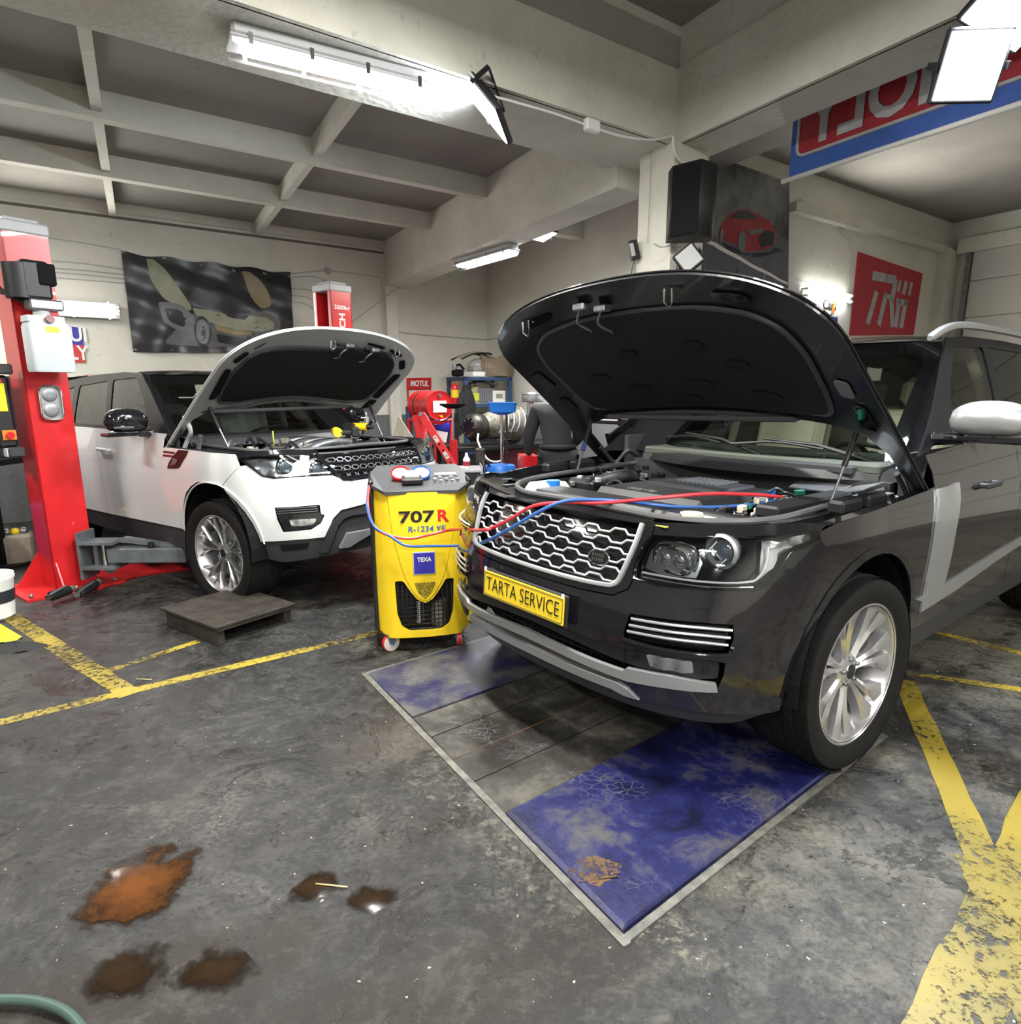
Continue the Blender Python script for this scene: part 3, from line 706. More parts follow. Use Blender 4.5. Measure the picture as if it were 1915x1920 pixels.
    for sg in (1, -1):
        mb = MB(); a = V(*K['strut'][0]) * V(1, sg, 1); b = H(K['strut'][1][0], sg * K['strut'][1][1], -.02); mid = a + (b - a) * .55
        mb.cyl(a, mid, .006, M['steel'], 8); mb.cyl(mid, b, .012, M['black'], 10); mb.build('gas_strut', E)
        mb = MB(); q = V(-.60, sg * .80, z0 - .05); mb.ring(crom([q + V(-.12, 0, 0), q + V(0, 0, .06), H(.08, sg * .86, -.02), H(.25, sg * .86, -.02)], 4), .012, M['dgrey'], 6); mb.build('hood_hinge', E)
    return E, S, H, pp, Wf, gy
# ---------------------------------------------------------------- car materials
def carpaint(name, col, flake=.3, rough=.22, metal=.4):
    return mat(name, col, rough, metal, coat=1., spec=.5)
M['dark_paint'] = carpaint('dark metallic paint', (.012, .0108, .0145), rough=.14, metal=.3)
M['white_paint'] = carpaint('white paint', (.64, .655, .67), metal=0., rough=.3)
M['rim_silver'] = mat('silver alloy', (.62, .62, .64), .24, .8, coat=.4)
M['rim_dark'] = mat('dark machined alloy', (.40, .40, .41), .28, .85)
M['rim_edge'] = mat('bright machined alloy', (.62, .62, .64), .2, .9)
M['headliner'] = mat('light headliner', (.55, .53, .48), .8)
M['dash_hi'] = mat('pale dash strip', (.07, .08, .065), .6)
M['insul'] = mat('black hood felt', (.006, .006, .0075), .75, var=.4, vs=5, bump=.3, bs=18)
M['under_dark'] = mat('hood underside black', (.010, .010, .013), .28, coat=.3, var=.3, vs=6)
M['under_white'] = mat('hood underside light', (.40, .41, .41), .4, coat=.3)
M['welt'] = mat('felt edge', (.05, .05, .06), .5)
M['rubber_s'] = mat('rubber seal', (.075, .075, .08), .45)
M['lens_bright'] = mat('bright reflector', (.75, .77, .8), .12, .9)
M['lens_clear'] = glassy('headlight cover', (.95, .97, 1.), .92, .01)
M['darkchrome'] = mat('dark reflector', (.10, .10, .11), .15, .9)
M['leather_l'] = mat('light leather', (.50, .45, .36), .5)
M['leather_d'] = mat('grey seat cloth', (.10, .10, .10), .7)
DS = Surf([(.885, 0), (.865, .35), (.80, .62), (.69, .80), (.50, .915), (.25, .965), (0, .985), (-.6, .985), (-1.5, .985), (-2.9, .985), (-3.6, .96), (-3.95, .82), (-4.08, .45), (-4.1, 0)],
          [(.18, -.14), (.3, -.05), (.42, -.01), (.55, .0), (.68, -.005), (.8, -.03), (.92, -.07), (1.0, -.11), (1.06, -.16), (1.12, -.24), (1.3, -.4)],
          [(.18, -.10), (.3, -.045), (.45, -.02), (.6, -.008), (.75, 0), (.9, -.002), (1.0, -.012), (1.08, -.032), (1.16, -.05), (1.22, -.068), (1.3, -.10)], (.65, 1.25))
WS = Surf([(.816, 0.), (.782, .332), (.684, .588), (.551, .758), (.343, .872), (.103, .92), (0, .939), (-.6, .934), (-1.5, .934), (-2.9, .934), (-3.5, .91), (-3.82, .78), (-3.93, .42), (-3.95, 0)],
          [(.18, -.16), (.3, -.07), (.42, -.02), (.55, .0), (.68, -.005), (.8, -.04), (.92, -.09), (1.0, -.14), (1.06, -.19), (1.12, -.27), (1.3, -.42)],
          [(.18, -.12), (.3, -.055), (.45, -.02), (.6, -.008), (.75, 0), (.9, -.002), (1.0, -.012), (1.08, -.03), (1.2, -.055), (1.3, -.10)], (.65, 1.2))
HEADL = [(.614, .805), (.781, .812), (.942, .815), (1.0, .826), (1.037, .866), (1.064, .907), (1.086, .934), (1.143, .948), (1.207, .965)]
FOGR = [(.518, .695), (.67, .700), (.787, .704), (.880, .702), (.884, .655), (.868, .598), (.717, .596), (.502, .592), (.500, .62)]
INTAKE = [(0, .572), (.171, .573), (.36, .562), (.503, .560), (.637, .570), (.794, .575), (.862, .566), (.858, .52), (.838, .455), (.681, .445), (.518, .43), (.36, .44), (.17, .45), (0, .455)]
def arc(cx, cz, r, t0, t1, n=12): return [(cx - r * cos(radians(t)), cz + r * sin(radians(t))) for t in np.linspace(t0, t1, n)]
LA = 1.5755   # a of the front axle on the dark car
def rear_arch(a0, z, r): return arc(a0, z, r, 200, -20, 14)
DARK = dict(mh=.072, kind='dark', name='car', S=DS, pose=(.71416, 3.09527, 3.81696), paint='dark_paint', label='dark grey off-road estate car with raised black hood standing on the blue plates',
    bumper=[(0, .400), (.476, .405), (.561, .375), (.683, .373), (.894, .366), (1.038, .353), (1.108, .352), (1.116, .425), (1.16, .57), (1.239, .706), (1.345, .815), (1.225, .960)] + HEADL[::-1] + [(.515, .812), (.502, .775), (.44, .742), (.30, .735), (0, .735)],
    bumper_holes=[INTAKE, FOGR],
    fender=[(1.210, 1.000), (1.222, .962), (1.345, .815), (1.43, .868), (1.498, .887), (1.56, .892), (1.625, .886), (1.71, .866), (1.781, .828), (1.86, .765), (1.93, .69), (1.971, .611), (1.975, .54), (1.95, .455), (2.085, .455), (2.085, .673), (2.098, .798), (2.110, .927), (2.138, 1.072), (2.06, 1.064), (1.656, 1.043), (1.449, 1.032), (1.30, 1.018)],
    fdoor=[(2.089, .455), (2.089, .673), (2.102, .798), (2.114, .927), (2.142, 1.072), (2.135, 1.13), (2.085, 1.205), (2.5, 1.228), (3.29, 1.25), (3.29, .455)],
    rdoor=[(3.296, .455), (3.296, 1.25), (4.35, 1.262), (4.42, 1.0), (4.30, .86), (4.12, .74), (4.03, .60), (4.0, .455)],
    quarter=[(4.356, 1.262), (4.426, 1.0), (4.306, .86)] + arc(4.50, .45, .45, 62, 175, 9) + [(4.98, .40), (5.2, .45), (5.4, .9), (5.5, 1.26)],
    rear=[(4.985, .40), (5.205, .45), (5.405, .9), (5.505, 1.255), (DS.L - .002, 1.26), (DS.L - .002, .38), (5.5, .36)],
    low=[('sill_cover', [(1.955, .30), (1.955, .46), (4.02, .46), (4.02, .30)], 'dgrey', -.03), ('sill_strip', [(2.025, .603), (2.308, .612), (3.05, .660), (3.436, .676), (3.95, .69), (3.95, .655), (3.45, .634), (3.0, .60), (2.486, .549), (2.102, .529), (2.09, .58)], 'silverp', .008),
         ('door_vent_strip', [(2.150, 1.060), (2.398, 1.068), (2.388, 1.001), (2.345, .846), (2.328, .695), (2.316, .612), (2.102, .600), (2.094, .673), (2.108, .798), (2.121, .927)], 'silverp', .010),
         ('arch_trim', arc(LA, .455, .452, -25, 205, 24)[::-1] + arc(LA, .455, .418, -25, 205, 24), 'gloss', .004)],
    nose_low=[('front_valance', [(0, .27), (.5, .26), (.95, .265), (1.08, .30), (1.10, .36), (.894, .372), (.56, .38), (.476, .41), (0, .41)], 'dgrey', -.045)],
    handle=(2.78, 1.03), wb=-2.922, arch_r=.455, arch_z=.43, hw=.985, zsill=.36, wheel=(.39, .275, .288), steer=radians(-3),
    zbelt=1.22, ztop=1.74, gk=1., zroof=1.80, xr=-3.75, roofm='dark_paint', wx=-.62, wz0=1.06, ye=(.72, .60), pz=(1.10, 0), px=(-.50, -1.31),
    frame=[(.52, 1.20), (.70, 1.235), (2.6, 1.26), (3.75, 1.29), (3.86, 1.33), (3.75, 1.55), (3.55, 1.70), (3.2, 1.735), (2.2, 1.76), (1.6, 1.755), (1.29, 1.735), (1.05, 1.57), (.80, 1.385)],
    windows=[rnd([(.93, 1.255), (1.62, 1.275), (1.79, 1.705), (1.345, 1.69), (1.10, 1.50)], .03), rnd([(1.72, 1.275), (2.62, 1.285), (2.76, 1.70), (1.89, 1.71)], .03), rnd([(2.76, 1.29), (3.55, 1.33), (3.30, 1.66), (2.86, 1.70)], .03)],
    rail=[(-1.02, .70, 1.715), (-1.18, .70, 1.765), (-1.40, .695, 1.797), (-1.8, .69, 1.808), (-2.4, .69, 1.805), (-3.0, .68, 1.79), (-3.3, .67, 1.77), (-3.36, .67, 1.74)],
    zdash=1.14, wheel_y=.36, seat='cream', seatx=-1.55, mirror=(-.72, 1.055, 1.345), mirm='silverp',
    hood=(-.699, 1.096, .642, .123, .021, 1.403), hood_o=(.966, .925, 3.289, .704),
    hood_rear=[(-.06, .90), (.15, .885), (.36, .865), (.46, .80), (.485, .64), (.47, .47), (.46, .20), (.455, 0)][::1],
    liner=rnd([(0, 1.215), (.37, 1.215), (.57, 1.19), (.68, 1.12), (.72, .98), (.71, .72), (.68, .58), (.45, .545), (0, .54), (-.45, .545), (-.68, .58), (-.71, .72), (-.72, .98), (-.68, 1.12), (-.57, 1.19), (-.37, 1.215)], .05),
    under='under_dark', insul='insul', strikers=[(1.293, .264), (1.27, -.60)], latch=[(1.31, -.227), (1.28, -.123)],
    hood_bits=[([(.78, .60), (.84, .60), (.85, .72), (.79, .72)], 'black'), ([(-.84, .75), (-.78, .75), (-.78, .85), (-.84, .85)], 'grey'), ([(.78, .82), (.86, .80), (.87, .95), (.80, .96)], 'gloss'), ([(-.87, .55), (-.80, .55), (-.80, .70), (-.86, .70)], 'gloss'),
               ([(-.62, 1.25), (-.45, 1.265), (-.45, 1.30), (-.60, 1.29)], 'gloss'), ([(.45, 1.27), (.62, 1.25), (.60, 1.29), (.45, 1.305)], 'gloss')],
    strut=[(-.10, .74, 1.01), (.50, .76)])
WHEADL = [(.465, .921), (.881, .916), (.954, .932), (1.06, 1.004), (1.129, 1.044)]
WFOG = [(.869, .735), (.578, .742), (.577, .684), (.554, .672), (.582, .621), (.645, .584), (.822, .575), (.854, .656)]
LW = 1.3905
WHITE = dict(mh=.085, kind='white', name='car', S=WS, pose=(-1.5309, 5.0243, -.6426), paint='white_paint', label='white off-road estate car with black roof and raised hood between the red lift posts',
    bumper=[(0, .725), (.246, .721), (.442, .696), (.501, .646), (.564, .525), (.767, .521), (1.04, .502), (1.072, .596), (1.15, .739), (1.268, .858), (1.103, .997), (1.06, 1.004), (.954, .932), (.881, .916), (.465, .921), (.386, .885), (.33, .881), (0, .885)],
    bumper_holes=[WFOG],
    fender=[(1.150, 1.071), (1.129, 1.044), (1.107, .997), (1.272, .862), (1.36, .874), (1.444, .877), (1.55, .866), (1.639, .831), (1.72, .778), (1.768, .719), (1.80, .655), (1.820, .591), (1.842, .498), (1.928, .498), (2.061, .768), (2.054, 1.06), (2.037, 1.076), (1.6, 1.076)],
    fdoor=[(1.934, .498), (2.067, .768), (2.060, 1.06), (2.052, 1.13), (2.02, 1.172), (3.222, 1.174), (3.144, .85), (3.104, .47)],
    rdoor=[(3.110, .47), (3.150, .85), (3.228, 1.174), (4.20, 1.176), (4.27, 1.0), (4.15, .86), (4.0, .74), (3.9, .60), (3.86, .46)],
    quarter=[(4.206, 1.176), (4.276, 1.0), (4.156, .86)] + arc(4.31, .45, .43, 62, 175, 9) + [(4.8, .44), (5.0, .48), (5.2, .9), (5.3, 1.18)],
    rear=[(4.805, .44), (5.005, .48), (5.205, .9), (5.305, 1.175), (WS.L - .002, 1.18), (WS.L - .002, .42), (5.3, .40)],
    low=[('sill_cover', [(1.80, .30), (1.80, .505), (3.9, .475), (3.9, .30)], 'dgrey', -.02)],
    nose_low=[('front_valance', [(0, .41), (.45, .39), (.592, .375), (.854, .350), (.989, .377), (1.05, .50), (.767, .523), (.564, .527), (.501, .648), (.442, .698), (.246, .722), (0, .727)], 'dgrey', -.02)],
    handle=(3.02, 1.01), wb=-2.88, arch_r=.44, arch_z=.44, hw=.939, zsill=.40, wheel=(.377, .275, .274), steer=radians(4.5),
    zbelt=1.17, ztop=1.605, gk=.965, zroof=1.655, xr=-3.55, roofm='gloss', wx=-.60, wz0=1.06, ye=(.70, .615), pz=(1.08, 0), px=(-.55, -1.30),
    frame=[(.57, 1.165), (2.6, 1.165), (3.45, 1.20), (3.62, 1.25), (3.5, 1.40), (3.2, 1.50), (2.8, 1.565), (2.2, 1.61), (1.6, 1.625), (1.29, 1.612), (1.05, 1.48), (.80, 1.32)],
    windows=[rnd([(.90, 1.20), (1.59, 1.20), (1.77, 1.565), (1.35, 1.58), (1.12, 1.42)], .03), rnd([(1.68, 1.20), (2.34, 1.20), (2.43, 1.52), (1.86, 1.56)], .03), rnd([(2.43, 1.20), (3.25, 1.24), (3.0, 1.44), (2.53, 1.515)], .03)],
    rail=None, zdash=1.115, wheel_y=.34, seat='leather_d', seatx=-1.5, mirror=(-.86, 1.02, 1.255), mirm='gloss',
    hood=(-.696, 1.168, .665, .116, .058, 1.269), hood_o=(.897, .851, 2.981, .636),
    hood_rear=[(-.06, .845), (.15, .83), (.30, .80), (.36, .70), (.35, .56), (.335, .42), (.365, .24), (.385, 0)],
    liner=rnd([(0, 1.045), (.41, 1.06), (.56, 1.05), (.64, .98), (.685, .84), (.69, .62), (.66, .47), (.50, .42), (.25, .43), (0, .45), (-.25, .43), (-.50, .42), (-.66, .47), (-.69, .62), (-.685, .84), (-.64, .98), (-.56, 1.05), (-.41, 1.06)], .04),
    under='under_white', insul='insul', strikers=[(1.11, -.03), (1.13, .55)], latch=[(1.12, .12), (1.11, .36)],
    hood_bits=[(p, 'matte') for p in ([(.70, .53), (.76, .53), (.775, .88), (.72, .86)], [(-.76, .53), (-.70, .53), (-.72, .86), (-.775, .88)], [(-.76, .96), (-.72, .93), (-.66, 1.03), (-.70, 1.055)], [(-.62, 1.07), (-.50, 1.115), (-.51, 1.14), (-.65, 1.10)], [(-.44, 1.125), (-.28, 1.145), (-.28, 1.165), (-.45, 1.15)],
               [(.72, .93), (.76, .96), (.70, 1.055), (.66, 1.03)], [(.66, 1.07), (.62, 1.10), (.58, 1.14), (.61, 1.10)], [(-.74, .40), (-.68, .36), (-.70, .50), (-.77, .50)])],
    strut=[(-.08, .70, 1.04), (.44, .72)])
for K in (DARK, WHITE):
    x = K['px']; K['pz'] = (K['pz'][0], K['ztop'])
M['plate'] = mat('yellow plate', (.83, .60, .03), .35)
M['drl'] = mat('white light strip', (.8, .82, .85), .2)
M['lime'] = mat('yellow green label', (.55, .62, .05), .4)
M['milky'] = mat('milky plastic', (.60, .62, .50), .35)
M['green'] = mat('green plastic', (.02, .22, .12), .4)
M['proj_lens'] = mat('projector glass', (.30, .36, .40), .04, .6, coat=1.)
M['dark_red'] = mat('dark red black gloss', (.018, .005, .007), .3)
M['dgloss'] = mat('dark grey gloss', (.05, .05, .055), .25, .3, coat=.4)
M['blue_g'] = mat('gauge blue', (.03, .12, .42), .35)
M['indigo'] = mat('indigo label', (.035, .03, .33), .4)
M['cream_p'] = mat('cream nylon', (.5, .5, .45), .4)
M['hose_red'] = mat('red rubber hose', (.55, .03, .04), .35)
M['hose_blue'] = mat('blue rubber hose', (.03, .10, .33), .35)
M['orange'] = mat('orange plastic', (.75, .22, .03), .4)
M['armgrey'] = mat('grey arm paint', (.17, .19, .21), .45, .3, var=.4, vs=10)
M['banner'] = mat('dark banner vinyl', (.035, .037, .04), .28, var=.5, vs=4)
for k_, c_, r_ in (('pr_grey', (.13, .13, .14), .4), ('pr_pale', (.33, .34, .24), .4), ('pr_tan', (.30, .25, .15), .4), ('pr_dark', (.03, .032, .038), .35), ('pr_gold', (.33, .26, .12), .4), ('pr_grey2', (.20, .20, .22), .4), ('pr_road', (.14, .14, .17), .5), ('pr_red', (.40, .03, .045), .4), ('trwred', (.52, .03, .05), .5), ('lgrey2', (.48, .49, .50), .5), ('bannerblue', (.05, .13, .48), .5), ('spk', (.016, .016, .018), .6)):
    M[k_] = mat('print ' + k_ if k_[:2] == 'pr' else k_ + ' surface', c_, r_, var=.25, vs=5)
M['cloud'] = mat('cloudy print', (.30, .30, .30), .5, var=.8, vs=1.8, vcol=(.04, .04, .05))
M['console'] = mat('console grey', (.05, .052, .056), .5)
M['slat'] = mat('bright grille slat', (.62, .63, .65), .35, .5)
M['darkchrome2'] = mat('grey reflector', (.45, .47, .50), .2, .9)
M['dial'] = mat('dial face', (.55, .55, .54), .5)
M['rackblue'] = mat('rack blue', (.035, .075, .17), .45, var=.3, vs=8)
M['wrap'] = mat('grey plastic wrap', (.30, .30, .31), .35, bump=.8, bs=12)
M['tanp'] = mat('beige board', (.36, .33, .26), .7, var=.25)
M['olive'] = mat('olive can', (.28, .28, .14), .4)
M['cloth_black'] = mat('black cloth', (.022, .022, .024), .85, bump=.5, bs=14)
M['cloth_dark'] = mat('dark work trousers', (.018, .018, .020), .85, bump=.6, bs=12)
M['darkred2'] = mat('dark red cabinet', (.10, .015, .018), .45)
M['oilsteel'] = mat('oily dark steel', (.07, .065, .055), .4, .6, var=.6, vs=14, bump=.3)
M['perf'] = mat('perforated black sheet', (.012, .012, .012), .6)
M['hivis'] = mat('fluorescent cloth', (.55, .75, .03), .7)
M['toolboard'] = mat('dark pegboard', (.05, .052, .06), .6, var=.6, vs=16, vcol=(.015, .015, .018))
M['skin'] = mat('skin', (.45, .26, .18), .5)
M['hair'] = mat('dark hair', (.02, .016, .012), .7, bump=.6, bs=60)
M['glove'] = mat('soiled hands', (.32, .22, .15), .6)
def plaid():
    m = bpy.data.materials.new('plaid weave'); m.use_nodes = True; nt = m.node_tree; b = nt.nodes['Principled BSDF']; N = nt.nodes.new; L = nt.links.new
    tc = N('ShaderNodeTexCoord'); c = None
    for ax_, s in (('X', 9), ('Z', 11)):
        w_ = N('ShaderNodeTexWave'); w_.bands_direction = ax_; w_.inputs['Scale'].default_value = s; w_.inputs['Distortion'].default_value = 1.5; L(tc.outputs['Object'], w_.inputs[0])
        r_ = N('ShaderNodeValToRGB'); e = r_.color_ramp.elements; e[0].color = (.10, .13, .08, 1); e[1].color = (.26, .24, .18, 1); e.new(.55).color = (.22, .09, .07, 1); r_.color_ramp.interpolation = 'LINEAR'; L(w_.outputs[0], r_.inputs[0])
        if c is None: c = r_.outputs[0]
        else: x = N('ShaderNodeMixRGB'); x.inputs[0].default_value = .5; L(c, x.inputs[1]); L(r_.outputs[0], x.inputs[2]); c = x.outputs[0]
    L(c, b.inputs['Base Color']); b.inputs['Roughness'].default_value = .6; return m
M['plaid'] = plaid()
M['felt2'] = mat('pressed felt', (.003, .003, .004), .9)
M['blue_h'] = mat('blue sleeve', (.05, .08, .35), .4)
# ---------------------------------------------------------------- the dark car
ED, S, H, pp, Wf, gy = build_car(DARK)
def tube_on(mb, S, pts, r, m, off=0., n=4, seg=8, closed=False, sg=1, smooth=True, sq=None):
    P = []
    for a, z in (crom([V(*p, 0)[:2] for p in pts], n, closed) if n > 1 else pts):
        p = S(sg * a, z); e = 1e-3; du = S(sg * a + e, z) - S(sg * a - e, z); dv = S(sg * a, z + e) - S(sg * a, z - e); P.append(p + unit(np.cross(du, dv)) * off)
    mb.ring(P, r, m, seg, not closed, smooth, closed, sq)
# grille: black shell, wavy chrome slats, frame and painted surround
GR = [(0, .765), (.30, .765), (.44, .772), (.475, .80), (.51, .92), (.530, 1.0), (.30, 1.002), (0, 1.0)]
mb = MB(); patch(mb, DS, mirror(GR), M['gloss'], (), .06, -.055, .01); gr = mb.build('radiator_grille', ED)
mb = MB()
for k in range(6):
    z0 = .968 - k * .034; am = .505 - (k * .0085); pts = []; per = .135; ph = .5 * (k % 2); amp = .0075
    a = -am
    xs = np.arange(-8, 8) * per / 2 + ph * per / 2 * 1
    seq = []
    for i in range(-9, 9):
        c = (i + ph) * per; seq += [(c - .024, z0 + amp), (c + .024, z0 + amp), (c + .044, z0 - amp), (c + .091, z0 - amp)]
    seq = sorted(seq); seq = [q for q in seq if abs(q[0]) < am]; seq = [(-am, seq[0][1])] + seq + [(am, seq[-1][1])]
    tube_on(mb, DS, seq, .0046, M['slat'], -.012, 1, 6, smooth=False)
mb.build('chrome_slats', gr)
mb = MB(); top = [(0, 1.004), (.535, 1.004)]
fr = [(.505, 1.0), (.497, .93), (.462, .81), (.440, .783), (.40, .775), (.25, .770), (0, .768)]; path = [(-a, z) for a, z in fr] + fr[::-1][1:]
tube_on(mb, DS, path, .0095, M['silverp'], .004, 3, 8, sq=.6); mb.build('grille_frame', gr)
SUR = [(.30, .740), (.44, .747), (.499, .779), (.511, .815), (.508, .85), (.507, .882), (.528, .935), (.552, .968), (.556, 1.012), (.520, 1.012), (.512, .94), (.478, .81), (.452, .776), (.40, .764), (.25, .758), (0, .756), (0, .738)]
mb = MB(); patch(mb, DS, mirror([(0, .738)] + SUR[:-1]), M['dark_paint'], (), .03, .002, .03); mb.build('grille_surround', ED)
bd = DS(.362, .868) + V(.012, 0, 0); n_ = unit(V(1, .12, .22)); ux = unit(np.cross(UZ, n_)); uy = np.cross(n_, ux)
mb = MB(); el = lambda a, b, o: [bd + n_ * o + ux * a * cos(t) + uy * b * sin(t) for t in np.linspace(0, 2 * pi, 32, endpoint=False)]
mb.prism(el(.047, .027, 0), n_ * .006, M['gloss']); mb.ring(el(.047, .027, .004), .003, M['chrome'], 6, closed=True)
text_mb(mb, 'RANGE', M['chrome'], bd + n_ * .008 + uy * .008, ux, uy, .017, .001, width=.056); text_mb(mb, 'ROVER', M['chrome'], bd + n_ * .008 - uy * .009, ux, uy, .017, .001, width=.052); mb.build('grille_badge', gr)
# headlights
HOUT = [(.514, .818)] + HEADL + [(1.222, .962), (1.212, 1.000), (1.189, 1.006), (1.073, .995), (.907, .989), (.724, .979), (.556, .972), (.530, .935), (.510, .885)]
for sg in (1, -1):
    F = (lambda u, v: DS(u, v)) if sg > 0 else (lambda u, v: DS(-u, v)); fl = sg < 0
    mb = MB(); patch(mb, F, HOUT, M['gloss'], (), .05, -.05 * sg, .004 * sg); hl = mb.build('headlight', ED, flip=fl)
    mb = MB(); patch(mb, F, HOUT, M['lens_clear'], (), .05, .001 * sg, 0.); mb.build('headlight_lens', hl, flip=fl)
    mb = MB(); tube_on(mb, lambda a, z: DS(a, z), HOUT, .005, M['gloss'], -.004 * sg * 1, 1, 6, closed=True, sg=sg); mb.build('headlight_rim', hl)
    def at_(a, z, d): p = DS(sg * a, z); e = 1e-3; nn = unit(np.cross(DS(sg * a + e, z) - DS(sg * a - e, z), V(0, 0, 1))); return p + nn * d, nn
    c, nn = at_(.850, .935, -.045); fwd = unit(V(1, sg * .12, 0))
    mb = MB(); mb.lathe([(.058, -.01), (.062, .030), (.052, .038), (.044, .020), (.040, 0)], M['silver'], c, fwd, 28); mb.lathe([(.064, -.02), (.066, .008), (.058, .01)], M['darkchrome'], c, fwd, 28)
    pj = mb.build('projector', hl); R = np.stack([np.cross(fwd, UZ) * -1, UZ, fwd], 1)
    mb = MB(); mb.sph(c + fwd * .002, .041, M['proj_lens'] if 'proj_lens' in M else M['lens_bright'], (1, 1, .55), 20, 8, R, 0., 1.); mb.build('projector_lens', pj)
    c, nn = at_(.640, .890, -.03); R = np.stack([unit(np.cross(UZ, fwd)), UZ, fwd], 1); mb = MB()
    st = [c + R @ V(.050 * copysign(abs(cos(t)) ** .6, cos(t)) * 1.35, .045 * copysign(abs(sin(t)) ** .7, sin(t)), 0) for t in np.linspace(0, 2 * pi, 28, endpoint=False)]
    mb.ring(st, .009, M['chrome'], 8, closed=True); mb.prism(st, -fwd * .02, M['silver']); mb.prism([c + (q - c) * 1.28 - fwd * .022 for q in st], -fwd * .01, M['lens_bright'])
    for k in (-1, 1): mb.sph(c + R @ V(k * .028, 0, -.004), .026, M['lens_bright'], (1, 1.1, .5), 14, 6, R, 0., 1.)
    mb.build('corner_lamp', hl)
    mb = MB(); patch(mb, F, [(.535, .86), (.60, .845), (.74, .848), (.76, .90), (.72, .955), (.66, .968), (.575, .955), (.545, .92)], M['darkchrome2'], (), .04, -.040 * sg, .003 * sg)
    mb.build('lamp_bowl', hl, flip=fl)
    mb = MB(); patch(mb, F, [(.98, .85), (1.03, .885), (1.06, .93), (1.12, .958), (1.20, .972), (1.19, .995), (1.07, .985), (.99, .98)], M['lens_bright'], (), .03, -.03 * sg, .003 * sg, bulge=lambda u, v: .006 * sin(u * 260) * sin(v * 190)); mb.build('turn_reflector', hl, flip=fl)
    mb = MB(); tube_on(mb, DS, [(.535, .842), (.75, .838), (.93, .842), (.975, .86), (1.0, .90), (1.01, .96)], .004, M['drl'], -.018 * sg, 4, 6, sg=sg); tube_on(mb, DS, [(.545, .828), (.75, .822), (.95, .826)], .003, M['lens_bright'], -.012 * sg, 4, 6, sg=sg); mb.build('daytime_strip', hl)
    # brow above the lamp, up to the hood line
    mb = MB(); patch(mb, F, [(.556, 1.012), (.556, .975), (.724, .982), (.907, .992), (1.073, .998), (1.189, 1.009), (1.215, 1.003), (1.25, 1.02), (1.15, 1.035), (.95, 1.03), (.75, 1.022)], M['gloss'], (), .05, -.002 * sg, .01 * sg); mb.build('headlight_brow', ED, flip=fl)
    # bumper side inlet with three bright slats
    mb = MB(); patch(mb, F, FOGR, M['gloss'], (), .05, -.035 * sg, .004 * sg); fg = mb.build('side_inlet', ED, flip=fl)
    for k, (z0, z1) in enumerate(((.676, .683), (.651, .657), (.627, .631))):
        mb = MB(); tube_on(mb, DS, [(.524 - .006 * k, z0), (.65, z0 + .004), (.78, (z0 + z1) / 2 + .005), (.879 - .006 * k, z1 - .002)], .0055, M['silverp'], -.004 * sg, 4, 8, sg=sg); mb.build('inlet_slat', fg)
    mb = MB(); tube_on(mb, DS, [(.50, .598), (.60, .592), (.75, .592), (.872, .598), (.88, .62)], .006, M['dark_paint'], .002 * sg, 4, 8, sg=sg); mb.build('inlet_lip', fg)
    # fog lamp pod
    mb = MB(); patch(mb, F, rnd([(.50, .562), (.63, .566), (.78, .568), (.845, .560), (.845, .50), (.78, .492), (.60, .49), (.50, .498)], .012), M['black'], (), .05, -.018 * sg, .02 * sg); fp = mb.build('fog_lamp_pod', ED, flip=fl)
    mb = MB(); patch(mb, F, rnd([(.585, .553), (.75, .556), (.758, .512), (.60, .508)], .008), M['lens_bright'], (), .02, -.014 * sg, .004 * sg, bulge=lambda u, v: .004 * sin(u * 90)); fo = mb.build('fog_lamp', fp, flip=fl)
    mb = MB(); patch(mb, F, rnd([(.585, .553), (.75, .556), (.758, .512), (.60, .508)], .008), M['lens_clear'], (), .05, -.004 * sg, 0.); mb.build('fog_lamp_lens', fo, flip=fl)
    for a in (.545, .80):
        c, nn = at_(a, .532, -.013); mb = MB(); mb.cyl(c, c + nn * .004, .011, M['gloss'], 16); mb.build('parking_sensor', fp)
# lower intake
mb = MB(); patch(mb, DS, mirror(INTAKE), M['matte'], (), .07, -.09, .01); it = mb.build('lower_intake', ED)
mb = MB(); P = [(0, .566), (.171, .567), (.36, .556), (.50, .555), (.50, .500), (.36, .515), (.17, .532), (0, .538)]; patch(mb, DS, mirror(P), M['black'], (), .05, -.012, .02); mb.build('intake_bar', it)
mb = MB()
for a in np.arange(-.8, .81, .05): mb.cyl(DS(a, .46) - V(.07, 0, 0), DS(a, .55) - V(.07, 0, 0), .003, M['black'], 5)
for z in (.47, .49, .51, .53): tube_on(mb, DS, [(-.8, z), (-.4, z), (0, z), (.4, z), (.8, z)], .003, M['black'], -.07, 4, 5)
mb.build('intake_mesh', it)
P = [(0, .500), (.17, .491), (.36, .480), (.501, .474), (.518, .489), (.681, .498), (.835, .488), (.842, .458), (.681, .450), (.518, .437), (.36, .446), (.17, .457), (0, .462)]
pp('silver_bumper_strip', P, M['silverp'], (), .04, .006, .02, sym=True)
P = [(0, .430), (.162, .428), (.36, .424), (.476, .420), (.520, .405), (.565, .372), (.50, .372), (.45, .385), (.162, .392), (0, .394)]
pp('skid_strip', P, M['silverp'], (), .04, .008, .02, sym=True)
for a, z in ((.785, .768),): pp('washer_cap', rnd([(.725, .790), (.835, .792), (.835, .752), (.73, .750)], .012), M['dark_paint'], (), .04, .0025, .003)
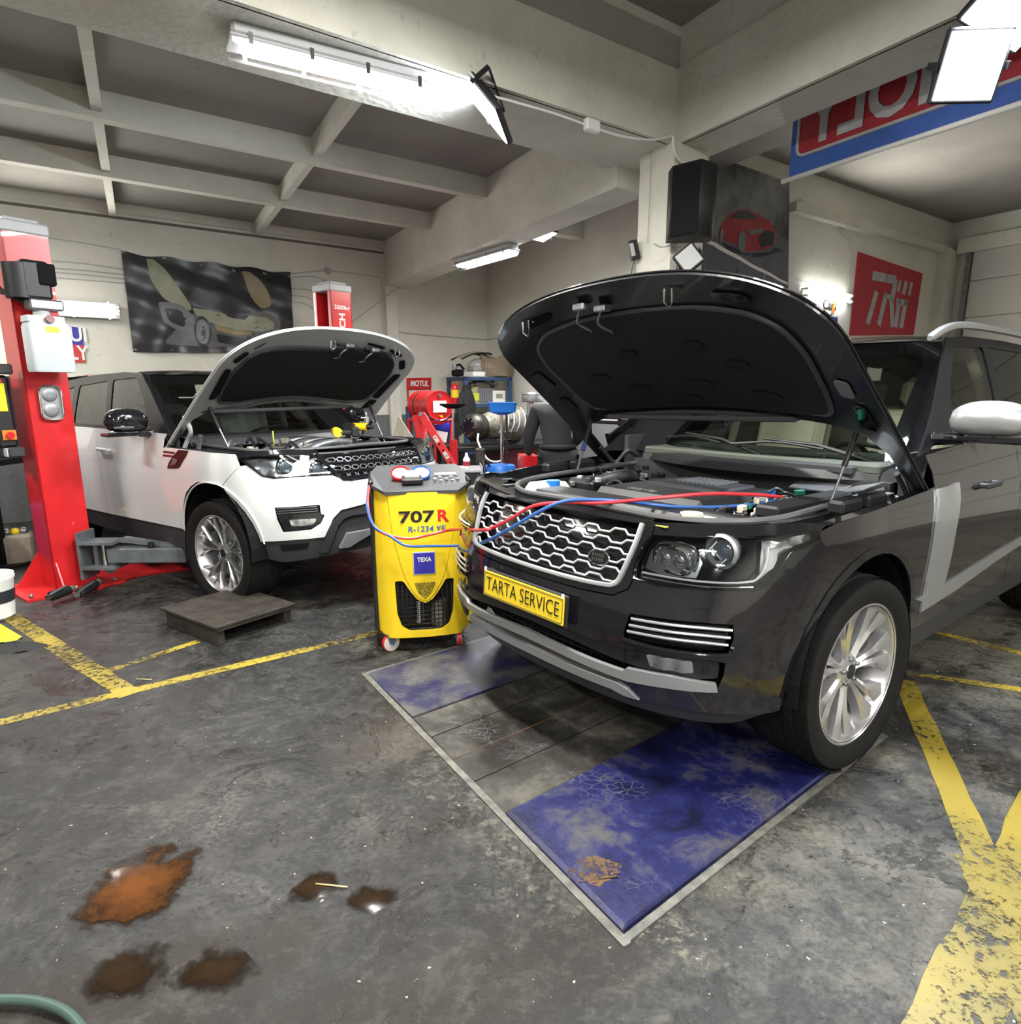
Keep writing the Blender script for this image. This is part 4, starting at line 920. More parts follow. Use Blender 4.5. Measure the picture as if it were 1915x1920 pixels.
# number plate
pc = V(.908, 0, .647); tl = unit(V(1, 0, .06)); yy = V(0, 1, 0); zz = unit(np.cross(tl, yy)); R = np.stack([yy, zz, tl], 1)
mb = MB(); mb.box(pc - tl * .008, (.545, .130, .016), M['black'], R, .006); pl = mb.build('plate_holder', ED)
mb = MB(); mb.box(pc + tl * .002, (.520, .112, .005), M['plate'], R, .004); mb.ring([pc + tl * .005 + R @ V(x, y, 0) for x, y in rnd([(-.252, -.048), (.252, -.048), (.252, .048), (-.252, .048)], .012)], .0012, M['black'], 4, closed=True)
np_ = mb.build('number_plate', pl)
mb = MB(); text_mb(mb, 'TARTA SERVICE', M['black'], pc + tl * .0062, yy, zz, .085, .001, width=.47, bold=-.01); mb.build('plate_lettering', np_)
mb = MB()
for a, z in ((-.25, .062), (.25, .060)): mb.box(pc + R @ V(a, z, .004), (.012, .018, .004), M['white'], R)
mb.build('plate_clips', pl)
# panel under the bay: bay tub and slam panel
bay = MB(); zb_ = .80
bay.bx((-.62, -.70, .55), (.55, .70, .57), M['matte']); bay.bx((-.66, -.76, .56), (-.62, .76, 1.06), M['dgrey'])
for sg in (1, -1): bay.bx((-.62, sg * .70, .56), (.45, sg * .735, .985), M['black'])
bay.bx((.50, -.66, .56), (.56, .66, .97), M['black']); bay.build('engine_bay', ED)
SEAL = [(-.60, .735, 1.03), (-.3, .735, 1.02), (.05, .74, 1.01), (.28, .72, 1.0), (.44, .62, .995), (.53, .45, .99), (.575, .25, 1.0), (.60, 0, 1.01)]
SEALF = SEAL + [(x, -y, z) for x, y, z in SEAL[::-1][1:]]
mb = MB(); mb.ring(crom([V(*p) for p in SEALF], 6), .014, M['rubber_s'], 8); mb.build('bay_seal', ED)
def fronttop(a): return DS(a, 1.0 if abs(a) < .54 else (1.022 if abs(a) < 1.1 else 1.02))
sp = crom([V(*p) for p in SEALF], 6); mb = MB(); n = 60; vs = []
for i in range(n + 1):
    a = 1.25 - 2.5 * i / n; p = fronttop(a) - V(.004, 0, 0); q = np.array(sp[int((.19 + .62 * i / n) * (len(sp) - 1))]) - V(0, 0, .012)
    for t in (0, .25, .5, .75, 1.): r_ = p * (1 - t) + q * t; r_[2] -= .022 * sin(pi * t) * (1 if abs(a) > .5 else .6); vs.append(r_)
mb.add(vs, [(5 * i + k, 5 * i + k + 1, 5 * i + 6 + k, 5 * i + 5 + k) for i in range(n) for k in range(4)], M['gloss'], True); slam = mb.build('slam_panel', ED)
mb = MB(); mb.box((.70, .52, 1.0), (.03, .09, .004), M['lime'], None, .001); mb.build('warning_sticker', slam)
tag(slam, kind=None)
for sg in (1, -1):   # fender channels
    mb = MB(); vs = []; n = 16
    for i in range(n + 1):
        a = 1.20 + (2.12 - 1.20) * i / n; zt_ = np.interp(a, [1.20, 1.449, 1.656, 2.049, 2.13], [1.01, 1.032, 1.043, 1.056, 1.066]); p = DS(a, zt_) ; x = p[0]
        for y, z in ((p[1] - .002, p[2]), (p[1] - .035, p[2] + .004), (p[1] - .045, p[2] - .045), (.80, p[2] - .055), (.79, 1.0), (.735, 1.0)): vs.append((x, sg * y, z))
    mb.add(vs, [(6 * i + k, 6 * i + k + 1, 6 * i + 7 + k, 6 * i + 6 + k) if sg > 0 else (6 * i + k, 6 * i + 6 + k, 6 * i + 7 + k, 6 * i + k + 1) for i in range(n) for k in range(5)], M['gloss'], True); ch = mb.build('fender_channel', ED)
    for x in (-.02, -.24):
        mb = MB(); mb.box((x, sg * .84, 1.035), (.17, .065, .055), M['black'], None, .012)
        for k in range(7): mb.box((x - .066 + k * .022, sg * .84, 1.064), (.012, .04, .004), M['matte'])
        mb.build('channel_vent', ch)
    mb = MB(); mb.cyl((-.42, sg * .82, 1.0), (-.42, sg * .82, 1.03), .012, M['chrome'], 8); mb.cyl((-.50, sg * .84, 1.0), (-.50, sg * .84, 1.03), .012, M['chrome'], 8); mb.box((-.45, sg * .80, 1.03), (.16, .03, .006), M['silver']); mb.build('hinge_bolt', ch)
# scuttle with wipers
mb = MB(); P = [(-.50, 1.06), (-.52, 1.10), (-.60, 1.115), (-.66, 1.09), (-.72, 1.12), (-.80, 1.10), (-.84, 1.04)]
vs = []; ny = 16
for j in range(ny + 1):
    y = -.76 + 1.52 * j / ny; b = -.17 * (y / .7) ** 2 * 1.0
    for x, z in P: vs.append((x + b + .02, y, z))
mp_ = len(P); mb.add(vs, [(j * mp_ + k, (j + 1) * mp_ + k, (j + 1) * mp_ + k + 1, j * mp_ + k + 1) for j in range(ny) for k in range(mp_ - 1)], M['black'], True); sc = mb.build('scuttle_panel', ED)
mb = MB(); mb.bx((-.70, .28, 1.085), (-.58, .60, 1.125), M['dgrey'], .008); mb.build('cabin_filter_box', sc)
for (y0, y1, x0) in ((.10, -.52, 0), (.62, .06, .0)):
    mb = MB(); a = V(-.70 - .17 * (y0 / .7) ** 2, y0, 1.12); b = Wf(y1, 1.20) + V(.03, 0, .02); mb.ring([a, (a + b) / 2 + V(.02, 0, .03), b], [.014, .010, .006], M['black'], 8)
    c0 = Wf(y1 - .18, 1.17) + V(.018, 0, .012); c1 = Wf(y1 + .32, 1.17) + V(.018, 0, .012); mb.ring(crom([c0, Wf(y1 + .07, 1.19) + V(.02, 0, .014), c1], 4), .008, M['black'], 6); mb.build('wiper', ED)
# engine and things in the bay
mb = MB(); mb.box((-.10, .02, .955), (.62, .66, .10), M['black'], None, .035); mb.box((-.22, .02, 1.0), (.34, .44, .03), M['dgrey'], None, .012)
for k in range(9): mb.box((-.30 + 0, -.10 + k * .028, 1.018), (.20, .012, .008), M['grey'])
eng = mb.build('engine_cover', ED); mb = MB(); text_mb(mb, 'SDV8', M['silver'], V(.13, -.05, 1.008), V(0, 1, 0), V(-1, 0, 0), .06, .002, width=.16); mb.build('engine_lettering', eng)
mb = MB(); mb.box((.36, -.02, .965), (.20, .92, .06), M['black'], None, .02); mb.ring([(.28, .40, .95), (.30, .50, .95), (.20, .60, .93)], .05, M['black'], 12); mb.build('air_duct', ED)
mb = MB(); mb.box((.26, -.585, .935), (.24, .19, .13), M['milky'], None, .04); tank = mb.build('coolant_tank', ED); mb = MB(); mb.cyl((.27, -.53, .98), (.27, -.53, 1.015), .036, M['bright_blue'], 20); mb.build('tank_cap', tank)
mb = MB(); mb.box((-.05, -.56, .95), (.22, .20, .10), M['black'], None, .02); mb.ring(crom([(.02, -.50, .98), (-.1, -.40, 1.02), (-.25, -.45, 1.0), (-.35, -.55, .98)], 5), .035, M['dgrey'], 12)
for k in range(8): mb.sph((random.uniform(-.2, .1), random.uniform(-.66, -.42), random.uniform(.97, 1.01)), random.uniform(.012, .024), M['steel'])
mb.build('thermostat_hoses', ED)
mb = MB(); mb.box((.30, .50, .94), (.16, .16, .08), M['lgrey'], None, .02); wt = mb.build('washer_filler', ED); mb = MB(); mb.cyl((.40, .44, .985), (.40, .44, .998), .045, M['milky'], 20); mb.build('filler_cap', wt)
mb = MB(); mb.bx((-.40, .60, .985), (.22, .70, 1.035), M['black'], .01); mb.build('fuse_box', ED)
for i in range(64):
    mb = MB(); x, y, z = (random.uniform(-.38, .24), random.uniform(.34, .62), random.uniform(.955, 1.02)) if i < 38 else (random.uniform(-.52, .12), random.uniform(-.66, -.38), random.uniform(.97, 1.03)); k = random.choice(['steel', 'lgrey', 'black', 'black', 'chrome', 'dgrey', 'bright_blue', 'green', 'cream'] if i < 38 else ['black', 'black', 'steel', 'dgrey', 'lgrey', 'chrome'])
    if i % 3: mb.box((x, y, z), (random.uniform(.02, .05), random.uniform(.015, .04), .025), M[k], np.array(Matrix.Rotation(random.uniform(0, 3), 3, 'Z')), .004)
    else: mb.ring(crom([(x, y, z), (x + random.uniform(-.1, .1), y + .03, z + .02), (x + random.uniform(-.12, .12), y + random.uniform(-.05, .1), z - .03)], 5), .007, M[random.choice(['black', 'steel', 'dgrey'])], 6)
    mb.build('connector', ED)
mb = MB(); mb.prism([(-.60, .62, 1.03), (-.60, .74, 1.06), (-.40, .74, 1.045), (-.38, .60, 1.01)], (0, 0, .006), M['silver']); mb.prism([(-.60, .35, 1.03), (-.60, .60, 1.03), (-.45, .62, 1.01), (-.47, .36, 1.01)], (0, 0, .006), M['silver']); mb.build('suspension_tower_plate', ED)

for L, y, r_ in ((.84, -.46, .05), (.98, -.18, .045), (.72, -.28, .055), (.74, .10, .055), (.90, .38, .045), (.68, .42, .06), (1.02, .22, .04), (.62, -.02, .05)):   # moulded pockets in the felt
    mb = MB(); f = lambda yy, LL: H(LL, -yy, -.006 - .03 * max(0, 1 - ((yy / .75) ** 4 + ((LL - .85) / .42) ** 4)))
    patch(mb, f, [(-y + r_ * 1.3 * cos(t), L + r_ * .55 * sin(t)) for t in np.linspace(0, 2 * pi, 16, endpoint=False)], M['felt2'], (), .02, -.009, .004); q = mb.build('felt_pocket'); q.parent = [c for c in bpy.data.objects if c.name == 'hood' and c.parent == ED][0]
mb = MB(); a = V(-.10, -.74, 1.01); b = H(.50, -.76, -.02); mb.cyl(a + (b - a) * .42, a + (b - a) * .56, .015, M['blue_h'], 10); mb.build('strut_sleeve', ED)
# ---------------------------------------------------------------- the white car
EW, S, HW_, pp, Wf, gy = build_car(WHITE)
GR = [(0, .888), (.33, .884), (.386, .888), (.455, .95), (.548, 1.060), (.545, 1.082), (.30, 1.088), (0, 1.09)]
mb = MB(); patch(mb, WS, mirror(GR), M['gloss'], (), .06, -.05, .01); gr = mb.build('radiator_grille', EW)
mb = MB(); tube_on(mb, WS, [(-a, z) for a, z in GR[1:6]] [::-1] + GR[:6], .012, M['gloss'], .002, 1, 8); mb.build('grille_frame', gr)
mb = MB()
for z in (1.055, 1.000, .945, .905): tube_on(mb, WS, [(-.42 - (z - .9) * .65, z), (-.2, z), (0, z), (.2, z), (.42 + (z - .9) * .65, z)], .011, M['gloss'], -.012, 3, 8, sq=.6)
for z0 in (1.028, .972, .925):
    am = .40 + (z0 - .9) * .65
    for ph in (0, 1):
        seq = [(-am, z0)]; x = -am + .04
        while x < am - .03: seq += [(x, z0 - .013 + .0 * ph) if ph else (x, z0 + .013), (x + .03, z0 - .013) if ph else (x + .03, z0 + .013), (x + .045, z0), (x + .055, z0)]; x += .07
        seq += [(am, z0)]; tube_on(mb, WS, seq, .003, M['silver'], -.02, 1, 5, smooth=False)
mb.build('grille_mesh', gr)
bd = WS(.34, .955) + V(.006, 0, 0); n_ = unit(V(1, .2, .3)); ux = unit(np.cross(UZ, n_)); uy = np.cross(n_, ux); el = [bd + ux * .045 * cos(t) + uy * .024 * sin(t) for t in np.linspace(0, 2 * pi, 28, endpoint=False)]
mb = MB(); mb.prism(el, n_ * .006, M['gloss']); mb.ring([p + n_ * .005 for p in el], .003, M['chrome'], 6, closed=True); mb.build('grille_badge', gr)
HOUT = [(.462, .925), (.881, .920), (.954, .936), (1.06, 1.008), (1.129, 1.048), (1.02, 1.060), (.899, 1.062), (.70, 1.062), (.58, 1.05), (.505, 1.005), (.455, .955)]
for sg in (1, -1):
    F = (lambda u, v: WS(u, v)) if sg > 0 else (lambda u, v: WS(-u, v)); fl = sg < 0
    mb = MB(); patch(mb, F, HOUT, M['darkchrome2'], (), .05, -.05 * sg, .004 * sg); hl = mb.build('headlight', EW, flip=fl)
    mb = MB(); patch(mb, F, HOUT, M['lens_clear'], (), .05, .001 * sg, 0.); mb.build('headlight_lens', hl, flip=fl)
    mb = MB(); tube_on(mb, WS, HOUT, .005, M['gloss'], -.004 * sg, 1, 6, closed=True, sg=sg); mb.build('headlight_rim', hl)
    fwd = unit(V(1, sg * .15, 0)); R = np.stack([np.cross(fwd, UZ) * -1, UZ, fwd], 1)
    for a, z, r in ((.785, .991, .040), (.546, .962, .036)):
        p = WS(sg * a, z) - V(.045, 0, 0); mb = MB(); mb.lathe([(r * 1.25, -.01), (r * 1.3, .02), (r * 1.1, .025), (r, .005)], M['chrome'], p, fwd, 24); pj = mb.build('projector', hl)
        mb = MB(); mb.sph(p, r, M['proj_lens'], (1, 1, .6), 18, 6, R, 0., 1.); mb.build('projector_lens', pj)
    mb = MB(); patch(mb, F, [(.85, .930), (.945, .945), (1.05, 1.012), (1.09, 1.035), (.95, 1.045), (.90, 1.0)], M['darkchrome2'], (), .03, -.025 * sg, .003 * sg, bulge=lambda u, v: .005 * sin(u * 240) * sin(v * 200)); mb.build('turn_reflector', hl, flip=fl)
    mb = MB(); tube_on(mb, WS, [(.48, .934), (.68, .932), (.85, .932)], .004, M['drl'], -.018 * sg, 4, 6, sg=sg); mb.build('daytime_strip', hl)
    mb = MB(); patch(mb, F, [(.55, 1.084), (.58, 1.054), (.70, 1.066), (.899, 1.066), (1.02, 1.064), (1.132, 1.05), (1.155, 1.073), (1.05, 1.092), (.8, 1.095)], M['gloss'], (), .05, -.002 * sg, .01 * sg); mb.build('headlight_brow', EW, flip=fl)
    mb = MB(); patch(mb, F, WFOG, M['gloss'], (), .05, -.03 * sg, .004 * sg); fg = mb.build('side_inlet', EW, flip=fl)
    mb = MB(); patch(mb, F, rnd([(.86, .690), (.575, .690), (.56, .668), (.585, .62), (.645, .588), (.82, .580)], .01), M['gloss'], (), .05, -.016 * sg, .014 * sg)
    for z in (.70, .714, .728): tube_on(mb, WS, [(.60, z), (.72, z), (.85, z - .003)], .004, M['dgrey'], -.02 * sg, 3, 6, sg=sg)
    fp = mb.build('fog_lamp_pod', fg, flip=fl)
    mb = MB(); patch(mb, F, rnd([(.783, .655), (.604, .655), (.627, .614), (.763, .609)], .01), M['lens_bright'], (), .02, -.010 * sg, .004 * sg, bulge=lambda u, v: .004 * sin(u * 120)); mb.build('fog_lamp', EW, flip=fl)
    # gill behind the wheel
    mb = MB(); patch(mb, F, [(1.812, 1.068), (1.675, 1.070), (1.70, 1.03), (1.785, .950), (1.825, .940), (1.961, .931), (1.935, .975), (1.88, 1.02)], M['dark_red'], (), .04, .006 * sg, .006 * sg); gl = mb.build('fender_gill', EW, flip=fl)
    mb = MB(); patch(mb, F, [(1.80, 1.0), (1.84, .965), (1.92, .948), (1.87, 1.01)], M['steel'], (), .03, .009 * sg, .003 * sg); mb.build('gill_mesh', gl, flip=fl)
    for z in (1.043, 1.018):
        mb = MB(); patch(mb, F, [(1.87, z + .008), (2.035, z + .008), (2.035, z - .006), (1.87, z - .006)], M['gloss'], (), .05, .003 * sg, .004 * sg); mb.build('gill_slot', gl, flip=fl)
    mb = MB(); tube_on(mb, WS, arc(LW, .44, .437, 7, 173, 22), .006, M['white_paint'], -.005 * sg, 1, 6, sg=sg); mb.build('arch_lip', EW)
# dark lower mouth with grey frame and silver skid plate
mb = MB(); patch(mb, WS, mirror([(0, .725), (.246, .721), (.442, .694), (.50, .64), (.55, .52), (.45, .45), (0, .45)]), M['matte'], (), .07, -.03, .01); mouth = mb.build('lower_intake', EW)
U = [(0, .655), (.38, .652), (.43, .638), (.475, .595), (.545, .42), (.60, .42), (.520, .61), (.465, .665), (.40, .685), (0, .69)]
pp('intake_frame', U, M['dgloss'], (), .05, .010, .03, sym=True)
pp('skid_plate', [(0, .545), (.232, .543), (.417, .537), (.470, .440), (.40, .440), (.34, .470), (.25, .505), (0, .508)], M['silverp'], (), .05, .018, .03, sym=True)
for sg in (1, -1):
    F = (lambda u, v: WS(u, v)) if sg > 0 else (lambda u, v: WS(-u, v))
    mb = MB(); patch(mb, F, [(.66, .49), (.86, .485), (.85, .44), (.68, .45)], M['matte'], (), .05, -.012 * sg, .003 * sg); mb.build('valance_slot', EW, flip=sg < 0)
pp('washer_cap', rnd([(.60, .885), (.70, .885), (.70, .857), (.605, .857)], .008), M['white_paint'], (), .04, .002, .003)
# bay
bay = MB(); bay.bx((-.62, -.66, .60), (.45, .66, .62), M['matte']); bay.bx((-.66, -.72, .6), (-.62, .72, 1.12), M['dgrey'])
for sg in (1, -1): bay.bx((-.62, sg * .66, .6), (.36, sg * .70, 1.05), M['black'])
bay.bx((.42, -.62, .6), (.46, .62, 1.04), M['black']); bay.build('engine_bay', EW)
SEAL = [(-.60, .70, 1.09), (-.3, .70, 1.085), (.02, .70, 1.08), (.22, .66, 1.075), (.34, .55, 1.075), (.42, .38, 1.08), (.47, .2, 1.085), (.48, 0, 1.09)]
SEALF = SEAL + [(x, -y, z) for x, y, z in SEAL[::-1][1:]]
mb = MB(); mb.ring(crom([V(*p) for p in SEALF], 6), .013, M['rubber_s'], 8); mb.build('bay_seal', EW)
sp = crom([V(*p) for p in SEALF], 6); mb = MB(); n = 60; vs = []
for i in range(n + 1):
    a = 1.22 - 2.44 * i / n; p = WS(a, 1.086 if abs(a) < 1.1 else 1.074) - V(.004, 0, 0); q = np.array(sp[int((.20 + .60 * i / n) * (len(sp) - 1))]) - V(0, 0, .012)
    for t in (0, .25, .5, .75, 1.): r_ = p * (1 - t) + q * t; r_[2] -= .02 * sin(pi * t); vs.append(r_)
mb.add(vs, [(5 * i + k, 5 * i + k + 1, 5 * i + 6 + k, 5 * i + 5 + k) for i in range(n) for k in range(4)], M['gloss'], True); mb.build('slam_panel', EW)
for sg in (1, -1):
    mb = MB(); vs = []; n = 12
    for i in range(n + 1):
        a = 1.16 + (2.04 - 1.16) * i / n; p = WS(a, 1.076)
        for y, z in ((p[1] - .002, 1.076), (p[1] - .03, 1.08), (p[1] - .04, 1.04), (.76, 1.035), (.70, 1.07)): vs.append((p[0], sg * y, z))
    mb.add(vs, [(5 * i + k, 5 * i + k + 1, 5 * i + 6 + k, 5 * i + 5 + k) if sg > 0 else (5 * i + k, 5 * i + 5 + k, 5 * i + 6 + k, 5 * i + k + 1) for i in range(n) for k in range(4)], M['black'], True); mb.build('fender_channel', EW)
    mb = MB(); mb.ring(crom([(-.55, sg * .80, 1.06), (-.50, sg * .79, 1.13), (-.42, sg * .80, 1.2), (-.45, sg * .82, 1.3)], 4), .016, M['white_paint'], 6); mb.box((-.40, sg * .76, 1.10), (.03, .02, .14), M['silver'], np.array(Matrix.Rotation(.5, 3, 'Y'))); mb.build('hinge_arm', EW)
mb = MB(); P = [(-.44, 1.10), (-.48, 1.15), (-.60, 1.165), (-.72, 1.155), (-.80, 1.08)]; vs = []; ny = 16
for j in range(ny + 1):
    y = -.72 + 1.44 * j / ny; b = -.17 * (y / .7) ** 2
    for x, z in P: vs.append((x + b + .03, y, z - .03))
mp_ = len(P); mb.add(vs, [(j * mp_ + k, (j + 1) * mp_ + k, (j + 1) * mp_ + k + 1, j * mp_ + k + 1) for j in range(ny) for k in range(mp_ - 1)], M['dgrey'], True); mb.build('scuttle_panel', EW)
mb = MB(); mb.box((-.12, 0, 1.0), (.62, .56, .12), M['alu'], None, .04)
for k in range(6): mb.ring(crom([(-.35 + k * .1, -.35, 1.0), (-.33 + k * .1, -.12, 1.09), (-.3 + k * .1, .12, 1.09), (-.35 + k * .1, .36, 1.0)], 4), .022, M['steel'] if k % 2 else M['black'], 8)
mb.build('engine_block', EW)
mb = MB(); mb.box((.28, 0, 1.03), (.12, .9, .05), M['grey'], None, .015); mb.build('radiator_top', EW)
for i in range(44):
    mb = MB(); x, y, z = random.uniform(-.42, .28), random.uniform(-.62, .62), random.uniform(1.04, 1.10); k = random.choice(['steel', 'alu', 'black', 'black', 'dgrey', 'chrome', 'milky', 'grey'])
    if i % 3: mb.box((x, y, z), (random.uniform(.03, .10), random.uniform(.03, .08), .04), M[k], np.array(Matrix.Rotation(random.uniform(0, 3), 3, 'Z')), .006)
    else: mb.ring(crom([(x, y, z), (x + random.uniform(-.1, .1), y + .05, z + .03), (x + random.uniform(-.12, .12), y + random.uniform(-.1, .14), z - .03)], 5), .011, M[random.choice(['black', 'steel', 'dgrey'])], 6)
    mb.build('engine_fitting', EW)
mb = MB(); mb.ring([(.0, -.42, 1.08), (.0, -.42, 1.19)], .005, M['lime'], 6); mb.build('dipstick', EW)

hw = [c for c in bpy.data.objects if c.name.startswith('hood') and not c.name.startswith('hood_') and c.parent == EW][0]
mb = MB(); mb.ring(crom([HW_(1.125, -.01, -.02), HW_(1.13, .05, -.03), HW_(1.09, .12, -.02), HW_(1.10, .22, -.03), HW_(1.085, .30, -.02), HW_(1.12, .36, -.03), HW_(1.09, .46, -.02), HW_(1.10, .53, -.03)], 5), .008, M['black'], 6); mb.build('hood_wiring', hw)
for L, y in ((1.12, .05), (1.10, .20), (1.11, .30), (1.10, .50)): mb = MB(); mb.box(HW_(L, y, -.025), (.035, .05, .02), M['black'], None, .004); mb.build('wiring_connector', hw)
# ---------------------------------------------------------------- plates let into the floor under the dark car
def rustpaint(name, c0, c1, c2, p=(.35, .5, .62), rough=.35, sc=3., fsc=18.):
    m = bpy.data.materials.new(name); m.use_nodes = True; nt = m.node_tree; b = nt.nodes['Principled BSDF']; L = nt.links.new; N = nt.nodes.new
    tc = N('ShaderNodeTexCoord'); n1 = N('ShaderNodeTexNoise'); n1.inputs['Scale'].default_value = sc; n1.inputs['Detail'].default_value = 12; n1.inputs['Roughness'].default_value = .7; n1.inputs['Distortion'].default_value = .4; L(tc.outputs['Object'], n1.inputs[0])
    rp = N('ShaderNodeValToRGB'); e = rp.color_ramp.elements; e[0].position = p[0]; e[0].color = (*c0, 1); e[1].position = p[2]; e[1].color = (*c2, 1); q = e.new(p[1]); q.color = (*c1, 1); L(n1.outputs[0], rp.inputs[0])
    vo = N('ShaderNodeTexVoronoi'); vo.feature = 'DISTANCE_TO_EDGE'; vo.inputs['Scale'].default_value = 22; mp = N('ShaderNodeMapping'); mp.inputs['Scale'].default_value = (1, 1.6, 1); mp.inputs['Rotation'].default_value = (0, 0, .6); L(tc.outputs['Object'], mp.inputs[0]); L(mp.outputs[0], vo.inputs['Vector'])
    mr = N('ShaderNodeMapRange'); mr.inputs[1].default_value = .02; mr.inputs[2].default_value = .05; mr.inputs[3].default_value = .35; mr.inputs[4].default_value = 0; L(vo.outputs['Distance'], mr.inputs[0])
    n2 = N('ShaderNodeTexNoise'); n2.inputs['Scale'].default_value = 2.6; n2.inputs['Detail'].default_value = 4; L(tc.outputs['Object'], n2.inputs[0]); m2 = N('ShaderNodeMapRange'); m2.inputs[1].default_value = .55; m2.inputs[2].default_value = .62; L(n2.outputs[0], m2.inputs[0])
    mu = N('ShaderNodeMath'); mu.operation = 'MULTIPLY'; L(mr.outputs[0], mu.inputs[0]); L(m2.outputs[0], mu.inputs[1])
    mx = N('ShaderNodeMixRGB'); L(mu.outputs[0], mx.inputs[0]); L(rp.outputs[0], mx.inputs[1]); mx.inputs[2].default_value = (.16, .16, .19, 1); L(mx.outputs[0], b.inputs['Base Color'])
    m3 = N('ShaderNodeMapRange'); m3.inputs[1].default_value = .35; m3.inputs[2].default_value = .65; m3.inputs[3].default_value = rough; m3.inputs[4].default_value = rough + .3; L(n1.outputs[0], m3.inputs[0]); L(m3.outputs[0], b.inputs['Roughness'])
    n4 = N('ShaderNodeTexNoise'); n4.inputs['Scale'].default_value = 60; n4.inputs['Detail'].default_value = 5; L(tc.outputs['Object'], n4.inputs[0]); bp = N('ShaderNodeBump'); bp.inputs['Strength'].default_value = .25; bp.inputs['Distance'].default_value = .004; L(n4.outputs[0], bp.inputs['Height']); L(bp.outputs[0], b.inputs['Normal'])
    return m
M['plate_blue'] = rustpaint('scuffed blue steel plate', (.005, .006, .025), (.006, .008, .070), (.055, .055, .062), (.36, .50, .62))
M['plate_blue2'] = rustpaint('dusty blue steel plate', (.010, .012, .06), (.02, .022, .06), (.085, .082, .075), (.34, .47, .62))
M['ply'] = rustpaint('oily grey board', (.012, .011, .009), (.035, .033, .03), (.15, .14, .115), (.38, .52, .70), .45, 2.2)
M['rust'] = mat('rust patch', (.16, .075, .028), .8, var=.5, vs=14)
M['pit'] = mat('worn steel edge', (.20, .20, .18), .55, .4, var=.5, vs=20)
Pn = [atz(*p)[:2] for p in ((690, 1265), (775, 1348), (948, 1530), (1170, 1755))]
dm = unit(V(sin(radians(50.5)), cos(radians(50.5)), 0)[:2])
def plate(name, a, b, ln, z, m, label, cat, th=.03, bev=.012, gap=.006, parts=None):
    e = unit(b - a); a = a + e * gap; b = b - e * gap; o = (a + b) / 2; c = [np.r_[q, 0] for q in (a, b, b + dm * ln, a + dm * ln)]
    mb = MB(); g = sum(c) / 4; ins = [q + (g - q) * (bev / np.linalg.norm(g - q)) * 1.4 for q in c]
    lo = [q + V(0, 0, .001) for q in c]; mi = [q + V(0, 0, z - bev * .6) for q in c]; hi = [q + V(0, 0, z) for q in ins]
    mb.add(lo + mi + hi, [(i, (i + 1) % 4, (i + 1) % 4 + 4, i + 4) for i in range(4)] + [(i + 4, (i + 1) % 4 + 4, (i + 1) % 4 + 8, i + 8) for i in range(4)] + [(8, 9, 10, 11)], M[m])
    ob = mb.build(name); return tag(ob, label, cat), (a, b)
near, _ = plate('floor_plate', Pn[2], Pn[3], 1.62, .022, 'plate_blue', 'large scuffed blue steel plate under the left front wheel of the dark car', 'floor plate')
mid, _ = plate('wooden_pit_cover', Pn[1], Pn[2], 1.75, .008, 'ply', 'grey oily boards between the two blue plates', 'floor cover', bev=.004)
far, _ = plate('floor_plate', Pn[0], Pn[1], 1.70, .012, 'plate_blue2', 'smaller dusty blue steel plate behind the grey boards', 'floor plate', bev=.006)
mb = MB(); q = atz(1112, 1632, .0225); vs = [q + V(.085 * cos(t) * (1 + random.uniform(-.25, .2)), .060 * sin(t) * (1 + random.uniform(-.25, .2)), .0004) for t in np.linspace(0, 2 * pi, 40, endpoint=False)]
M['rust_w'] = worn_paint('rust patch flakes', (.10, .055, .025), (.06, .035, .02), .69, .8, 60, 9)
mb.add(vs, [tuple(range(40))], M['rust_w']); r_ = mb.build('rust_patch'); r_.parent = near
# board joints
mb = MB(); e12 = unit(Pn[2] - Pn[1]); 
for t in (.25, .5, .72):
    a = np.r_[Pn[1] + (Pn[2] - Pn[1]) * t, .0085]; mb.ring([a, a + np.r_[dm, 0] * 1.7], .0022, M['rust'] if t == .5 else M['matte'], 4)
j = mb.build('board_joint'); j.parent = mid
# steel angle round the plates
mb = MB(); a = np.r_[Pn[0], 0]; b = np.r_[Pn[3], 0]; e = unit(b - a); n = V(e[1], -e[0], 0)
n = n if n @ V(-1, -1, 0) > 0 else -n
mb.prism([a - e * .02, b + e * .03, b + e * .03 + n * .028, a - e * .02 + n * .028], (0, 0, .006), M['pit'])
for P_, s_ in ((Pn[3], 1), (Pn[0], -1)):
    p = np.r_[P_, 0]; d3 = np.r_[dm, 0]; mb.prism([p, p + d3 * 1.68, p + d3 * 1.68 + e * s_ * .025, p + e * s_ * .025], (0, 0, .006), M['pit'])
tag(mb.build('steel_edging'), 'worn steel edging set in the floor around the plates', 'edging')
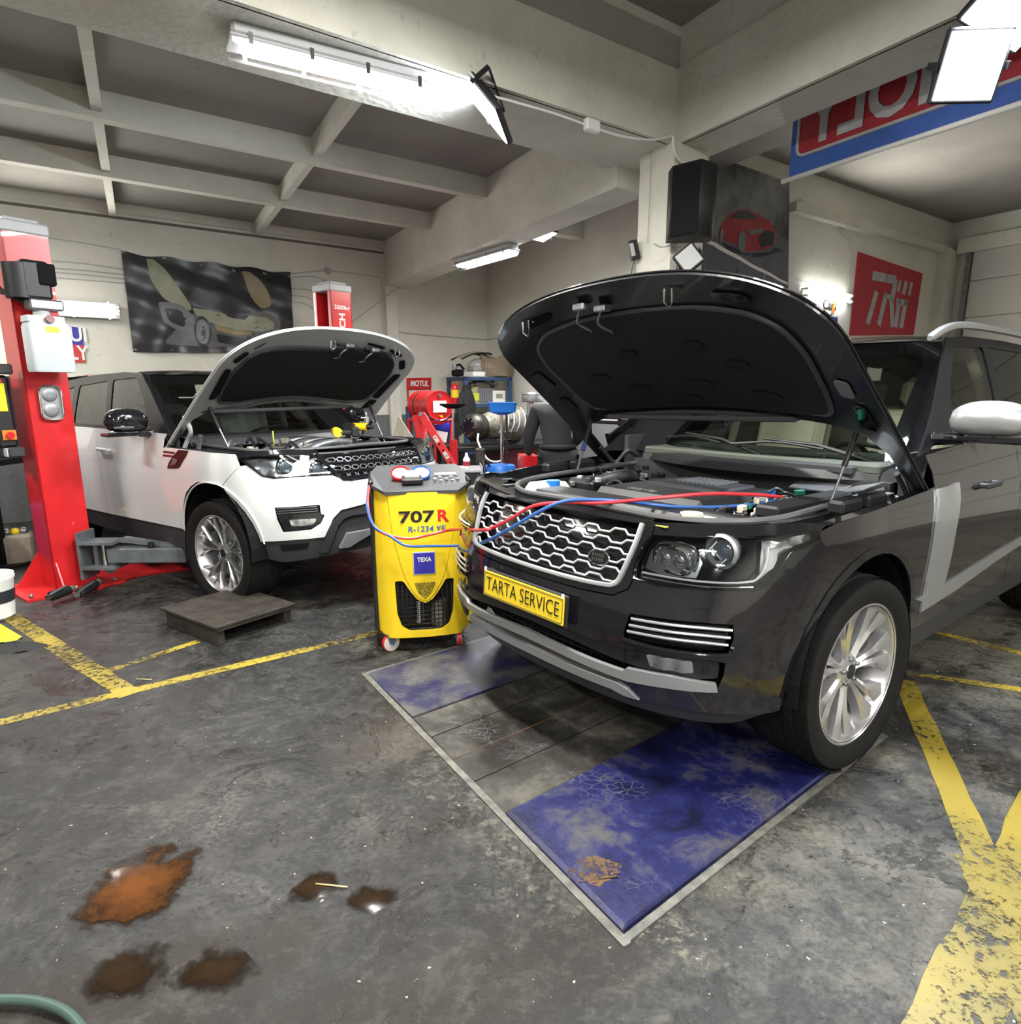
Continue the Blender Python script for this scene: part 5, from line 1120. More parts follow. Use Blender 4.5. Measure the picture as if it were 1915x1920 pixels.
# ---------------------------------------------------------------- puddles
def puddle_mat(name, core, edge, lo, hi, rough):
    """shallow coloured water that thins out irregularly towards its rim"""
    m = bpy.data.materials.new(name); m.use_nodes = True; nt = m.node_tree; b = nt.nodes['Principled BSDF']; L = nt.links.new; N = nt.nodes.new
    tc = N('ShaderNodeTexCoord'); sb = N('ShaderNodeVectorMath'); sb.operation = 'SUBTRACT'; sb.inputs[1].default_value = (.5, .5, 0); L(tc.outputs['Generated'], sb.inputs[0])
    mu = N('ShaderNodeVectorMath'); mu.operation = 'MULTIPLY'; mu.inputs[1].default_value = (2, 2, 0); L(sb.outputs[0], mu.inputs[0]); ln = N('ShaderNodeVectorMath'); ln.operation = 'LENGTH'; L(mu.outputs[0], ln.inputs[0])
    n = N('ShaderNodeTexNoise'); n.inputs['Scale'].default_value = 11; n.inputs['Detail'].default_value = 8; n.inputs['Roughness'].default_value = .7; L(tc.outputs['Object'], n.inputs[0])
    a = N('ShaderNodeMath'); a.operation = 'MULTIPLY_ADD'; a.inputs[1].default_value = 1.5; L(n.outputs[0], a.inputs[0]); L(ln.outputs['Value'], a.inputs[2])
    r_ = N('ShaderNodeMapRange'); r_.inputs[1].default_value = hi; r_.inputs[2].default_value = lo; L(a.outputs[0], r_.inputs[0]); L(r_.outputs[0], b.inputs['Alpha'])
    rp = N('ShaderNodeValToRGB'); rp.color_ramp.elements[0].position = .55; rp.color_ramp.elements[1].position = .95; rp.color_ramp.elements[0].color = (*core, 1); rp.color_ramp.elements[1].color = (*edge, 1)
    d = N('ShaderNodeMath'); d.operation = 'MULTIPLY'; d.inputs[1].default_value = .62; L(a.outputs[0], d.inputs[0]); L(d.outputs[0], rp.inputs[0]); L(rp.outputs[0], b.inputs['Base Color']); b.inputs['Roughness'].default_value = rough; return m
M['puddle'] = puddle_mat('orange brown puddle', (.11, .040, .011), (.016, .009, .005), 1.35, 1.6, .10)
def puddle(pts, label, m):
    P = crom([atz(*p) for p in pts], 6, True); c = sum(P) / len(P); mb = MB(); n = len(P)
    vs = [c + V(0, 0, .003)] + [c + (p - c) * .93 + V(0, 0, .003) for p in P] + [p + V(0, 0, .0006) for p in P]
    mb.add(vs, [(0, 1 + i, 1 + (i + 1) % n) for i in range(n)] + [(1 + i, 1 + n + i, 1 + n + (i + 1) % n, 1 + (i + 1) % n) for i in range(n)], M[m], True); return tag(mb.build('puddle'), label, 'puddle')
puddle([(125, 1725), (150, 1660), (220, 1605), (310, 1575), (380, 1590), (385, 1640), (330, 1705), (250, 1755), (170, 1762)], 'largest orange brown puddle on the dark floor at the lower left', 'puddle')
M['puddle_d'] = puddle_mat('dark oily puddle', (.022, .012, .006), (.008, .006, .004), 1.1, 1.5, .12)
puddle([(630, 1705), (670, 1655), (750, 1655), (760, 1700), (690, 1730)], 'small dark red brown puddle right of the straw', 'puddle_d')
puddle([(310, 1840), (350, 1760), (440, 1770), (500, 1840), (450, 1885), (360, 1885)], 'dark oily puddle below the orange one', 'puddle_d')
puddle([(520, 1690), (560, 1640), (640, 1620), (650, 1660), (590, 1710)], 'dark oily puddle left of the straw', 'puddle_d')
puddle([(120, 1850), (200, 1770), (320, 1765), (330, 1860), (220, 1905)], 'dark oily puddle nearest the green hose', 'puddle_d')
M['straw'] = mat('straw', (.45, .38, .20), .7)
for p, q, l in (((592, 1657), (652, 1663), 'pale straw lying on the floor near the puddles'), ((255, 1273), (285, 1274), 'short white stick beside the long yellow line')):
    mb = MB(); mb.ring([atz(*p, .006), atz(*q, .006)], .0025, M['straw'], 6); tag(mb.build('straw'), l, 'straw')
mb = MB(); mb.ring(crom([atz(-60, 1878, .02), atz(20, 1874, .02), atz(80, 1880, .02), atz(130, 1902, .02), atz(170, 1950, .02)], 8), .012, mat('green hose', (.05, .085, .075), .4), 10); tag(mb.build('garden_hose'), 'dark green hose curving through the lower left corner', 'hose')
# ---------------------------------------------------------------- low black step box
M['oldply'] = mat('black stained board', (.045, .038, .030), .6, var=.6, vs=9, bump=.3, bs=30)
c = [atz(*p, .125) for p in ((313, 1143), (418, 1178), (511, 1143), (425, 1113))]
c = [q for q in ((atz(312, 1141, .125)), (atz(405, 1175, .125)), (atz(508, 1138, .125)), (atz(430, 1118, .125)))]
e1 = unit(c[1] - c[0]); e2 = unit(V(-e1[1], e1[0], 0)); w1_ = .60; w2_ = .52; o = c[1]
E1 = -e1; st = empty('step_box', tuple(V(*(o + E1 * w1_ / 2 + e2 * w2_ / 2)[:2], 0)), atan2(e1[1], e1[0]), 'low black wooden box standing on the floor in front of the white car wheel', 'box')
mb = MB(); mb.box((0, 0, .118), (w1_ + .03, w2_ + .03, .018), M['oldply'], None, .003); mb.build('top_board', st)
mb = MB(); mb.box((0.01, 0, .098), (w1_, w2_, .018), M['oldply'], None, .003); mb.build('under_board', st)
for y in (-w2_ / 2 + .03, w2_ / 2 - .03):
    mb = MB(); mb.box((0, y, .044), (w1_ - .02, .05, .088), M['oldply'], None, .004); mb.build('bearer', st)
# ---------------------------------------------------------------- refrigerant machine
MR = radians(12.36)
mc = empty('refrigerant_machine', (-.595, 3.745, 0), MR, 'yellow refrigerant service machine on casters between the two cars', 'machine')
fy = lambda x: -.285 + .02 * (x / .2) ** 2 + max(0, abs(x) - .195) * 1.0
FM = lambda x, z: V(x, fy(x) + .015 * ((z - .5) / .45) ** 2, z)
hole = [(-.165, .435), (-.118, .435), (-.085, .38), (-.045, .325), (0, .30), (.045, .325), (.085, .38), (.118, .435), (.165, .435), (.158, .24), (.135, .165), (.09, .135), (-.09, .135), (-.135, .165), (-.158, .24)]
outl = rnd([(-.272, .965), (-.20, .935), (.20, .935), (.272, .965), (.272, .14), (.22, .095), (-.22, .095), (-.272, .14)], .02)
mb = MB(); patch(mb, FM, outl, M['yellow'], [rnd(hole, .012)], .035, 0, .012); mb.build('front_cover', mc)
mb = MB(); patch(mb, FM, rnd([(-.185, .93), (-.165, .70), (-.125, .52), (-.10, .44), (-.05, .352), (0, .312), (.05, .352), (.10, .44), (.125, .52), (.165, .70), (.185, .93)], .02), M['yellow'], (), .035, .007, .007); rp_ = mb.build('raised_panel', mc)
mb = MB(); patch(mb, FM, rnd([(-.058, .425), (.058, .425), (.035, .365), (0, .328), (-.035, .365)], .008), mat('yellow black dots', (.45, .34, .02), .4, var=.9, vs=120), (), .03, .011, .003); mb.build('dotted_badge', mc)
mb = MB(); mb.bx((-.262, -.18, .11), (.262, .26, .93), M['black'], .02); mb.build('body_shell', mc)
mb = MB()
for i in range(13): x = -.15 + i * .025; mb.cyl((x, -.255, .14), (x, -.255, .43), .0025, M['black'], 5)
for i in range(12): z = .145 + i * .025; mb.cyl((-.155, -.255, z), (.155, -.255, z), .0025, M['black'], 5)
mb.build('mesh_guard', mc)
mb = MB(); mb.cyl((-.03, -.21, .17), (-.03, -.21, .30), .03, M['chrome'], 14); mb.cyl((.08, -.21, .15), (.08, -.21, .30), .045, M['alu'], 16); mb.build('internal_filter', mc)
mb = MB(); top = [(-.268, -.195, .968), (-.20, -.275, .938), (.20, -.275, .938), (.268, -.195, .968), (.272, .10, 1.015), (.235, .20, 1.03), (-.235, .20, 1.03), (-.272, .10, 1.0)]
n = len(top); mb.add([V(*p) for p in top] + [V(p[0], p[1], p[2] - .018) for p in top], [tuple(range(n))] + [(i, i + n, (i + 1) % n + n, (i + 1) % n) for i in range(n)], M['console']); mb.build('control_console', mc)
for sg in (-1, 1): mb = MB(); mb.bx((sg * .258, -.19, .12), (sg * .285, .27, .99), M['black'], .01); mb.build('side_rail', mc)
tn = unit(V(0, -.16, 1)); ty_ = unit(np.cross(tn, V(1, 0, 0)))
for x, m, lab in ((-.105, 'red', 'red'), (.012, 'blue_g', 'blue')):
    c = V(x, -.07, 1.0); ax = unit(V(0, -.75, 1)); mb = MB(); mb.lathe([(.03, -.05), (.046, -.01), (.052, .0), (.055, .02), (.050, .028), (.045, .022)], M[m], c, ax, 32)
    g = mb.build('gauge', mc); mb = MB(); mb.cyl(c + ax * .015, c + ax * .018, .046, M['dial'], 28); R = np.stack([V(1, 0, 0), unit(np.cross(ax, V(1, 0, 0))), ax], 1)
    for k in range(11): a = radians(-30 + 24 * k); q = c + ax * .019 + R @ V(.036 * cos(a), .036 * sin(a), 0); mb.box(q, (.002, .002, .001), M['black'], R)
    mb.ring([c + ax * .020, c + ax * .020 + R @ V(.03, .018, 0)], .0012, M['black'], 4); mb.build('gauge_face', g)
mb = MB(); mb.box((-.045, -.165, .985), (.115, .085, .03), M['black'], np.stack([V(1, 0, 0), ty_, tn], 1), .005); pr_ = mb.build('printer', mc)
mb = MB(); mb.box((-.045, -.14, 1.012), (.075, .055, .004), M['white'], np.stack([V(1, 0, 0), unit(V(0, .7, .7)), unit(V(0, -.7, .7))], 1)); mb.build('paper_slip', pr_)
mb = MB(); mb.box((.155, -.03, .999), (.125, .035, .004), mat('pale display', (.45, .58, .62), .2, emit=(.6, .8, .9), es=.5), np.stack([V(1, 0, 0), ty_, tn], 1)); mb.build('display', mc)
mb = MB()
for i in range(5):
    for j in range(3): mb.box((.085 + i * .032, -.085 - j * .035, .990 - j * .0055), (.018, .014, .006), M['lgrey'] if (i + j) % 2 else M['dgrey'], np.stack([V(1, 0, 0), ty_, tn], 1), .002)
tag(mb.build('keypad', mc), kind='stuff')
def on_front(s, x, z, h, m, name, width=None, shear=0., bold=.0, parent=mc, off=.009):
    p = FM(x, z) + V(0, -off, 0); mb = MB(); text_mb(mb, s, M[m], p, V(1, 0, 0), V(0, .0, 1), h, .0015, width=width, shear=shear, bold=bold); return mb.build(name, parent)
on_front('707', -.035, .795, .088, 'black', 'model_number', .195, .0, .025); on_front('R', .108, .795, .090, 'red', 'model_letter', .062, 0, .03)
on_front('R-1234 YF', .018, .728, .045, 'blue_g', 'gas_type', .205, .1, .015)
p = FM(0, .537); mb = MB(); mb.box(p + V(0, -.010, 0), (.124, .006, .130), M['lgrey'], None, .002); mb.box(p + V(0, -.012, 0), (.114, .006, .120), M['indigo'], None, .002); lg = mb.build('maker_label', mc); on_front('TEXA', 0, .558, .034, 'white', 'label_lettering', .078, 0, .02, lg, .0165)
for x, y, fr in ((-.20, -.20, 1), (.20, -.20, 1), (-.22, .22, 0), (.22, .22, 0)):
    cs = empty('caster', (x, y, 0), radians(25) if x < 0 else radians(80)); cs.parent = mc; mb = MB(); mb.lathe([(.0, -.016), (.042, -.016), (.048, -.014), (.048, .014), (.042, .016), (0, .016)], M['cream_p'], V(0, 0, .05), V(0, 1, 0), 28); mb.lathe([(.046, -.014), (.052, -.010), (.052, .010), (.046, .014)], M['red'], V(0, 0, .05), V(0, 1, 0), 28); mb.build('caster_wheel', cs)
    mb = MB()
    for sg in (-1, 1): mb.prism([(-.015, sg * .021, .05), (.015, sg * .021, .05), (.03, sg * .021, .105), (-.03, sg * .021, .105)], (0, sg * .004, 0), M['steel'])
    mb.box((0, 0, .106), (.07, .055, .008), M['steel']); mb.cyl((0, -.03, .05), (0, .03, .05), .008, M['blue_g'], 10); mb.build('caster_fork', cs)
# hoses to the dark car
def hose(pts, r, m, name, label, cat='hose', seg=8, n=8):
    P = crom([aty(x, y, d) if len(q) == 3 else V(*q) for q in pts for (x, y, d) in [q[:3]]], n); mb = MB(); mb.ring(P, r, M[m], seg); return tag(mb.build(name), label, cat)
hose([(694, 903, 3.52), (690, 945, 3.46), (699, 983, 3.40), (722, 1001, 3.35), (765, 1010, 3.34), (805, 1003, 3.35), (850, 993, 3.32), (905, 994, 2.84), (925, 989, 2.80), (958, 973, 2.705), (1000, 949, 2.64), (1060, 942, 2.60), (1130, 943, 2.58), (1230, 934, 2.58), (1330, 926, 2.62), (1420, 928, 2.68), (1482, 934, 2.72)], .0075, 'hose_red', 'service_hose', 'red service hose running from the yellow machine across the grille into the dark car')
hose([(692, 906, 3.54), (689, 950, 3.45), (702, 987, 3.38), (733, 1006, 3.34), (762, 1023, 3.32), (805, 1024, 3.34), (860, 1023, 3.20), (905, 1017, 2.86), (955, 992, 2.695), (1010, 960, 2.61), (1058, 940, 2.585), (1112, 937, 2.585), (1180, 941, 2.60), (1260, 950, 2.62), (1340, 951, 2.66), (1420, 945, 2.70), (1475, 934, 2.76)], .0075, 'hose_blue', 'service_hose', 'blue service hose running from the yellow machine across the grille into the dark car')

# ---------------------------------------------------------------- two-post lift
cx_, cy_ = unit(V(.79, -.61, 0)), unit(V(.61, .79, 0))
def post(o, label, near):
    """o = bottom of the corner edge nearest the camera; front face looks along cx_, outer face towards -cy_"""
    e = empty('lift_post', tuple(o), atan2(cy_[1], cy_[0]), label, 'car lift'); H_ = 2.60; W_, D_ = .27, .30   # local x = cy_, local y = -cx_ (back)
    s_ = -1
    mb = MB(); t = .012
    def wall(x0, x1, y0, y1): mb.bx((x0, y0, .02), (x1, y1, H_ - .06), M['red'])
    # local y = +: away from the front face
    wall(0, W_, 0, t)
    if near: wall(0, t, 0, D_); wall(0, W_, D_ - t, D_)
    else: wall(W_ - t, W_, 0, D_); wall(0, W_, D_ - t, D_); wall(0, t, 0, .05); wall(0, t, D_ - .05, D_)
    mb.build('column', e)
    mb = MB(); mb.bx((-.01, -.01, H_ - .075), (W_ + .01, D_ + .01, H_), M['lgrey'], .01); mb.bx((.03, .03, H_), (W_ - .03, D_ - .03, H_ + .03), M['lgrey'], .01); mb.build('top_cap', e)
    mb = MB(); mb.bx((-.22, -.13, 0), (W_ + .16, D_ + .13, .018), M['red']); bp_ = mb.build('base_plate', e)
    mb = MB(); mb.prism([(.0, D_ - .02, .018), (-.17, D_ - .02, .018), (0, D_ - .02, .27)], (0, .01, 0), M['red']); mb.build('gusset', e)
    mb = MB(); mb.prism([(.02, 0, .018), (.02, -.11, .018), (.02, 0, .22)], (.01, 0, 0), M['red']); mb.build('gusset', e)
    for x, y in ((-.18, -.09), (-.18, D_ + .08), (W_ + .1, -.09), (.1, -.10)): mb = MB(); mb.cyl((x, y, .018), (x, y, .045), .012, M['steel'], 8); mb.build('anchor_bolt', bp_)
    mb = MB(); mb.bx((W_ * .35 if near else .06, .10, .3 if near else .4), (W_ * .9 if near else .19, .2, .9), M['dgrey']) ; mb.build('carriage', e)
    if not near:
        mb = MB(); mb.cyl((.10, .08, .3), (.10, .08, H_ - .1), .014, M['white'], 10); mb.cyl((.15, .16, .3), (.15, .16, H_ - .1), .02, M['steel'], 10); mb.build('cylinder_rod', e)
        mb = MB(); text_mb(mb, 'LAUNCH', M['white'], (W_ * .52, -.002, 2.08), V(0, 0, 1), V(-1, 0, 0), .11, .001, width=.44, bold=.03); mb.build('maker_lettering', e)
        mb = MB(); text_mb(mb, '3500kg', M['white'], (W_ * .52, -.002, 2.36), V(1, 0, 0), V(0, 0, 1), .06, .001, width=.20, bold=.02); mb.build('load_lettering', e)
    return e
P1 = V(-3.47, 4.62, 0); post1 = post(P1, 'red lift post at the left edge carrying the white oil tank', True)
P2 = V(-2.02, 7.22, 0); post2 = post(P2, 'far red lift post with white upright lettering behind the white car', False)
# power unit on the near post: local frame x=cy_, y=-cx_ ; things face the front (-y) or the outer side (-x)
pu = post1; H0 = 1.55
mb = MB(); mb.box((.10, -.14, 2.20), (.17, .17, .25), M['black'], None, .02); mb.cyl((.02, -.14, 2.08), (.02, -.14, 2.30), .085, M['black'], 20); mb.box((.16, -.20, 2.24), (.10, .08, .14), M['matte'], None, .008); mb.box((.14, -.15, 2.045), (.20, .14, .07), M['steel'], None, .01); mb.cyl((.12, -.15, 1.97), (.12, -.15, 2.03), .05, M['lgrey'], 18); mtr = mb.build('hydraulic_motor', pu)
def loft(mb, secs, m, caps=True):
    n = len(secs[0]); vs = [p for s in secs for p in s]; mb.add(vs, [(i * n + k, i * n + (k + 1) % n, (i + 1) * n + (k + 1) % n, (i + 1) * n + k) for i in range(len(secs) - 1) for k in range(n)], m, True)
    if caps: mb.add(secs[0], [tuple(range(n))[::-1]], m); mb.add(secs[-1], [tuple(range(n))], m)
def rrect(cx, cy, w_, h_, z, r=.03): return [V(cx + x, cy + y, z) for x, y in rnd([(-w_ / 2, -h_ / 2), (w_ / 2, -h_ / 2), (w_ / 2, h_ / 2), (-w_ / 2, h_ / 2)], r, 3)]
mb = MB(); loft(mb, [rrect(.13, -.16, .24, .17, 1.60, .03), rrect(.13, -.16, .25, .18, 1.62, .03), rrect(.13, -.16, .25, .18, 1.90, .03), rrect(.13, -.16, .23, .17, 1.925, .03), rrect(.12, -.16, .23, .16, 1.93, .03), rrect(.12, -.16, .22, .15, 1.97, .02)], mat('translucent oil tank', (.52, .57, .60), .35)); tk = mb.build('oil_tank', pu)
mb = MB(); mb.cyl((.13, -.245, 1.945), (.13, -.27, 1.95), .026, mat('dark red cap', (.16, .03, .03), .4), 16); mb.build('tank_cap', tk); mb = MB(); mb.bx((.10, -.2515, 1.86), (.18, -.2505, 1.90), M['lime']); mb.build('tank_sticker', tk)
for z in (1.62, 1.05): mb = MB(); mb.box((-.10, .05, z), (.10, .09, .07), M['dgrey'], None, .01); mb.box((-.145, .05, z), (.03, .07, .06), M['lgrey'], None, .004); mb.build('side_bracket', pu)
for k in range(3): mb = MB(); mb.ring(crom([(.02, -.16, 2.05 + .01 * k), (-.04, -.10, 2.10), (-.10, .0, 2.2 - .03 * k), (-.16, .12, 2.22)], 6), .009, M['black'], 8); mb.build('hydraulic_pipe', mtr)
mb = MB(); mb.box((-.13, .16, 1.33), (.12, .22, .50), M['black'], None, .02); mb.build('control_box', pu)
cb = pu
mb = MB(); mb.box((-.16, .045, 1.43), (.11, .006, .19), mat('yellow instruction label', (.75, .72, .02), .5), None); mb.build('instruction_label', cb)
mb = MB(); mb.box((-.12, .04, 1.17), (.08, .01, .07), M['orange'], None, .003); mb.cyl((-.12, .035, 1.17), (-.12, .01, 1.17), .024, M['red'], 14); mb.build('main_switch', cb)
mb = MB(); mb.cyl((-.13, .045, 1.54), (-.13, .03, 1.54), .014, M['red'], 14); mb.build('stop_button', cb)
# magnetic parts dish stuck on the post
md = empty('magnetic_tray', tuple(P1), atan2(cy_[1], cy_[0]), 'oval steel magnetic tray with two round magnets stuck on the near red post', 'tray')
ro = rnd([(.07, 1.27), (.205, 1.27), (.205, 1.51), (.07, 1.51)], .05, 6)
mb = MB(); mb.ring([V(x, -.03, z) for x, z in ro], .006, M['chrome'], 8, closed=True); mb.prism([V(x, -.008, z) for x, z in ro], (0, .004, 0), M['silver']); n = len(ro); mb.add([V(x, -.03, z) for x, z in ro] + [V(x, -.006, z) for x, z in ro], [(i, (i + 1) % n, (i + 1) % n + n, i + n) for i in range(n)], M['silver']); mb.build('dish', md)
for z in (1.335, 1.445): mb = MB(); mb.lathe([(.045, 0), (.045, .012), (.035, .016), (.015, .013), (.0, .016)], M['steel'], V(.138, -.008, z), V(0, -1, 0), 24); mb.build('magnet', md)
# arms and floor plate
def arm(a, b, w_, h_, z0, m, name, parent):
    a = V(*a[:2], 0); b = V(*b[:2], 0); d = unit(b - a); s = V(-d[1], d[0], 0); R = np.stack([d, s, UZ], 1); mb = MB(); mb.box((a + b) / 2 + V(0, 0, z0 + h_ / 2), (np.linalg.norm(b - a), w_, h_), M[m], R, .006); return mb.build(name, parent)
ar = empty('swing_arm', tuple(atz(160, 1040, .25)), 0, 'grey telescopic lift arm reaching from the near post under the white car', 'lift arm')
def lo(p): return p - np.array(ar.location)
a0 = atz(200, 1043, .26); a1 = atz(348, 1042, .26); d_ = unit(V(*(a1 - a0)[:2], 0)); s_ = V(-d_[1], d_[0], 0); R = np.stack([d_, s_, UZ], 1); L_ = np.linalg.norm(a1 - a0)
mb = MB(); mb.box(lo((a0 + a1) / 2) + s_ * .07, (L_, .14, .11), M['armgrey'], R, .005); mb.build('outer_tube', ar)
mb = MB(); mb.box(lo(a1) + d_ * .09 + s_ * .06, (.24, .09, .07), M['armgrey'], R, .004); mb.build('inner_tube', ar)
mb = MB(); mb.box(lo(a0) - d_ * .10 + s_ * .06 + V(0, 0, .0), (.03, .05, .18), M['steel'], R); mb.box(lo(a0) - d_ * .06 + s_ * .06 + V(0, 0, .10), (.26, .18, .02), M['armgrey'], R); mb.box(lo(a0) - d_ * .06 + s_ * .06 - V(0, 0, .09), (.26, .18, .02), M['armgrey'], R); mb.box(lo(a0) - d_ * .19 + s_ * .08, (.02, .20, .36), M['armgrey'], R); mb.cyl(lo(a0) - d_ * .05 + s_ * .06 + V(0, 0, -.09), lo(a0) - d_ * .05 + s_ * .06 + V(0, 0, .10), .018, M['chrome'], 12); mb.build('arm_bracket', ar)
mb = MB(); mb.prism([lo(a0) + s_ * .06 + V(0, 0, .10), lo(a0) + d_ * .42 + s_ * .06 + V(0, 0, .055), lo(a0) + d_ * .55 + s_ * .06 + V(0, 0, .055), lo(a0) + d_ * .10 + s_ * .06 + V(0, 0, .13)], s_ * .06, M['armgrey'])
for k in range(5): mb.box(lo(a0) + d_ * (.55 + k * .07) + s_ * .07 + V(0, 0, .065), (.015, .10, .02), M['steel'], R)
mb.cyl(lo(a0) + d_ * .32 + s_ * .03 + V(0, 0, .05), lo(a0) + d_ * .32 + s_ * .03 + V(0, 0, .10), .02, M['black'], 10); mb.build('arm_rack', ar)
q = [atz(178, 1108), atz(255, 1083), atz(420, 1058), atz(420, 1040), atz(230, 1062)]
mb = MB(); mb.prism([V(p[0], p[1], .002) for p in q], (0, 0, .012), M['red']); tag(mb.build('floor_crossbar'), 'red steel floor cover running from the near lift post under the white car', 'floor cover')
for i, (p, q_) in enumerate((((96, 1118), (128, 1106)), ((150, 1112), (178, 1095)))):
    a = atz(*p, .06); b = atz(*q_, .06); mb = MB(); mb.cyl(a, b, .035, M['black'], 12); mb.cyl(b, b + (b - a) * .25, .025, M['alu'], 10); mb.cyl(a, a - (b - a) * .2, .022, M['chrome'], 10)
    mb.ring(crom([a, a + V(.02, -.03, .02), (a + b) / 2 + V(.05, 0, .05)], 4), .01, M['dgrey'], 6); tag(mb.build('jack_pad'), ('left of the two black lift pads lying on the red base plate', 'right of the two black lift pads lying on the red base plate')[i], 'lift pad')

# ---------------------------------------------------------------- signs and banners
def board(n_, d, c4, t, m, name, label, cat, parent=None, lift=.004):
    """flat board on the plane n_.p=d given by pixel corners"""
    P = [onn(x, y, n_, d) - n_ * (lift + t) for x, y in c4]; mb = MB(); mb.prism(P, n_ * t, M[m] if isinstance(m, str) else m); return tag(mb.build(name), label, cat), P
bn = empty('car_banner', (0, 0, 0), 0, 'large dark hanging banner picturing a pale sports car with raised wing doors', 'banner')
c4 = [(227, 470), (545, 510), (551, 663), (250, 660)]; P = [onn(x, y, NA, W1 - .03) for x, y in c4]
def bil(u, v, off=0.):
    p = (P[0] * (1 - u) + P[1] * u) * (1 - v) + (P[3] * (1 - u) + P[2] * u) * v; w_ = .012 * sin(u * 23 + v * 5) * (.4 + v) + .010 * sin(v * 17 - u * 9)
    return p - NA * (.012 + w_ + off) - UZ * (.03 * sin(pi * u * 4) ** 2 * (1 - v) if v < .1 else 0)
mb = MB(); nu, nv = 48, 22; vs = [bil(i / nu, j / nv) for i in range(nu + 1) for j in range(nv + 1)]
mb.add(vs, [(i * (nv + 1) + j, i * (nv + 1) + j + 1, (i + 1) * (nv + 1) + j + 1, (i + 1) * (nv + 1) + j) for i in range(nu) for j in range(nv)], M['banner'], True); sheet = mb.build('banner_sheet', bn)
def pic(poly, m, off=.003, nm='print', par=None, fn=None, step=.06):
    fn = fn or bil; mb = MB(); patch(mb, lambda u, v: fn(u, v, off), poly, M[m] if isinstance(m, str) else m, (), step, 0, 0.)
    return mb.build(nm, par or sheet)
def uv(x, y): return ((x - 227 - (y - 470) * .12) / 312, (y - 470 - (x - 227) * .10) / 178)
U_ = lambda *p: [uv(*q) for q in p]
pic(rnd(U_((300, 640), (350, 585), (420, 575), (478, 585), (528, 602), (532, 628), (520, 650), (440, 656), (380, 652)), .05), 'pr_grey', .003, 'car_shadow')
pic(rnd(U_((268, 478), (280, 480), (300, 500), (348, 566), (352, 578), (338, 580), (300, 556), (276, 520)), .04), 'pr_pale', .005, 'wing_door_print')
pic(rnd(U_((441, 500), (456, 502), (480, 520), (500, 548), (509, 575), (488, 582), (470, 565), (455, 535)), .04), 'pr_tan', .005, 'wing_door_print')
pic(rnd(U_((289, 560), (330, 566), (356, 590), (356, 628), (330, 618), (300, 600)), .04), 'pr_grey2', .006, 'side_print')
pic(rnd(U_((300, 572), (330, 578), (346, 600), (340, 612), (310, 598)), .03), 'pr_dark', .008, 'door_opening_print')
pic(rnd(U_((345, 548), (372, 540), (410, 545), (450, 565), (468, 590), (430, 588), (385, 576), (358, 568)), .03), 'pr_dark', .007, 'window_print')
pic(rnd(U_((352, 574), (385, 580), (430, 592), (470, 594), (500, 600), (522, 616), (528, 624), (490, 628), (445, 624), (400, 610), (362, 592)), .02), 'pr_pale', .005, 'bonnet_print')
pic(rnd(U_((400, 578), (440, 590), (462, 594), (455, 602), (425, 596)), .01), 'pr_dark', .008, 'bonnet_vent_print')
pic(rnd(U_((394, 608), (440, 624), (470, 628), (468, 634), (436, 632), (398, 620)), .02), 'pr_gold', .008, 'light_print')
pic(rnd(U_((472, 630), (496, 630), (512, 624), (514, 636), (492, 642), (474, 640)), .01), 'pr_dark', .008, 'grille_print')
pic(rnd(U_((400, 628), (470, 642), (520, 640), (516, 652), (440, 654), (404, 644)), .01), 'pr_dark', .007, 'lower_print')
for cx2, k2 in (((373, 622), 1.), ((302, 590), .0)):
    if not k2: continue
    wc = uv(*cx2); pic([(wc[0] + .050 * cos(t), wc[1] + .175 * sin(t)) for t in np.linspace(0, 2 * pi, 24, endpoint=False)], 'pr_dark', .009, 'tyre_print'); pic([(wc[0] + .038 * cos(t), wc[1] + .135 * sin(t)) for t in np.linspace(0, 2 * pi, 24, endpoint=False)], 'pr_grey2', .011, 'wheel_print')
for x, y in ((228, 472), (300, 480), (362, 489), (425, 497), (488, 503), (543, 511), (550, 662), (420, 662), (318, 661), (252, 658)):
    u, v = uv(x, y); q = bil(min(max(u, .01), .99), min(max(v, .02), .98), .004); mb = MB(); mb.ring([q + AX * .014 * cos(t) + UZ * .014 * sin(t) for t in np.linspace(0, 2 * pi, 10, endpoint=False)], .003, M['chrome'], 5, closed=True); mb.build('eyelet', bn)
# LIQUI MOLY plate on the wall
s1, P = board(NA, W1, [(92, 607), (153, 615), (161, 680), (97, 679)], .006, 'white', 'wall_sign', 'blue and red lettered sign on the wall behind the oil tank', 'sign')
P = [onn(x, y, NA, W1) - NA * .014 for x, y in ((80, 605), (153, 615), (161, 680), (85, 679))]; mL, mR = (P[0] + P[3]) / 2, (P[1] + P[2]) / 2
mb = MB(); mb.add([P[0], P[1], mR, mL], [(3, 2, 1, 0)], M['indigo']); mb.add([mL, mR, P[2], P[3]], [(3, 2, 1, 0)], M['red']); z1 = (P[1][2] - P[2][2]) / 4
text_mb(mb, 'LIQUI', M['white'], (P[0] + P[1] + mL + mR) / 4 - NA * .004, AX, UZ, .22, .003, width=.44, bold=.02); text_mb(mb, 'MOLY', M['white'], (P[2] + P[3] + mL + mR) / 4 - NA * .004, AX, UZ, .22, .003, width=.44, bold=.02); b_ = mb.build('sign_face'); b_.parent = s1
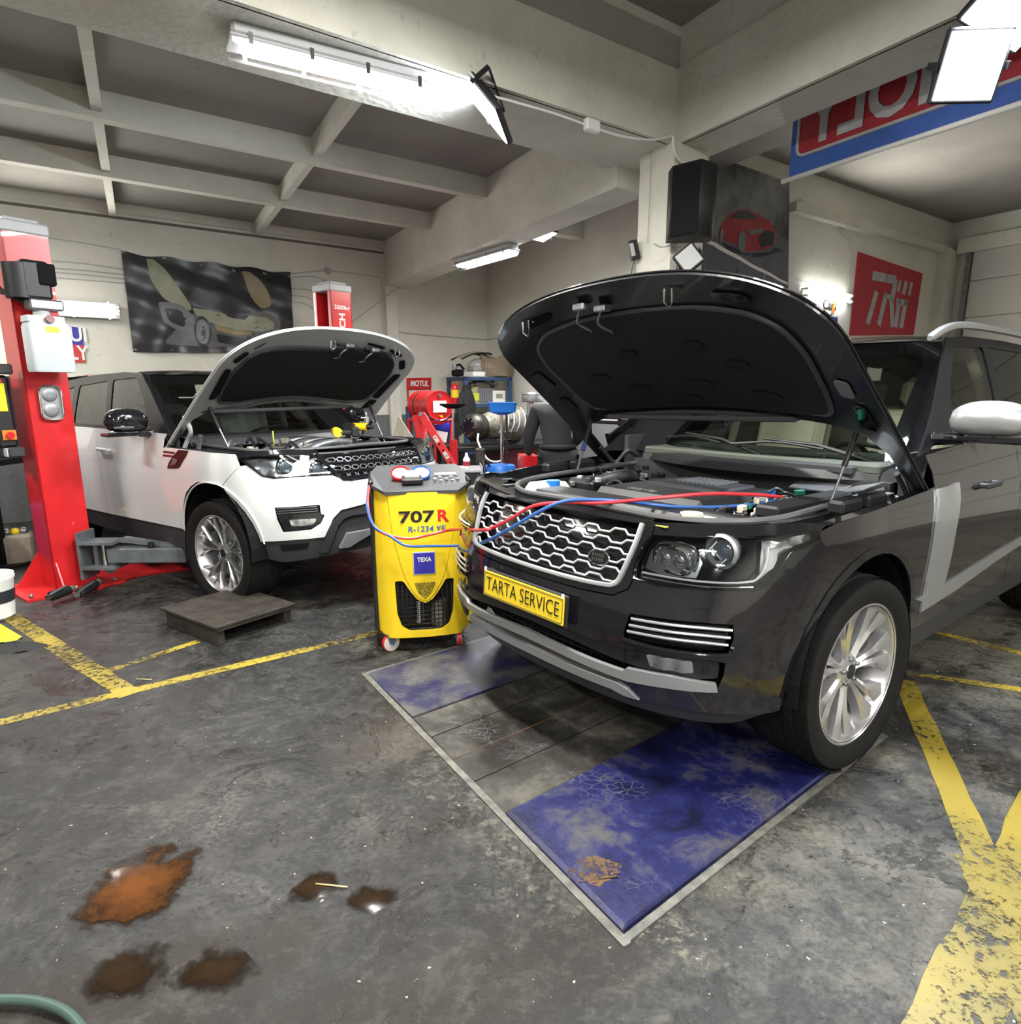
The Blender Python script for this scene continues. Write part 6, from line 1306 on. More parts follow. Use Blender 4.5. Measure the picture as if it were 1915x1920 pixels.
# MOTUL stand frame
s2 = empty('sign_frame', (0, 0, 0), 0, 'small red sign frame with white lettering above the red barrel', 'sign'); D_ = W1 - .02
P = [onn(x, y, NA, D_) for x, y in ((763, 709), (809, 708), (809, 730), (763, 731))]; mb = MB(); mb.prism(P, NA * .01, M['red']); mb.build('header', s2)
mb = MB(); text_mb(mb, 'MOTUL', M['white'], (P[0] + P[1] + P[2] + P[3]) / 4 - NA * .004, AX, UZ, .12, .003, width=.31, bold=.03, shear=.15); mb.build('lettering', s2)
for x in (765, 807): a = onn(x, 731, NA, D_); b = onn(x + 1, 775, NA, D_); mb = MB(); mb.ring([a, b], .014, M['red'], 4); mb.build('frame_leg', s2)
# TRW board
D_ = W3; s3, P = board(NA, D_, [(1608, 472), (1729, 513), (1712, 628), (1592, 629)], .008, 'trwred', 'wall_sign', 'large red board with angular white letters on the far right wall', 'sign')
mb = MB(); c = onn(1664, 568, NA, D_) - NA * .016; X = AX; 
def stroke(u0, v0, u1, v1, wd): 
    a = c + X * u0 * 1.35 + UZ * v0 * 1.15; b = c + X * u1 * 1.35 + UZ * v1 * 1.15; d = unit(b - a); s = unit(np.cross(NA, d)); mb.prism([a - s * wd / 2, b - s * wd / 2, b + s * wd / 2, a + s * wd / 2], NA * .004, M['lgrey2'])
stroke(-.36, .26, -.10, .26, .11); stroke(-.08, .26, .10, .26, .11); stroke(-.25, .10, -.36, -.26, .10); stroke(-.06, .10, -.14, -.26, .10); stroke(.10, .27, .06, .0, .11); stroke(.06, .04, .14, -.26, .10); stroke(-.08, .0 + .08, .06, .05, .06)
stroke(.20, .27, .17, .14, .07); stroke(.32, .27, .29, .12, .09); stroke(.44, .27, .41, .12, .07); stroke(.22, .06, .20, -.26, .11); stroke(.36, .06, .32, -.26, .11); stroke(.16, .03, .40, .03, .08)
lt = mb.build('board_lettering'); lt.parent = s3
# white poster with small drawing below the tubes
s4, P = board(NA, W3, [(1478, 520), (1596, 556), (1590, 640), (1470, 640)], .004, 'white', 'wall_poster', 'white poster with coloured lettering under the bare tubes', 'poster')
mb = MB(); c = onn(1562, 582, NA, W3) - NA * .012
text_mb(mb, 'Cars', M['black'], c - AX * .10 + UZ * .05, AX, UZ, .16, .002, bold=.02); text_mb(mb, 'ice', M['indigo'], c + AX * .02 - UZ * .10, AX, UZ, .16, .002, bold=.03)
mb.box(c + AX * .0 + UZ * .07, (.05, .01, .22), M['orange'], np.stack([AX, NA, unit(UZ + AX * .2)], 1)); b_ = mb.build('poster_print'); b_.parent = s4
# poster with the red car
po = empty('car_poster', (0, 0, 0), 0, 'tall fabric poster with a red sports car under dark clouds beside the pillar', 'poster'); Dp = W3 - .05
Q = [onn(x, y, NA, Dp) for x, y in ((1320, 285), (1481, 342), (1478, 560), (1305, 560))]
def bp_(u, v, off=0.):
    p = (Q[0] * (1 - u) + Q[1] * u) * (1 - v) + (Q[3] * (1 - u) + Q[2] * u) * v; return p - NA * (.015 * sin(u * 19) * (v ** 2) + off)
mb = MB(); nu, nv = 30, 20; vs = [bp_(i / nu, j / nv) for i in range(nu + 1) for j in range(nv + 1)]
mb.add(vs, [(i * (nv + 1) + j, i * (nv + 1) + j + 1, (i + 1) * (nv + 1) + j + 1, (i + 1) * (nv + 1) + j) for i in range(nu) for j in range(nv)], M['cloud'], True); sh = mb.build('poster_sheet', po)
def uq(x, y): u = (x - 1318) / 162; yt = 285 + u * 57; return (u, (y - yt) / (560 - yt))
W_ = lambda *p: [uq(*q) for q in p]
pk = lambda poly, m, off, nm: pic(poly, m, off, nm, sh, bp_, .08)
pk(W_((1310, 440), (1478, 455), (1478, 558), (1310, 558)), 'pr_road', .002, 'road_print')
pk(rnd(W_((1352, 420), (1362, 402), (1378, 390), (1400, 388), (1420, 400), (1442, 412), (1452, 430), (1450, 456), (1430, 466), (1395, 468), (1372, 452), (1350, 444)), .02), 'pr_red', .004, 'car_print')
pk(rnd(W_((1366, 404), (1380, 392), (1398, 391), (1418, 406), (1392, 408)), .02), 'pr_dark', .006, 'window_print')
pk(rnd(W_((1398, 428), (1424, 424), (1430, 432), (1405, 438)), .01), 'pr_grey2', .007, 'lamp_print')
pk(rnd(W_((1352, 448), (1372, 458), (1395, 472), (1440, 470), (1452, 460), (1470, 468), (1420, 480), (1370, 470)), .02), 'pr_dark', .003, 'shadow_print')
pk(rnd(W_((1428, 428), (1449, 432), (1448, 455), (1424, 462), (1420, 445)), .02), 'pr_dark', .006, 'grille_print')
for x, y, a, b in ((1389, 450, .045, .085), (1354, 440, .018, .06)): wc = uq(x, y); pk([(wc[0] + a * cos(t), wc[1] + b * sin(t)) for t in np.linspace(0, 2 * pi, 16, endpoint=False)], 'pr_grey2', .008, 'wheel_print')
pk(W_((1312, 440), (1345, 452), (1478, 528), (1478, 533), (1340, 458), (1312, 446)), 'white', .006, 'line_print')
# hanging MOLY banner, seen from its back
hb = empty('hanging_banner', (0, 0, 0), 0, 'blue and red oil banner hung behind the beam with mirrored lettering', 'banner'); Db = 3.95
p0 = onn(1479, 337, NB, Db); bot = onn(1915, 178, NB, Db); hx = unit(V(*(bot - p0)[:2], 0)); zt_ = onn(1483, 200, NB, Db)[2]; Lh = 1.9; zb2 = p0[2]
mb = MB(); mb.prism([p0, p0 + hx * Lh, V(*(p0 + hx * Lh)[:2], zt_ + .25), V(*p0[:2], zt_ + .25)], NB * .003, M['bannerblue']); sh2 = mb.build('banner_sheet', hb)
mb = MB(); r0 = [(.055, .12), (Lh - .1, .12), (Lh - .1, zt_ - zb2 + .2), (.055, zt_ - zb2 + .2)]; rr_ = rnd([(a, b) for a, b in r0], .06, 4); mb.prism([p0 + hx * a + UZ * b - NB * .004 for a, b in rr_], NB * .002, M['pr_red']); mb.ring([p0 + hx * a + UZ * b - NB * .005 for a, b in rr_], .012, M['lgrey2'], 4, closed=True); mb.build('red_field', hb)
mb = MB(); text_mb(mb, 'MOLY', M['lgrey2'], p0 + hx * .62 + UZ * .295 - NB * .008, hx, UZ, .40, .002, width=.98, mirror=True, bold=.03); mb.build('banner_lettering', hb)
mb = MB(); mb.ring([p0 - hx * .05, p0 + hx * Lh], .016, M['white'], 8); mb.build('bottom_bar', hb)

# ---------------------------------------------------------------- things on the pillar
pf = lambda x, y: onn(x, y, NA, 3.30)       # plane of the pillar face looking at the camera (A direction)
pl_ = lambda x, y: onn(x, y, NB, 3.32)
c = onn(1302, 375, NA, 3.14); R = np.stack([unit(AX * .55 + BX * -.84), unit(AX * .84 + BX * .55), UZ], 1); 
sp_ = empty('loudspeaker', tuple(aty(1304, 376, 4.62)), radians(-52), 'black box loudspeaker mounted high on the pillar', 'loudspeaker')
mb = MB(); mb.prism([(-.16, -.06, -.22), (0, -.15, -.25), (.13, -.03, -.22), (.13, .10, -.22), (-.16, .10, -.22)], (0, 0, .0001), M['matte']); 
spv = [(-.155, .02), (.0, -.12), (.135, -.0), (.135, .12), (-.155, .14)]
def pr(v, z): return [V(x, y, z) for x, y in v]
mb = MB(); loft(mb, [pr(spv, -.235), pr(spv, .215)], M['spk']); mb.build('cabinet', sp_); sp_.rotation_euler = (0, 0, 0)
mb = MB(); mb.prism([V(-.150, .012, -.22), V(-.005, -.118, -.22), V(-.005, -.118, .20), V(-.150, .012, .20)], (-.004, -.005, 0), M['matte']); mb.build('speaker_grille', sp_)
mb = MB(); mb.box((0, .14, .12), (.05, .12, .04), M['steel']); mb.build('wall_bracket', sp_)
c = aty(1292, 484, 4.66); flood_pending = (c,)
# small spot lamp on the left pillar face
sl = empty('spot_lamp', tuple(pl_(1203, 470) - NB * .02), 0, 'small black spot lamp clamped to the left side of the pillar', 'lamp')
mb = MB(); R = np.stack([unit(V(.9, .2, .25)), unit(V(-.2, .97, 0)), unit(V(-.25, 0, .97))], 1); mb.box((-.04, 0, 0), (.07, .05, .14), M['black'], R, .01); mb.build('lamp_head', sl)
mb = MB(); mb.box((-.055, -.027, .0), (.03, .004, .09), M['lgrey'], R); mb.build('lamp_face', sl)
mb = MB(); mb.ring(crom([(-.03, .0, -.07), (-.05, 0, -.13), (-.055, 0, -.22)], 4), .004, M['black'], 6); mb.build('lamp_cord', sl)
def wire(pts, n_, d, r, m, label, name='cable'):
    P = [onn(x, y, n_, d - r * 1.2) for x, y in pts]; mb = MB(); mb.ring(crom(P, 6), r, M[m], 6); return tag(mb.build(name), label, 'cable')
wire([(1262, 256), (1265, 285), (1280, 305), (1310, 312)], NA, 3.28, .008, 'white', 'white cable looping from the pillar top to the loudspeaker')
wire([(1225, 455), (1240, 463), (1262, 460), (1275, 465)], NA, 3.28, .006, 'white', 'white cable between the two small pillar lamps')
wire([(880, 135), (915, 175), (960, 190), (1040, 213), (1110, 238), (1165, 255), (1222, 262), (1262, 255)], NA, A1F - .05, .007, 'white', 'pair of white cables along the near beam to the pillar')
mb = MB(); c = onn(1110, 236, NA, A1F - .06); mb.box(c, (.11, .05, .07), M['white'], PR, .008); tag(mb.build('junction_box'), 'small white junction box on the cable of the near beam', 'junction box')
wire([(1222, 262), (1220, 330), (1217, 400), (1214, 455)], NB, 3.31, .003, 'lgrey', 'thin cable running down the left side of the pillar')
for i, (a, b, r_) in enumerate(((((0, 436), (120, 450), (228, 468))), ((70, 489), (150, 494), (232, 505)), ((70, 503), (150, 507), (235, 515)), ((70, 511), (150, 516), (235, 523)), ((70, 520), (150, 524), (238, 530)))) and []: pass
for i, pts in enumerate([[(0, 436), (120, 450), (228, 468)], [(60, 487), (150, 493), (232, 505)], [(60, 500), (150, 506), (236, 515)], [(60, 508), (150, 514), (236, 523)], [(60, 517), (150, 524), (238, 531)]]):
    wire(pts, NA, W1, .007, 'lgrey', ('topmost', 'second', 'third', 'fourth', 'lowest')[i] + ' of the thin conduits on the wall left of the dark banner', 'conduit')
for i, pts in enumerate([[(548, 513), (600, 508), (617, 508)], [(547, 520), (590, 519), (612, 527)], [(548, 541), (585, 545), (600, 560), (602, 600)], [(548, 554), (578, 558), (596, 575), (598, 610)], [(549, 566), (572, 570), (591, 585), (593, 618)]]):
    wire(pts, NA, W1, .006, 'lgrey', ('topmost', 'second', 'third', 'fourth', 'lowest')[i] + ' of the thin conduits on the wall between banner and lift post', 'conduit')
wire([(617, 508), (660, 512), (712, 520)], NA, W1, .007, 'lgrey', 'conduit from the round wall box to the pilaster corner', 'conduit')
wire([(716, 525), (717, 560), (718, 600), (719, 640)], NA, W1 - .1, .007, 'lgrey', 'vertical conduit on the pilaster', 'conduit')
wire([(731, 545), (733, 600), (738, 618), (760, 624), (820, 630), (912, 637)], NA, W1, .009, 'lgrey', 'sagging grey conduit along the wall above the small red sign frame', 'conduit')
wire([(660, 605), (680, 590), (712, 565), (745, 540)], NA, W1 - .12, .007, 'lgrey', 'thin pipe slanting from the lift post up to the far beam', 'conduit')
wire([(912, 637), (935, 633), (960, 628)], NB, W2, .008, 'lgrey', 'grey conduit on the alcove wall beside the dark hood', 'conduit')
wire([(1572, 430), (1596, 465), (1590, 540)], NA, W3, .006, 'lgrey', 'thin conduit left of the large red board', 'conduit')
mb = MB(); c = onn(615, 508, NA, W1 - .01); mb.cyl(c, c - NA * .03, .045, M['lgrey2'], 16); tag(mb.build('wall_box'), 'round cable box on the wall above the far lift post', 'junction box')
mb = MB(); a = onn(1500, 378, NA, W3 - .05); b = onn(1589, 424, NA, W3 - .05); mb.ring([a, b], .035, M['white'], 4); tag(mb.build('cable_tray'), 'white cable tray high on the far wall beside the red car poster', 'cable tray')
# ---------------------------------------------------------------- far corner: shelf and what stands on it
def seat_box(mb, x0, x1, y0, y1, z0, z1, m, bev=.0): mb.bx((x0, y0, z0), (x1, y1, z1), M[m] if isinstance(m, str) else m, bev)
SA = atan2(AX[1], AX[0])          # local x = along the back wall, local y = towards it
sh_o = V(-.789, 9.53, 0); sh = empty('shelf_rack', tuple(sh_o), SA, 'blue steel shelf rack standing in the far corner', 'shelf')
SW, SD, STOP, SMID = .775, .48, 1.685, 1.302
for x in (0, SW):
    for y in (0, SD): mb = MB(); mb.bx((x - .03, y - .02, 0), (x + .03, y + .02, STOP), M['rackblue']); mb.build('upright', sh)
for z in (STOP, SMID, .62):
    mb = MB(); mb.bx((-.03, -.02, z - .05), (SW + .03, SD + .02, z), M['rackblue']); mb.bx((0, 0, z), (SW, SD, z + .006), M['lgrey']); mb.build('shelf', sh)
def S_(x, y, z): q = sh_o + AX * x + V(-AX[1], AX[0], 0) * y; return V(q[0], q[1], z)
def item(name, x, y, z, label, cat, rz=SA, group=None): return empty(name, tuple(S_(x, y, z)), rz, label, cat, group)
ZT, ZM = STOP + .007, SMID + .007
e = item('oil_filter_housing', .12 - .18, .2, ZT, 'black metal engine part on top of the blue rack, leftmost', 'engine part'); mb = MB(); mb.box((.05, 0, .05), (.16, .12, .10), M['matte'], None, .02); mb.cyl((.0, 0, .08), (.0, 0, .17), .03, M['steel'], 12); mb.ring([(.0, 0, .15), (.10, .02, .17), (.16, 0, .10)], .018, M['matte'], 8); mb.build('casting', e)
e = item('tray_stack', .22, .22, ZT, 'flat white tray under the wrapped bundle on the blue rack', 'tray'); mb = MB(); mb.box((.18, 0, .035), (.46, .34, .07), M['white'], None, .01); mb.build('tray', e)
e = item('wrapped_bundle', .28, .22, ZT + .072, 'crumpled grey plastic bundle on the white tray', 'bundle'); mb = MB(); mb.sph((.10, 0, .09), .17, M['wrap'], (1.05, .8, .62), 16, 10, None, -.6, 1.); mb.box((.10, 0, .04), (.34, .26, .08), M['wrap'], None, .03); mb.build('wrapping', e)
e = item('curved_panel', .05, .26, ZT + .2, 'curved dark rimmed panel lying on the wrapped bundle', 'car part'); mb = MB(); vs = []
for i in range(13):
    for j in range(7): u = -1 + i / 6; v = -1 + j / 3; vs.append((.22 + u * .26, v * .15, .11 + .05 * (1 - u * u) - .03 * v * v + .04 * u))
mb.add(vs, [(i * 7 + j, (i + 1) * 7 + j, (i + 1) * 7 + j + 1, i * 7 + j + 1) for i in range(12) for j in range(6)], M['tanp'], True); mb.ring([vs[i * 7] for i in range(13)] + [vs[84 + j] for j in range(7)] + [vs[i * 7 + 6] for i in range(12, -1, -1)], .012, M['black'], 6); mb.build('panel', e)
e = item('checked_bag', .60, .16, ZT, 'plaid laundry bag lying on top of the blue rack', 'bag'); mb = MB()
vs = []; n1, n2 = 18, 12
for i in range(n2 + 1):
    t = i / n2
    for k in range(n1):
        a = 2 * pi * k / n1; r = .27 * (1 - .35 * t ** 2) * (1 + .12 * sin(3 * a + 4 * t) + .06 * sin(7 * a - 9 * t)); vs.append((r * cos(a) * 1.15, r * sin(a) * .8, .01 + .40 * t * (1 + .12 * cos(a * 2 + 1)) - .10 * t * t))
fs = [(i * n1 + k, i * n1 + (k + 1) % n1, (i + 1) * n1 + (k + 1) % n1, (i + 1) * n1 + k) for i in range(n2) for k in range(n1)]
mb.add(vs, fs, M['plaid'], True); mb.add(vs[-n1:], [tuple(range(n1))], M['plaid'], True); mb.build('bag_body', e)
e = item('fire_extinguisher', -.10, .14, ZM, 'small red and yellow fire extinguisher on the middle shelf', 'fire extinguisher', 0); mb = MB(); mb.lathe([(0, 0), (.055, 0), (.058, .02), (.058, .22), (.045, .26), (.02, .28), (.018, .30), (0, .30)], M['red'], V(0, 0, 0), UZ, 20); mb.build('cylinder', e); mb = MB(); mb.lathe([(.0585, .08), (.0585, .19)], M['yellow'], V(0, 0, 0), UZ, 20); mb.build('label_band', e); mb = MB(); mb.box((.03, 0, .33), (.10, .02, .03), M['black'], None, .005); mb.ring(crom([(-.02, 0, .31), (-.08, 0, .30), (-.08, 0, .20)], 4), .009, M['black'], 6); mb.build('valve_handle', e)
def jug(x, z, y, w_, h_, m, label, name='oil_bottle'):
    e = item(name, x, y, z, label, 'bottle'); mb = MB(); loft(mb, [rrect(0, 0, w_, .10, 0, .02), rrect(0, 0, w_, .10, h_ * .72, .02), rrect(w_ * .12, 0, w_ * .5, .07, h_ * .88, .015), rrect(w_ * .12, 0, w_ * .3, .04, h_ * .9, .01)], M[m]); mb.build('bottle_body', e); mb = MB(); mb.cyl((w_ * .12, 0, h_ * .9), (w_ * .12, 0, h_), .02, M['red' if m == 'white' else 'black'], 12); mb.build('cap', e); mb = MB(); mb.box((0, -.051, h_ * .35), (w_ * .7, .003, h_ * .4), M['lime' if m != 'white' else 'pr_red']); mb.build('label', e); return e
jug(.09, ZM, .12, .10, .24, 'white', 'white bottle with red label on the middle shelf'); jug(.22, ZM, .12, .16, .26, 'olive', 'olive green oil can on the middle shelf')
e = item('paper_stack', .40, .2, ZM, 'upright row of grey folders on the middle shelf', 'folders'); mb = MB()
mb.box((0, 0, .11), (.30, .26, .21), M['pr_grey2'], None, .004)
for k in range(9): mb.box((-.13 + k * .032, -.131, .11), (.004, .004, .20), M['dgrey'])
mb.build('folders', e)
e = item('cardboard_box', .62, .18, ZM, 'white printed carton on the middle shelf', 'box'); mb = MB(); mb.box((0, 0, .09), (.22, .26, .18), M['white'], None, .004); mb.build('carton', e); mb = MB(); mb.box((0, -.132, .10), (.12, .003, .07), M['pr_pale']); mb.build('carton_print', e)
e = item('plastic_cover', .44, .18, ZM + .218, 'grey plastic film draped over the folders and carton', 'cover'); mb = MB(); vs = []
for i in range(11):
    for j in range(7): u = i / 10; v = j / 6; vs.append((-.26 + .52 * u, -.15 + .30 * v, .10 - .10 * abs(u - .4) + .02 * sin(17 * u + 9 * v)))
mb.add(vs, [(i * 7 + j, (i + 1) * 7 + j, (i + 1) * 7 + j + 1, i * 7 + j + 1) for i in range(10) for j in range(6)], M['wrap'], True); mb.build('film', e)
e = item('work_jacket', -.04, -.06, .95, 'black jacket hanging from the near upright of the blue rack', 'jacket'); mb = MB(); loft(mb, [[V(.03 + a * (.10 + .04 * sin(k)) , b * .06 + .02 * sin(k * 2.), z) for a, b in [(cos(t), sin(t)) for t in np.linspace(0, 2 * pi, 12, endpoint=False)]] for k, z in enumerate((-.02, .15, .32, .46, .56, .62))], M['cloth_black']); mb.build('jacket_body', e); mb = MB(); mb.ring(crom([(-.04, 0, .50), (-.12, -.03, .30), (-.10, -.03, .05)], 5), [.05] * 11 if False else .045, M['cloth_black'], 10); mb.build('sleeve', e)
jug(.05, .63, .15, .14, .26, 'milky', 'cloudy canister on the lowest shelf', 'canister')
# bench with gearbox
be = empty('work_bench', tuple(aty(930, 850, 8.2) * V(1, 1, 0)), SA, 'dark work bench with red cabinet front in the far corner', 'bench'); mb = MB(); mb.bx((-.72, -.3, .78), (.95, .35, .83), M['black'], .004); mb.build('bench_top', be)
mb = MB(); mb.bx((-.05, -.26, .05), (.92, .33, .78), M['darkred2'], .006); mb.build('cabinet', be)
for k in range(3): mb = MB(); mb.bx((.0 + k * .31, -.268, .10), (.28 + k * .31, -.26, .74), M['darkred2'], .003); mb.box((.24 + k * .31, -.275, .45), (.015, .02, .12), M['black']); mb.build('cabinet_door', be)
for x in (-.68, ): 
    mb = MB(); mb.bx((x, -.28, 0), (x + .05, -.23, .78), M['black']); mb.build('leg', be); mb = MB(); mb.bx((x, .28, 0), (x + .05, .33, .78), M['black']); mb.build('leg', be)
g0 = aty(930, 806, 8.05); gb = empty('gearbox', (g0[0], g0[1], .835), SA + .1, 'dirty aluminium gearbox lying on the dark bench', 'gearbox')
mb = MB(); mb.lathe([(0, .34), (.20, .34), (.235, .30), (.225, .22), (.20, .12), (.175, .0), (.16, -.12), (.12, -.22), (.11, -.30), (0, -.30)], M['alu'], V(0, 0, .235), V(1, 0, 0), 28)
for k in range(9): a = 2 * pi * k / 9; mb.box((.10, .20 * cos(a), .235 + .20 * sin(a)), (.34, .02, .02), M['alu'])
mb.build('housing', gb); mb = MB(); mb.lathe([(0, -.42), (.12, -.42), (.16, -.38), (.17, -.30), (.15, -.22), (.10, -.20)], M['oilsteel'], V(0, 0, .22), V(1, 0, 0), 24)
for k in range(8): a = 2 * pi * k / 8; mb.cyl((-.43, .10 * cos(a), .22 + .10 * sin(a)), (-.41, .10 * cos(a), .22 + .10 * sin(a)), .014, M['steel'], 6)
mb.build('transfer_case', gb)
for k in range(5): mb = MB(); x = -.1 + k * .09; mb.ring(crom([(x, -.19, .15), (x + .02, -.23, .25), (x + .05, -.18, .38), (x + .1, -.05, .44)], 4), .010, M['lgrey2'], 6); mb.build('pipe', gb)
mb = MB(); mb.ring(crom([(-.40, -.16, .15), (-.46, -.24, .05), (-.40, -.34, -.14), (-.22, -.36, -.16), (-.12, -.28, -.02)], 6), .012, M['white'], 6); mb.build('wiring', gb)

# waste oil drainer
dr = aty(938, 895, 6.6); od = empty('oil_drainer', (dr[0], dr[1], 0), 0, 'blue waste oil drainer with a tall funnel basin in front of the bench', 'oil drainer')
mb = MB(); mb.lathe([(0, .10), (.15, .10), (.165, .13), (.165, .70), (.15, .735), (.03, .75), (0, .75)], M['bright_blue'], V(0, 0, 0), UZ, 32)
mb.build('tank', od); mb = MB()
for sg in (-1, 1): mb.box((sg * .168, 0, .42), (.012, .04, .55), M['blue'])
tag(mb.build('tank_strap', od), kind='stuff'); mb = MB(); mb.cyl((.02, .03, .74), (.02, .03, 1.30), .017, M['chrome'], 12); mb.cyl((.07, .03, .74), (.07, .03, 1.30), .012, M['black'], 10); mb.build('standpipe', od)
mb = MB(); loft(mb, [rrect(.03, .03, .08, .08, 1.24, .02), rrect(.03, .03, .26, .22, 1.27, .04), rrect(.03, .03, .29, .26, 1.36, .04), rrect(.03, .03, .30, .27, 1.365, .04)], M['bright_blue']); mb.build('basin', od)
for k in range(4): a = pi / 4 + k * pi / 2; mb = MB(); mb.sph((.15 * cos(a), .15 * sin(a), .04), .04, M['black'], (1, 1, 1), 12, 8); mb.cyl((.15 * cos(a), .15 * sin(a), .05), (.13 * cos(a), .13 * sin(a), .11), .01, M['steel'], 6); mb.build('caster', od)
mb = MB(); mb.ring(crom([(-.10, -.12, .74), (-.16, -.2, .80), (-.12, -.24, .62), (-.05, -.2, .45)], 5), .012, M['black'], 8); mb.build('drain_hose', od)
# grey parts trolley
tr = aty(862, 900, 6.3); tl_ = empty('tool_trolley', (tr[0], tr[1], 0), SA - .5, 'light grey tool trolley with a black perforated panel', 'trolley'); ZT2 = .74
mb = MB(); mb.bx((-.22, -.16, ZT2 - .03), (.22, .20, ZT2), M['lgrey'], .005); mb.bx((-.22, -.16, ZT2), (-.21, .20, ZT2 + .025), M['lgrey']); mb.bx((.21, -.16, ZT2), (.22, .20, ZT2 + .025), M['lgrey']); mb.build('top_tray', tl_)
for x in (-.21, .21):
    for y in (-.15, .19): mb = MB(); mb.bx((x - .012, y - .012, .04), (x + .012, y + .012, ZT2 - .03), M['lgrey']); mb.build('leg', tl_)
mb = MB(); mb.bx((-.20, -.14, .30), (.20, -.13, ZT2 - .04), M['perf']); mb.build('perforated_panel', tl_); mb = MB(); mb.bx((-.21, -.14, .18), (.21, .18, .20), M['lgrey']); mb.build('lower_shelf', tl_)
bt = aty(875, 857, 6.25); e = empty('spray_bottle', (bt[0], bt[1], ZT2 + .001), 0, 'small white bottle with red label on the grey trolley', 'bottle'); mb = MB(); mb.lathe([(0, 0), (.032, 0), (.034, .01), (.034, .09), (.015, .12), (.013, .15), (0, .15)], M['white'], V(0, 0, 0), UZ, 16); mb.build('bottle_body', e); mb = MB(); mb.lathe([(.0345, .025), (.0345, .07)], M['pr_red'], V(0, 0, 0), UZ, 16); mb.build('label', e)
# vertical grey post / battery charger beside the trolley
c0 = aty(901, 900, 6.9); mb = MB(); mb.box((c0[0], c0[1], .44), (.10, .12, .88), M['oilsteel'], None, .01); tag(mb.build('steel_post'), 'grimy grey steel upright between the trolley and the blue drainer', 'post')
# red oil drum on a red stand
dd = 7.7; c = aty(806, 760, dd); ds = empty('barrel_stand', (c[0], c[1], 0), 0, 'red tubular stand carrying the lying red barrel', 'stand'); zc = c[2]; ax_ = unit(V(.55, -.83, 0)); sd = V(-ax_[1], ax_[0], 0)
for u in (-.22, .22):
    for v in (-.17, .17):
        q = ax_ * u + sd * v; mb = MB(); mb.ring([q + V(0, 0, .0), q + V(0, 0, zc - .16)], .022, M['red'], 4); mb.build('leg', ds)
mb = MB()
for u in (-.22, .22): mb.ring([ax_ * u - sd * .17 + V(0, 0, zc - .16), ax_ * u + V(0, 0, zc - .20), ax_ * u + sd * .17 + V(0, 0, zc - .16)], .02, M['red'], 6)
mb.ring([ax_ * -.22 - sd * .17 + V(0, 0, zc - .17), ax_ * .22 - sd * .17 + V(0, 0, zc - .17)], .02, M['red'], 6); mb.build('cradle', ds)
br = empty('oil_barrel', (c[0], c[1], zc), 0, 'red steel barrel lying on its side with a white label', 'barrel'); mb = MB(); R_ = .165; L2 = .27
mb.lathe([(0, -L2 + .01), (R_ - .01, -L2 + .01), (R_, -L2), (R_ + .004, -L2 + .01), (R_, -L2 + .02), (R_, -.08), (R_ + .008, -.07), (R_, -.06), (R_, .06), (R_ + .008, .07), (R_, .08), (R_, L2 - .02), (R_ + .004, L2 - .01), (R_, L2), (R_ - .01, L2 - .01), (0, L2 - .01)], M['red'], V(0, 0, 0), ax_, 36); mb.build('drum', br)
R = np.stack([sd, UZ, ax_], 1); mb = MB(); mb.box(ax_ * (L2 - .006) + V(0, 0, -.01), (.17, .13, .004), M['white'], R); mb.build('label', br); mb = MB(); mb.cyl(ax_ * (L2 - .01) + V(0, 0, -.12), ax_ * (L2 + .05) + V(0, 0, -.12), .012, M['yellow'], 8); mb.build('tap', br); mb = MB(); mb.cyl(ax_ * (L2 - .01) + V(0, 0, .11), ax_ * (L2 + .01) + V(0, 0, .11), .02, M['steel'], 12); mb.build('bung', br)
mb = MB(); mb.lathe([(R_ + .002, -.13), (R_ + .006, -.125), (R_ + .006, -.10), (R_ + .002, -.095)], M['dgrey'], V(0, 0, 0), ax_, 36); mb.build('strap', br)
# engine crane in front of it
cd_ = 7.0; base = aty(788, 900, cd_); cr = empty('engine_crane', (base[0], base[1], 0), 0, 'red folding engine crane with a perforated boom sloping down to the right', 'crane')
def lc(x, y, d=cd_): q = aty(x, y, d); return q - V(base[0], base[1], 0)
def beam_(mb, a, b, w_, h_, m, up=V(0, -1, 0)): d = unit(b - a); s = unit(np.cross(up, d)); R = np.stack([d, s, np.cross(d, s)], 1); mb.box((a + b) / 2, (np.linalg.norm(b - a), w_, h_), M[m], R, .004)
mb = MB(); beam_(mb, lc(782, 778), lc(792, 835), .085, .08, 'red'); beam_(mb, lc(792, 835), V(lc(796, 860)[0], 0, .12), .085, .08, 'red'); mb.build('mast', cr)
mb = MB(); a = lc(790, 776, 6.9); b = lc(858, 886, 6.75); beam_(mb, a, b, .075, .07, 'red'); mb.build('boom', cr)
mb = MB(); d = unit(b - a)
for k in range(6): q = a + d * (.30 + k * .075) + V(0, -.037, 0); mb.cyl(q, q + V(0, -.002, 0), .011, M['matte'], 8)
for k in (3, 7): q = a + d * (.16 + k * .05) + V(0, -.037, 0); s = unit(np.cross(V(0, -1, 0), d)); mb.prism([q - d * .04 - s * .02, q + d * .04 - s * .02, q + d * .04 + s * .02, q - d * .04 + s * .02], (0, -.002, 0), M['cream_p'])
tag(mb.build('boom_holes', cr), kind='stuff'); mb = MB(); q = a + V(0, -.03, 0); mb.cyl(q, q + V(0, -.03, 0), .022, M['steel'], 10); mb.build('pivot_bolt', cr)
mb = MB(); mb.cyl(lc(803, 830, 6.9), lc(805, 865, 6.9), .035, M['red'], 14); mb.cyl(lc(801, 815, 6.9), lc(803, 830, 6.9), .014, M['chrome'], 10); mb.build('ram', cr)
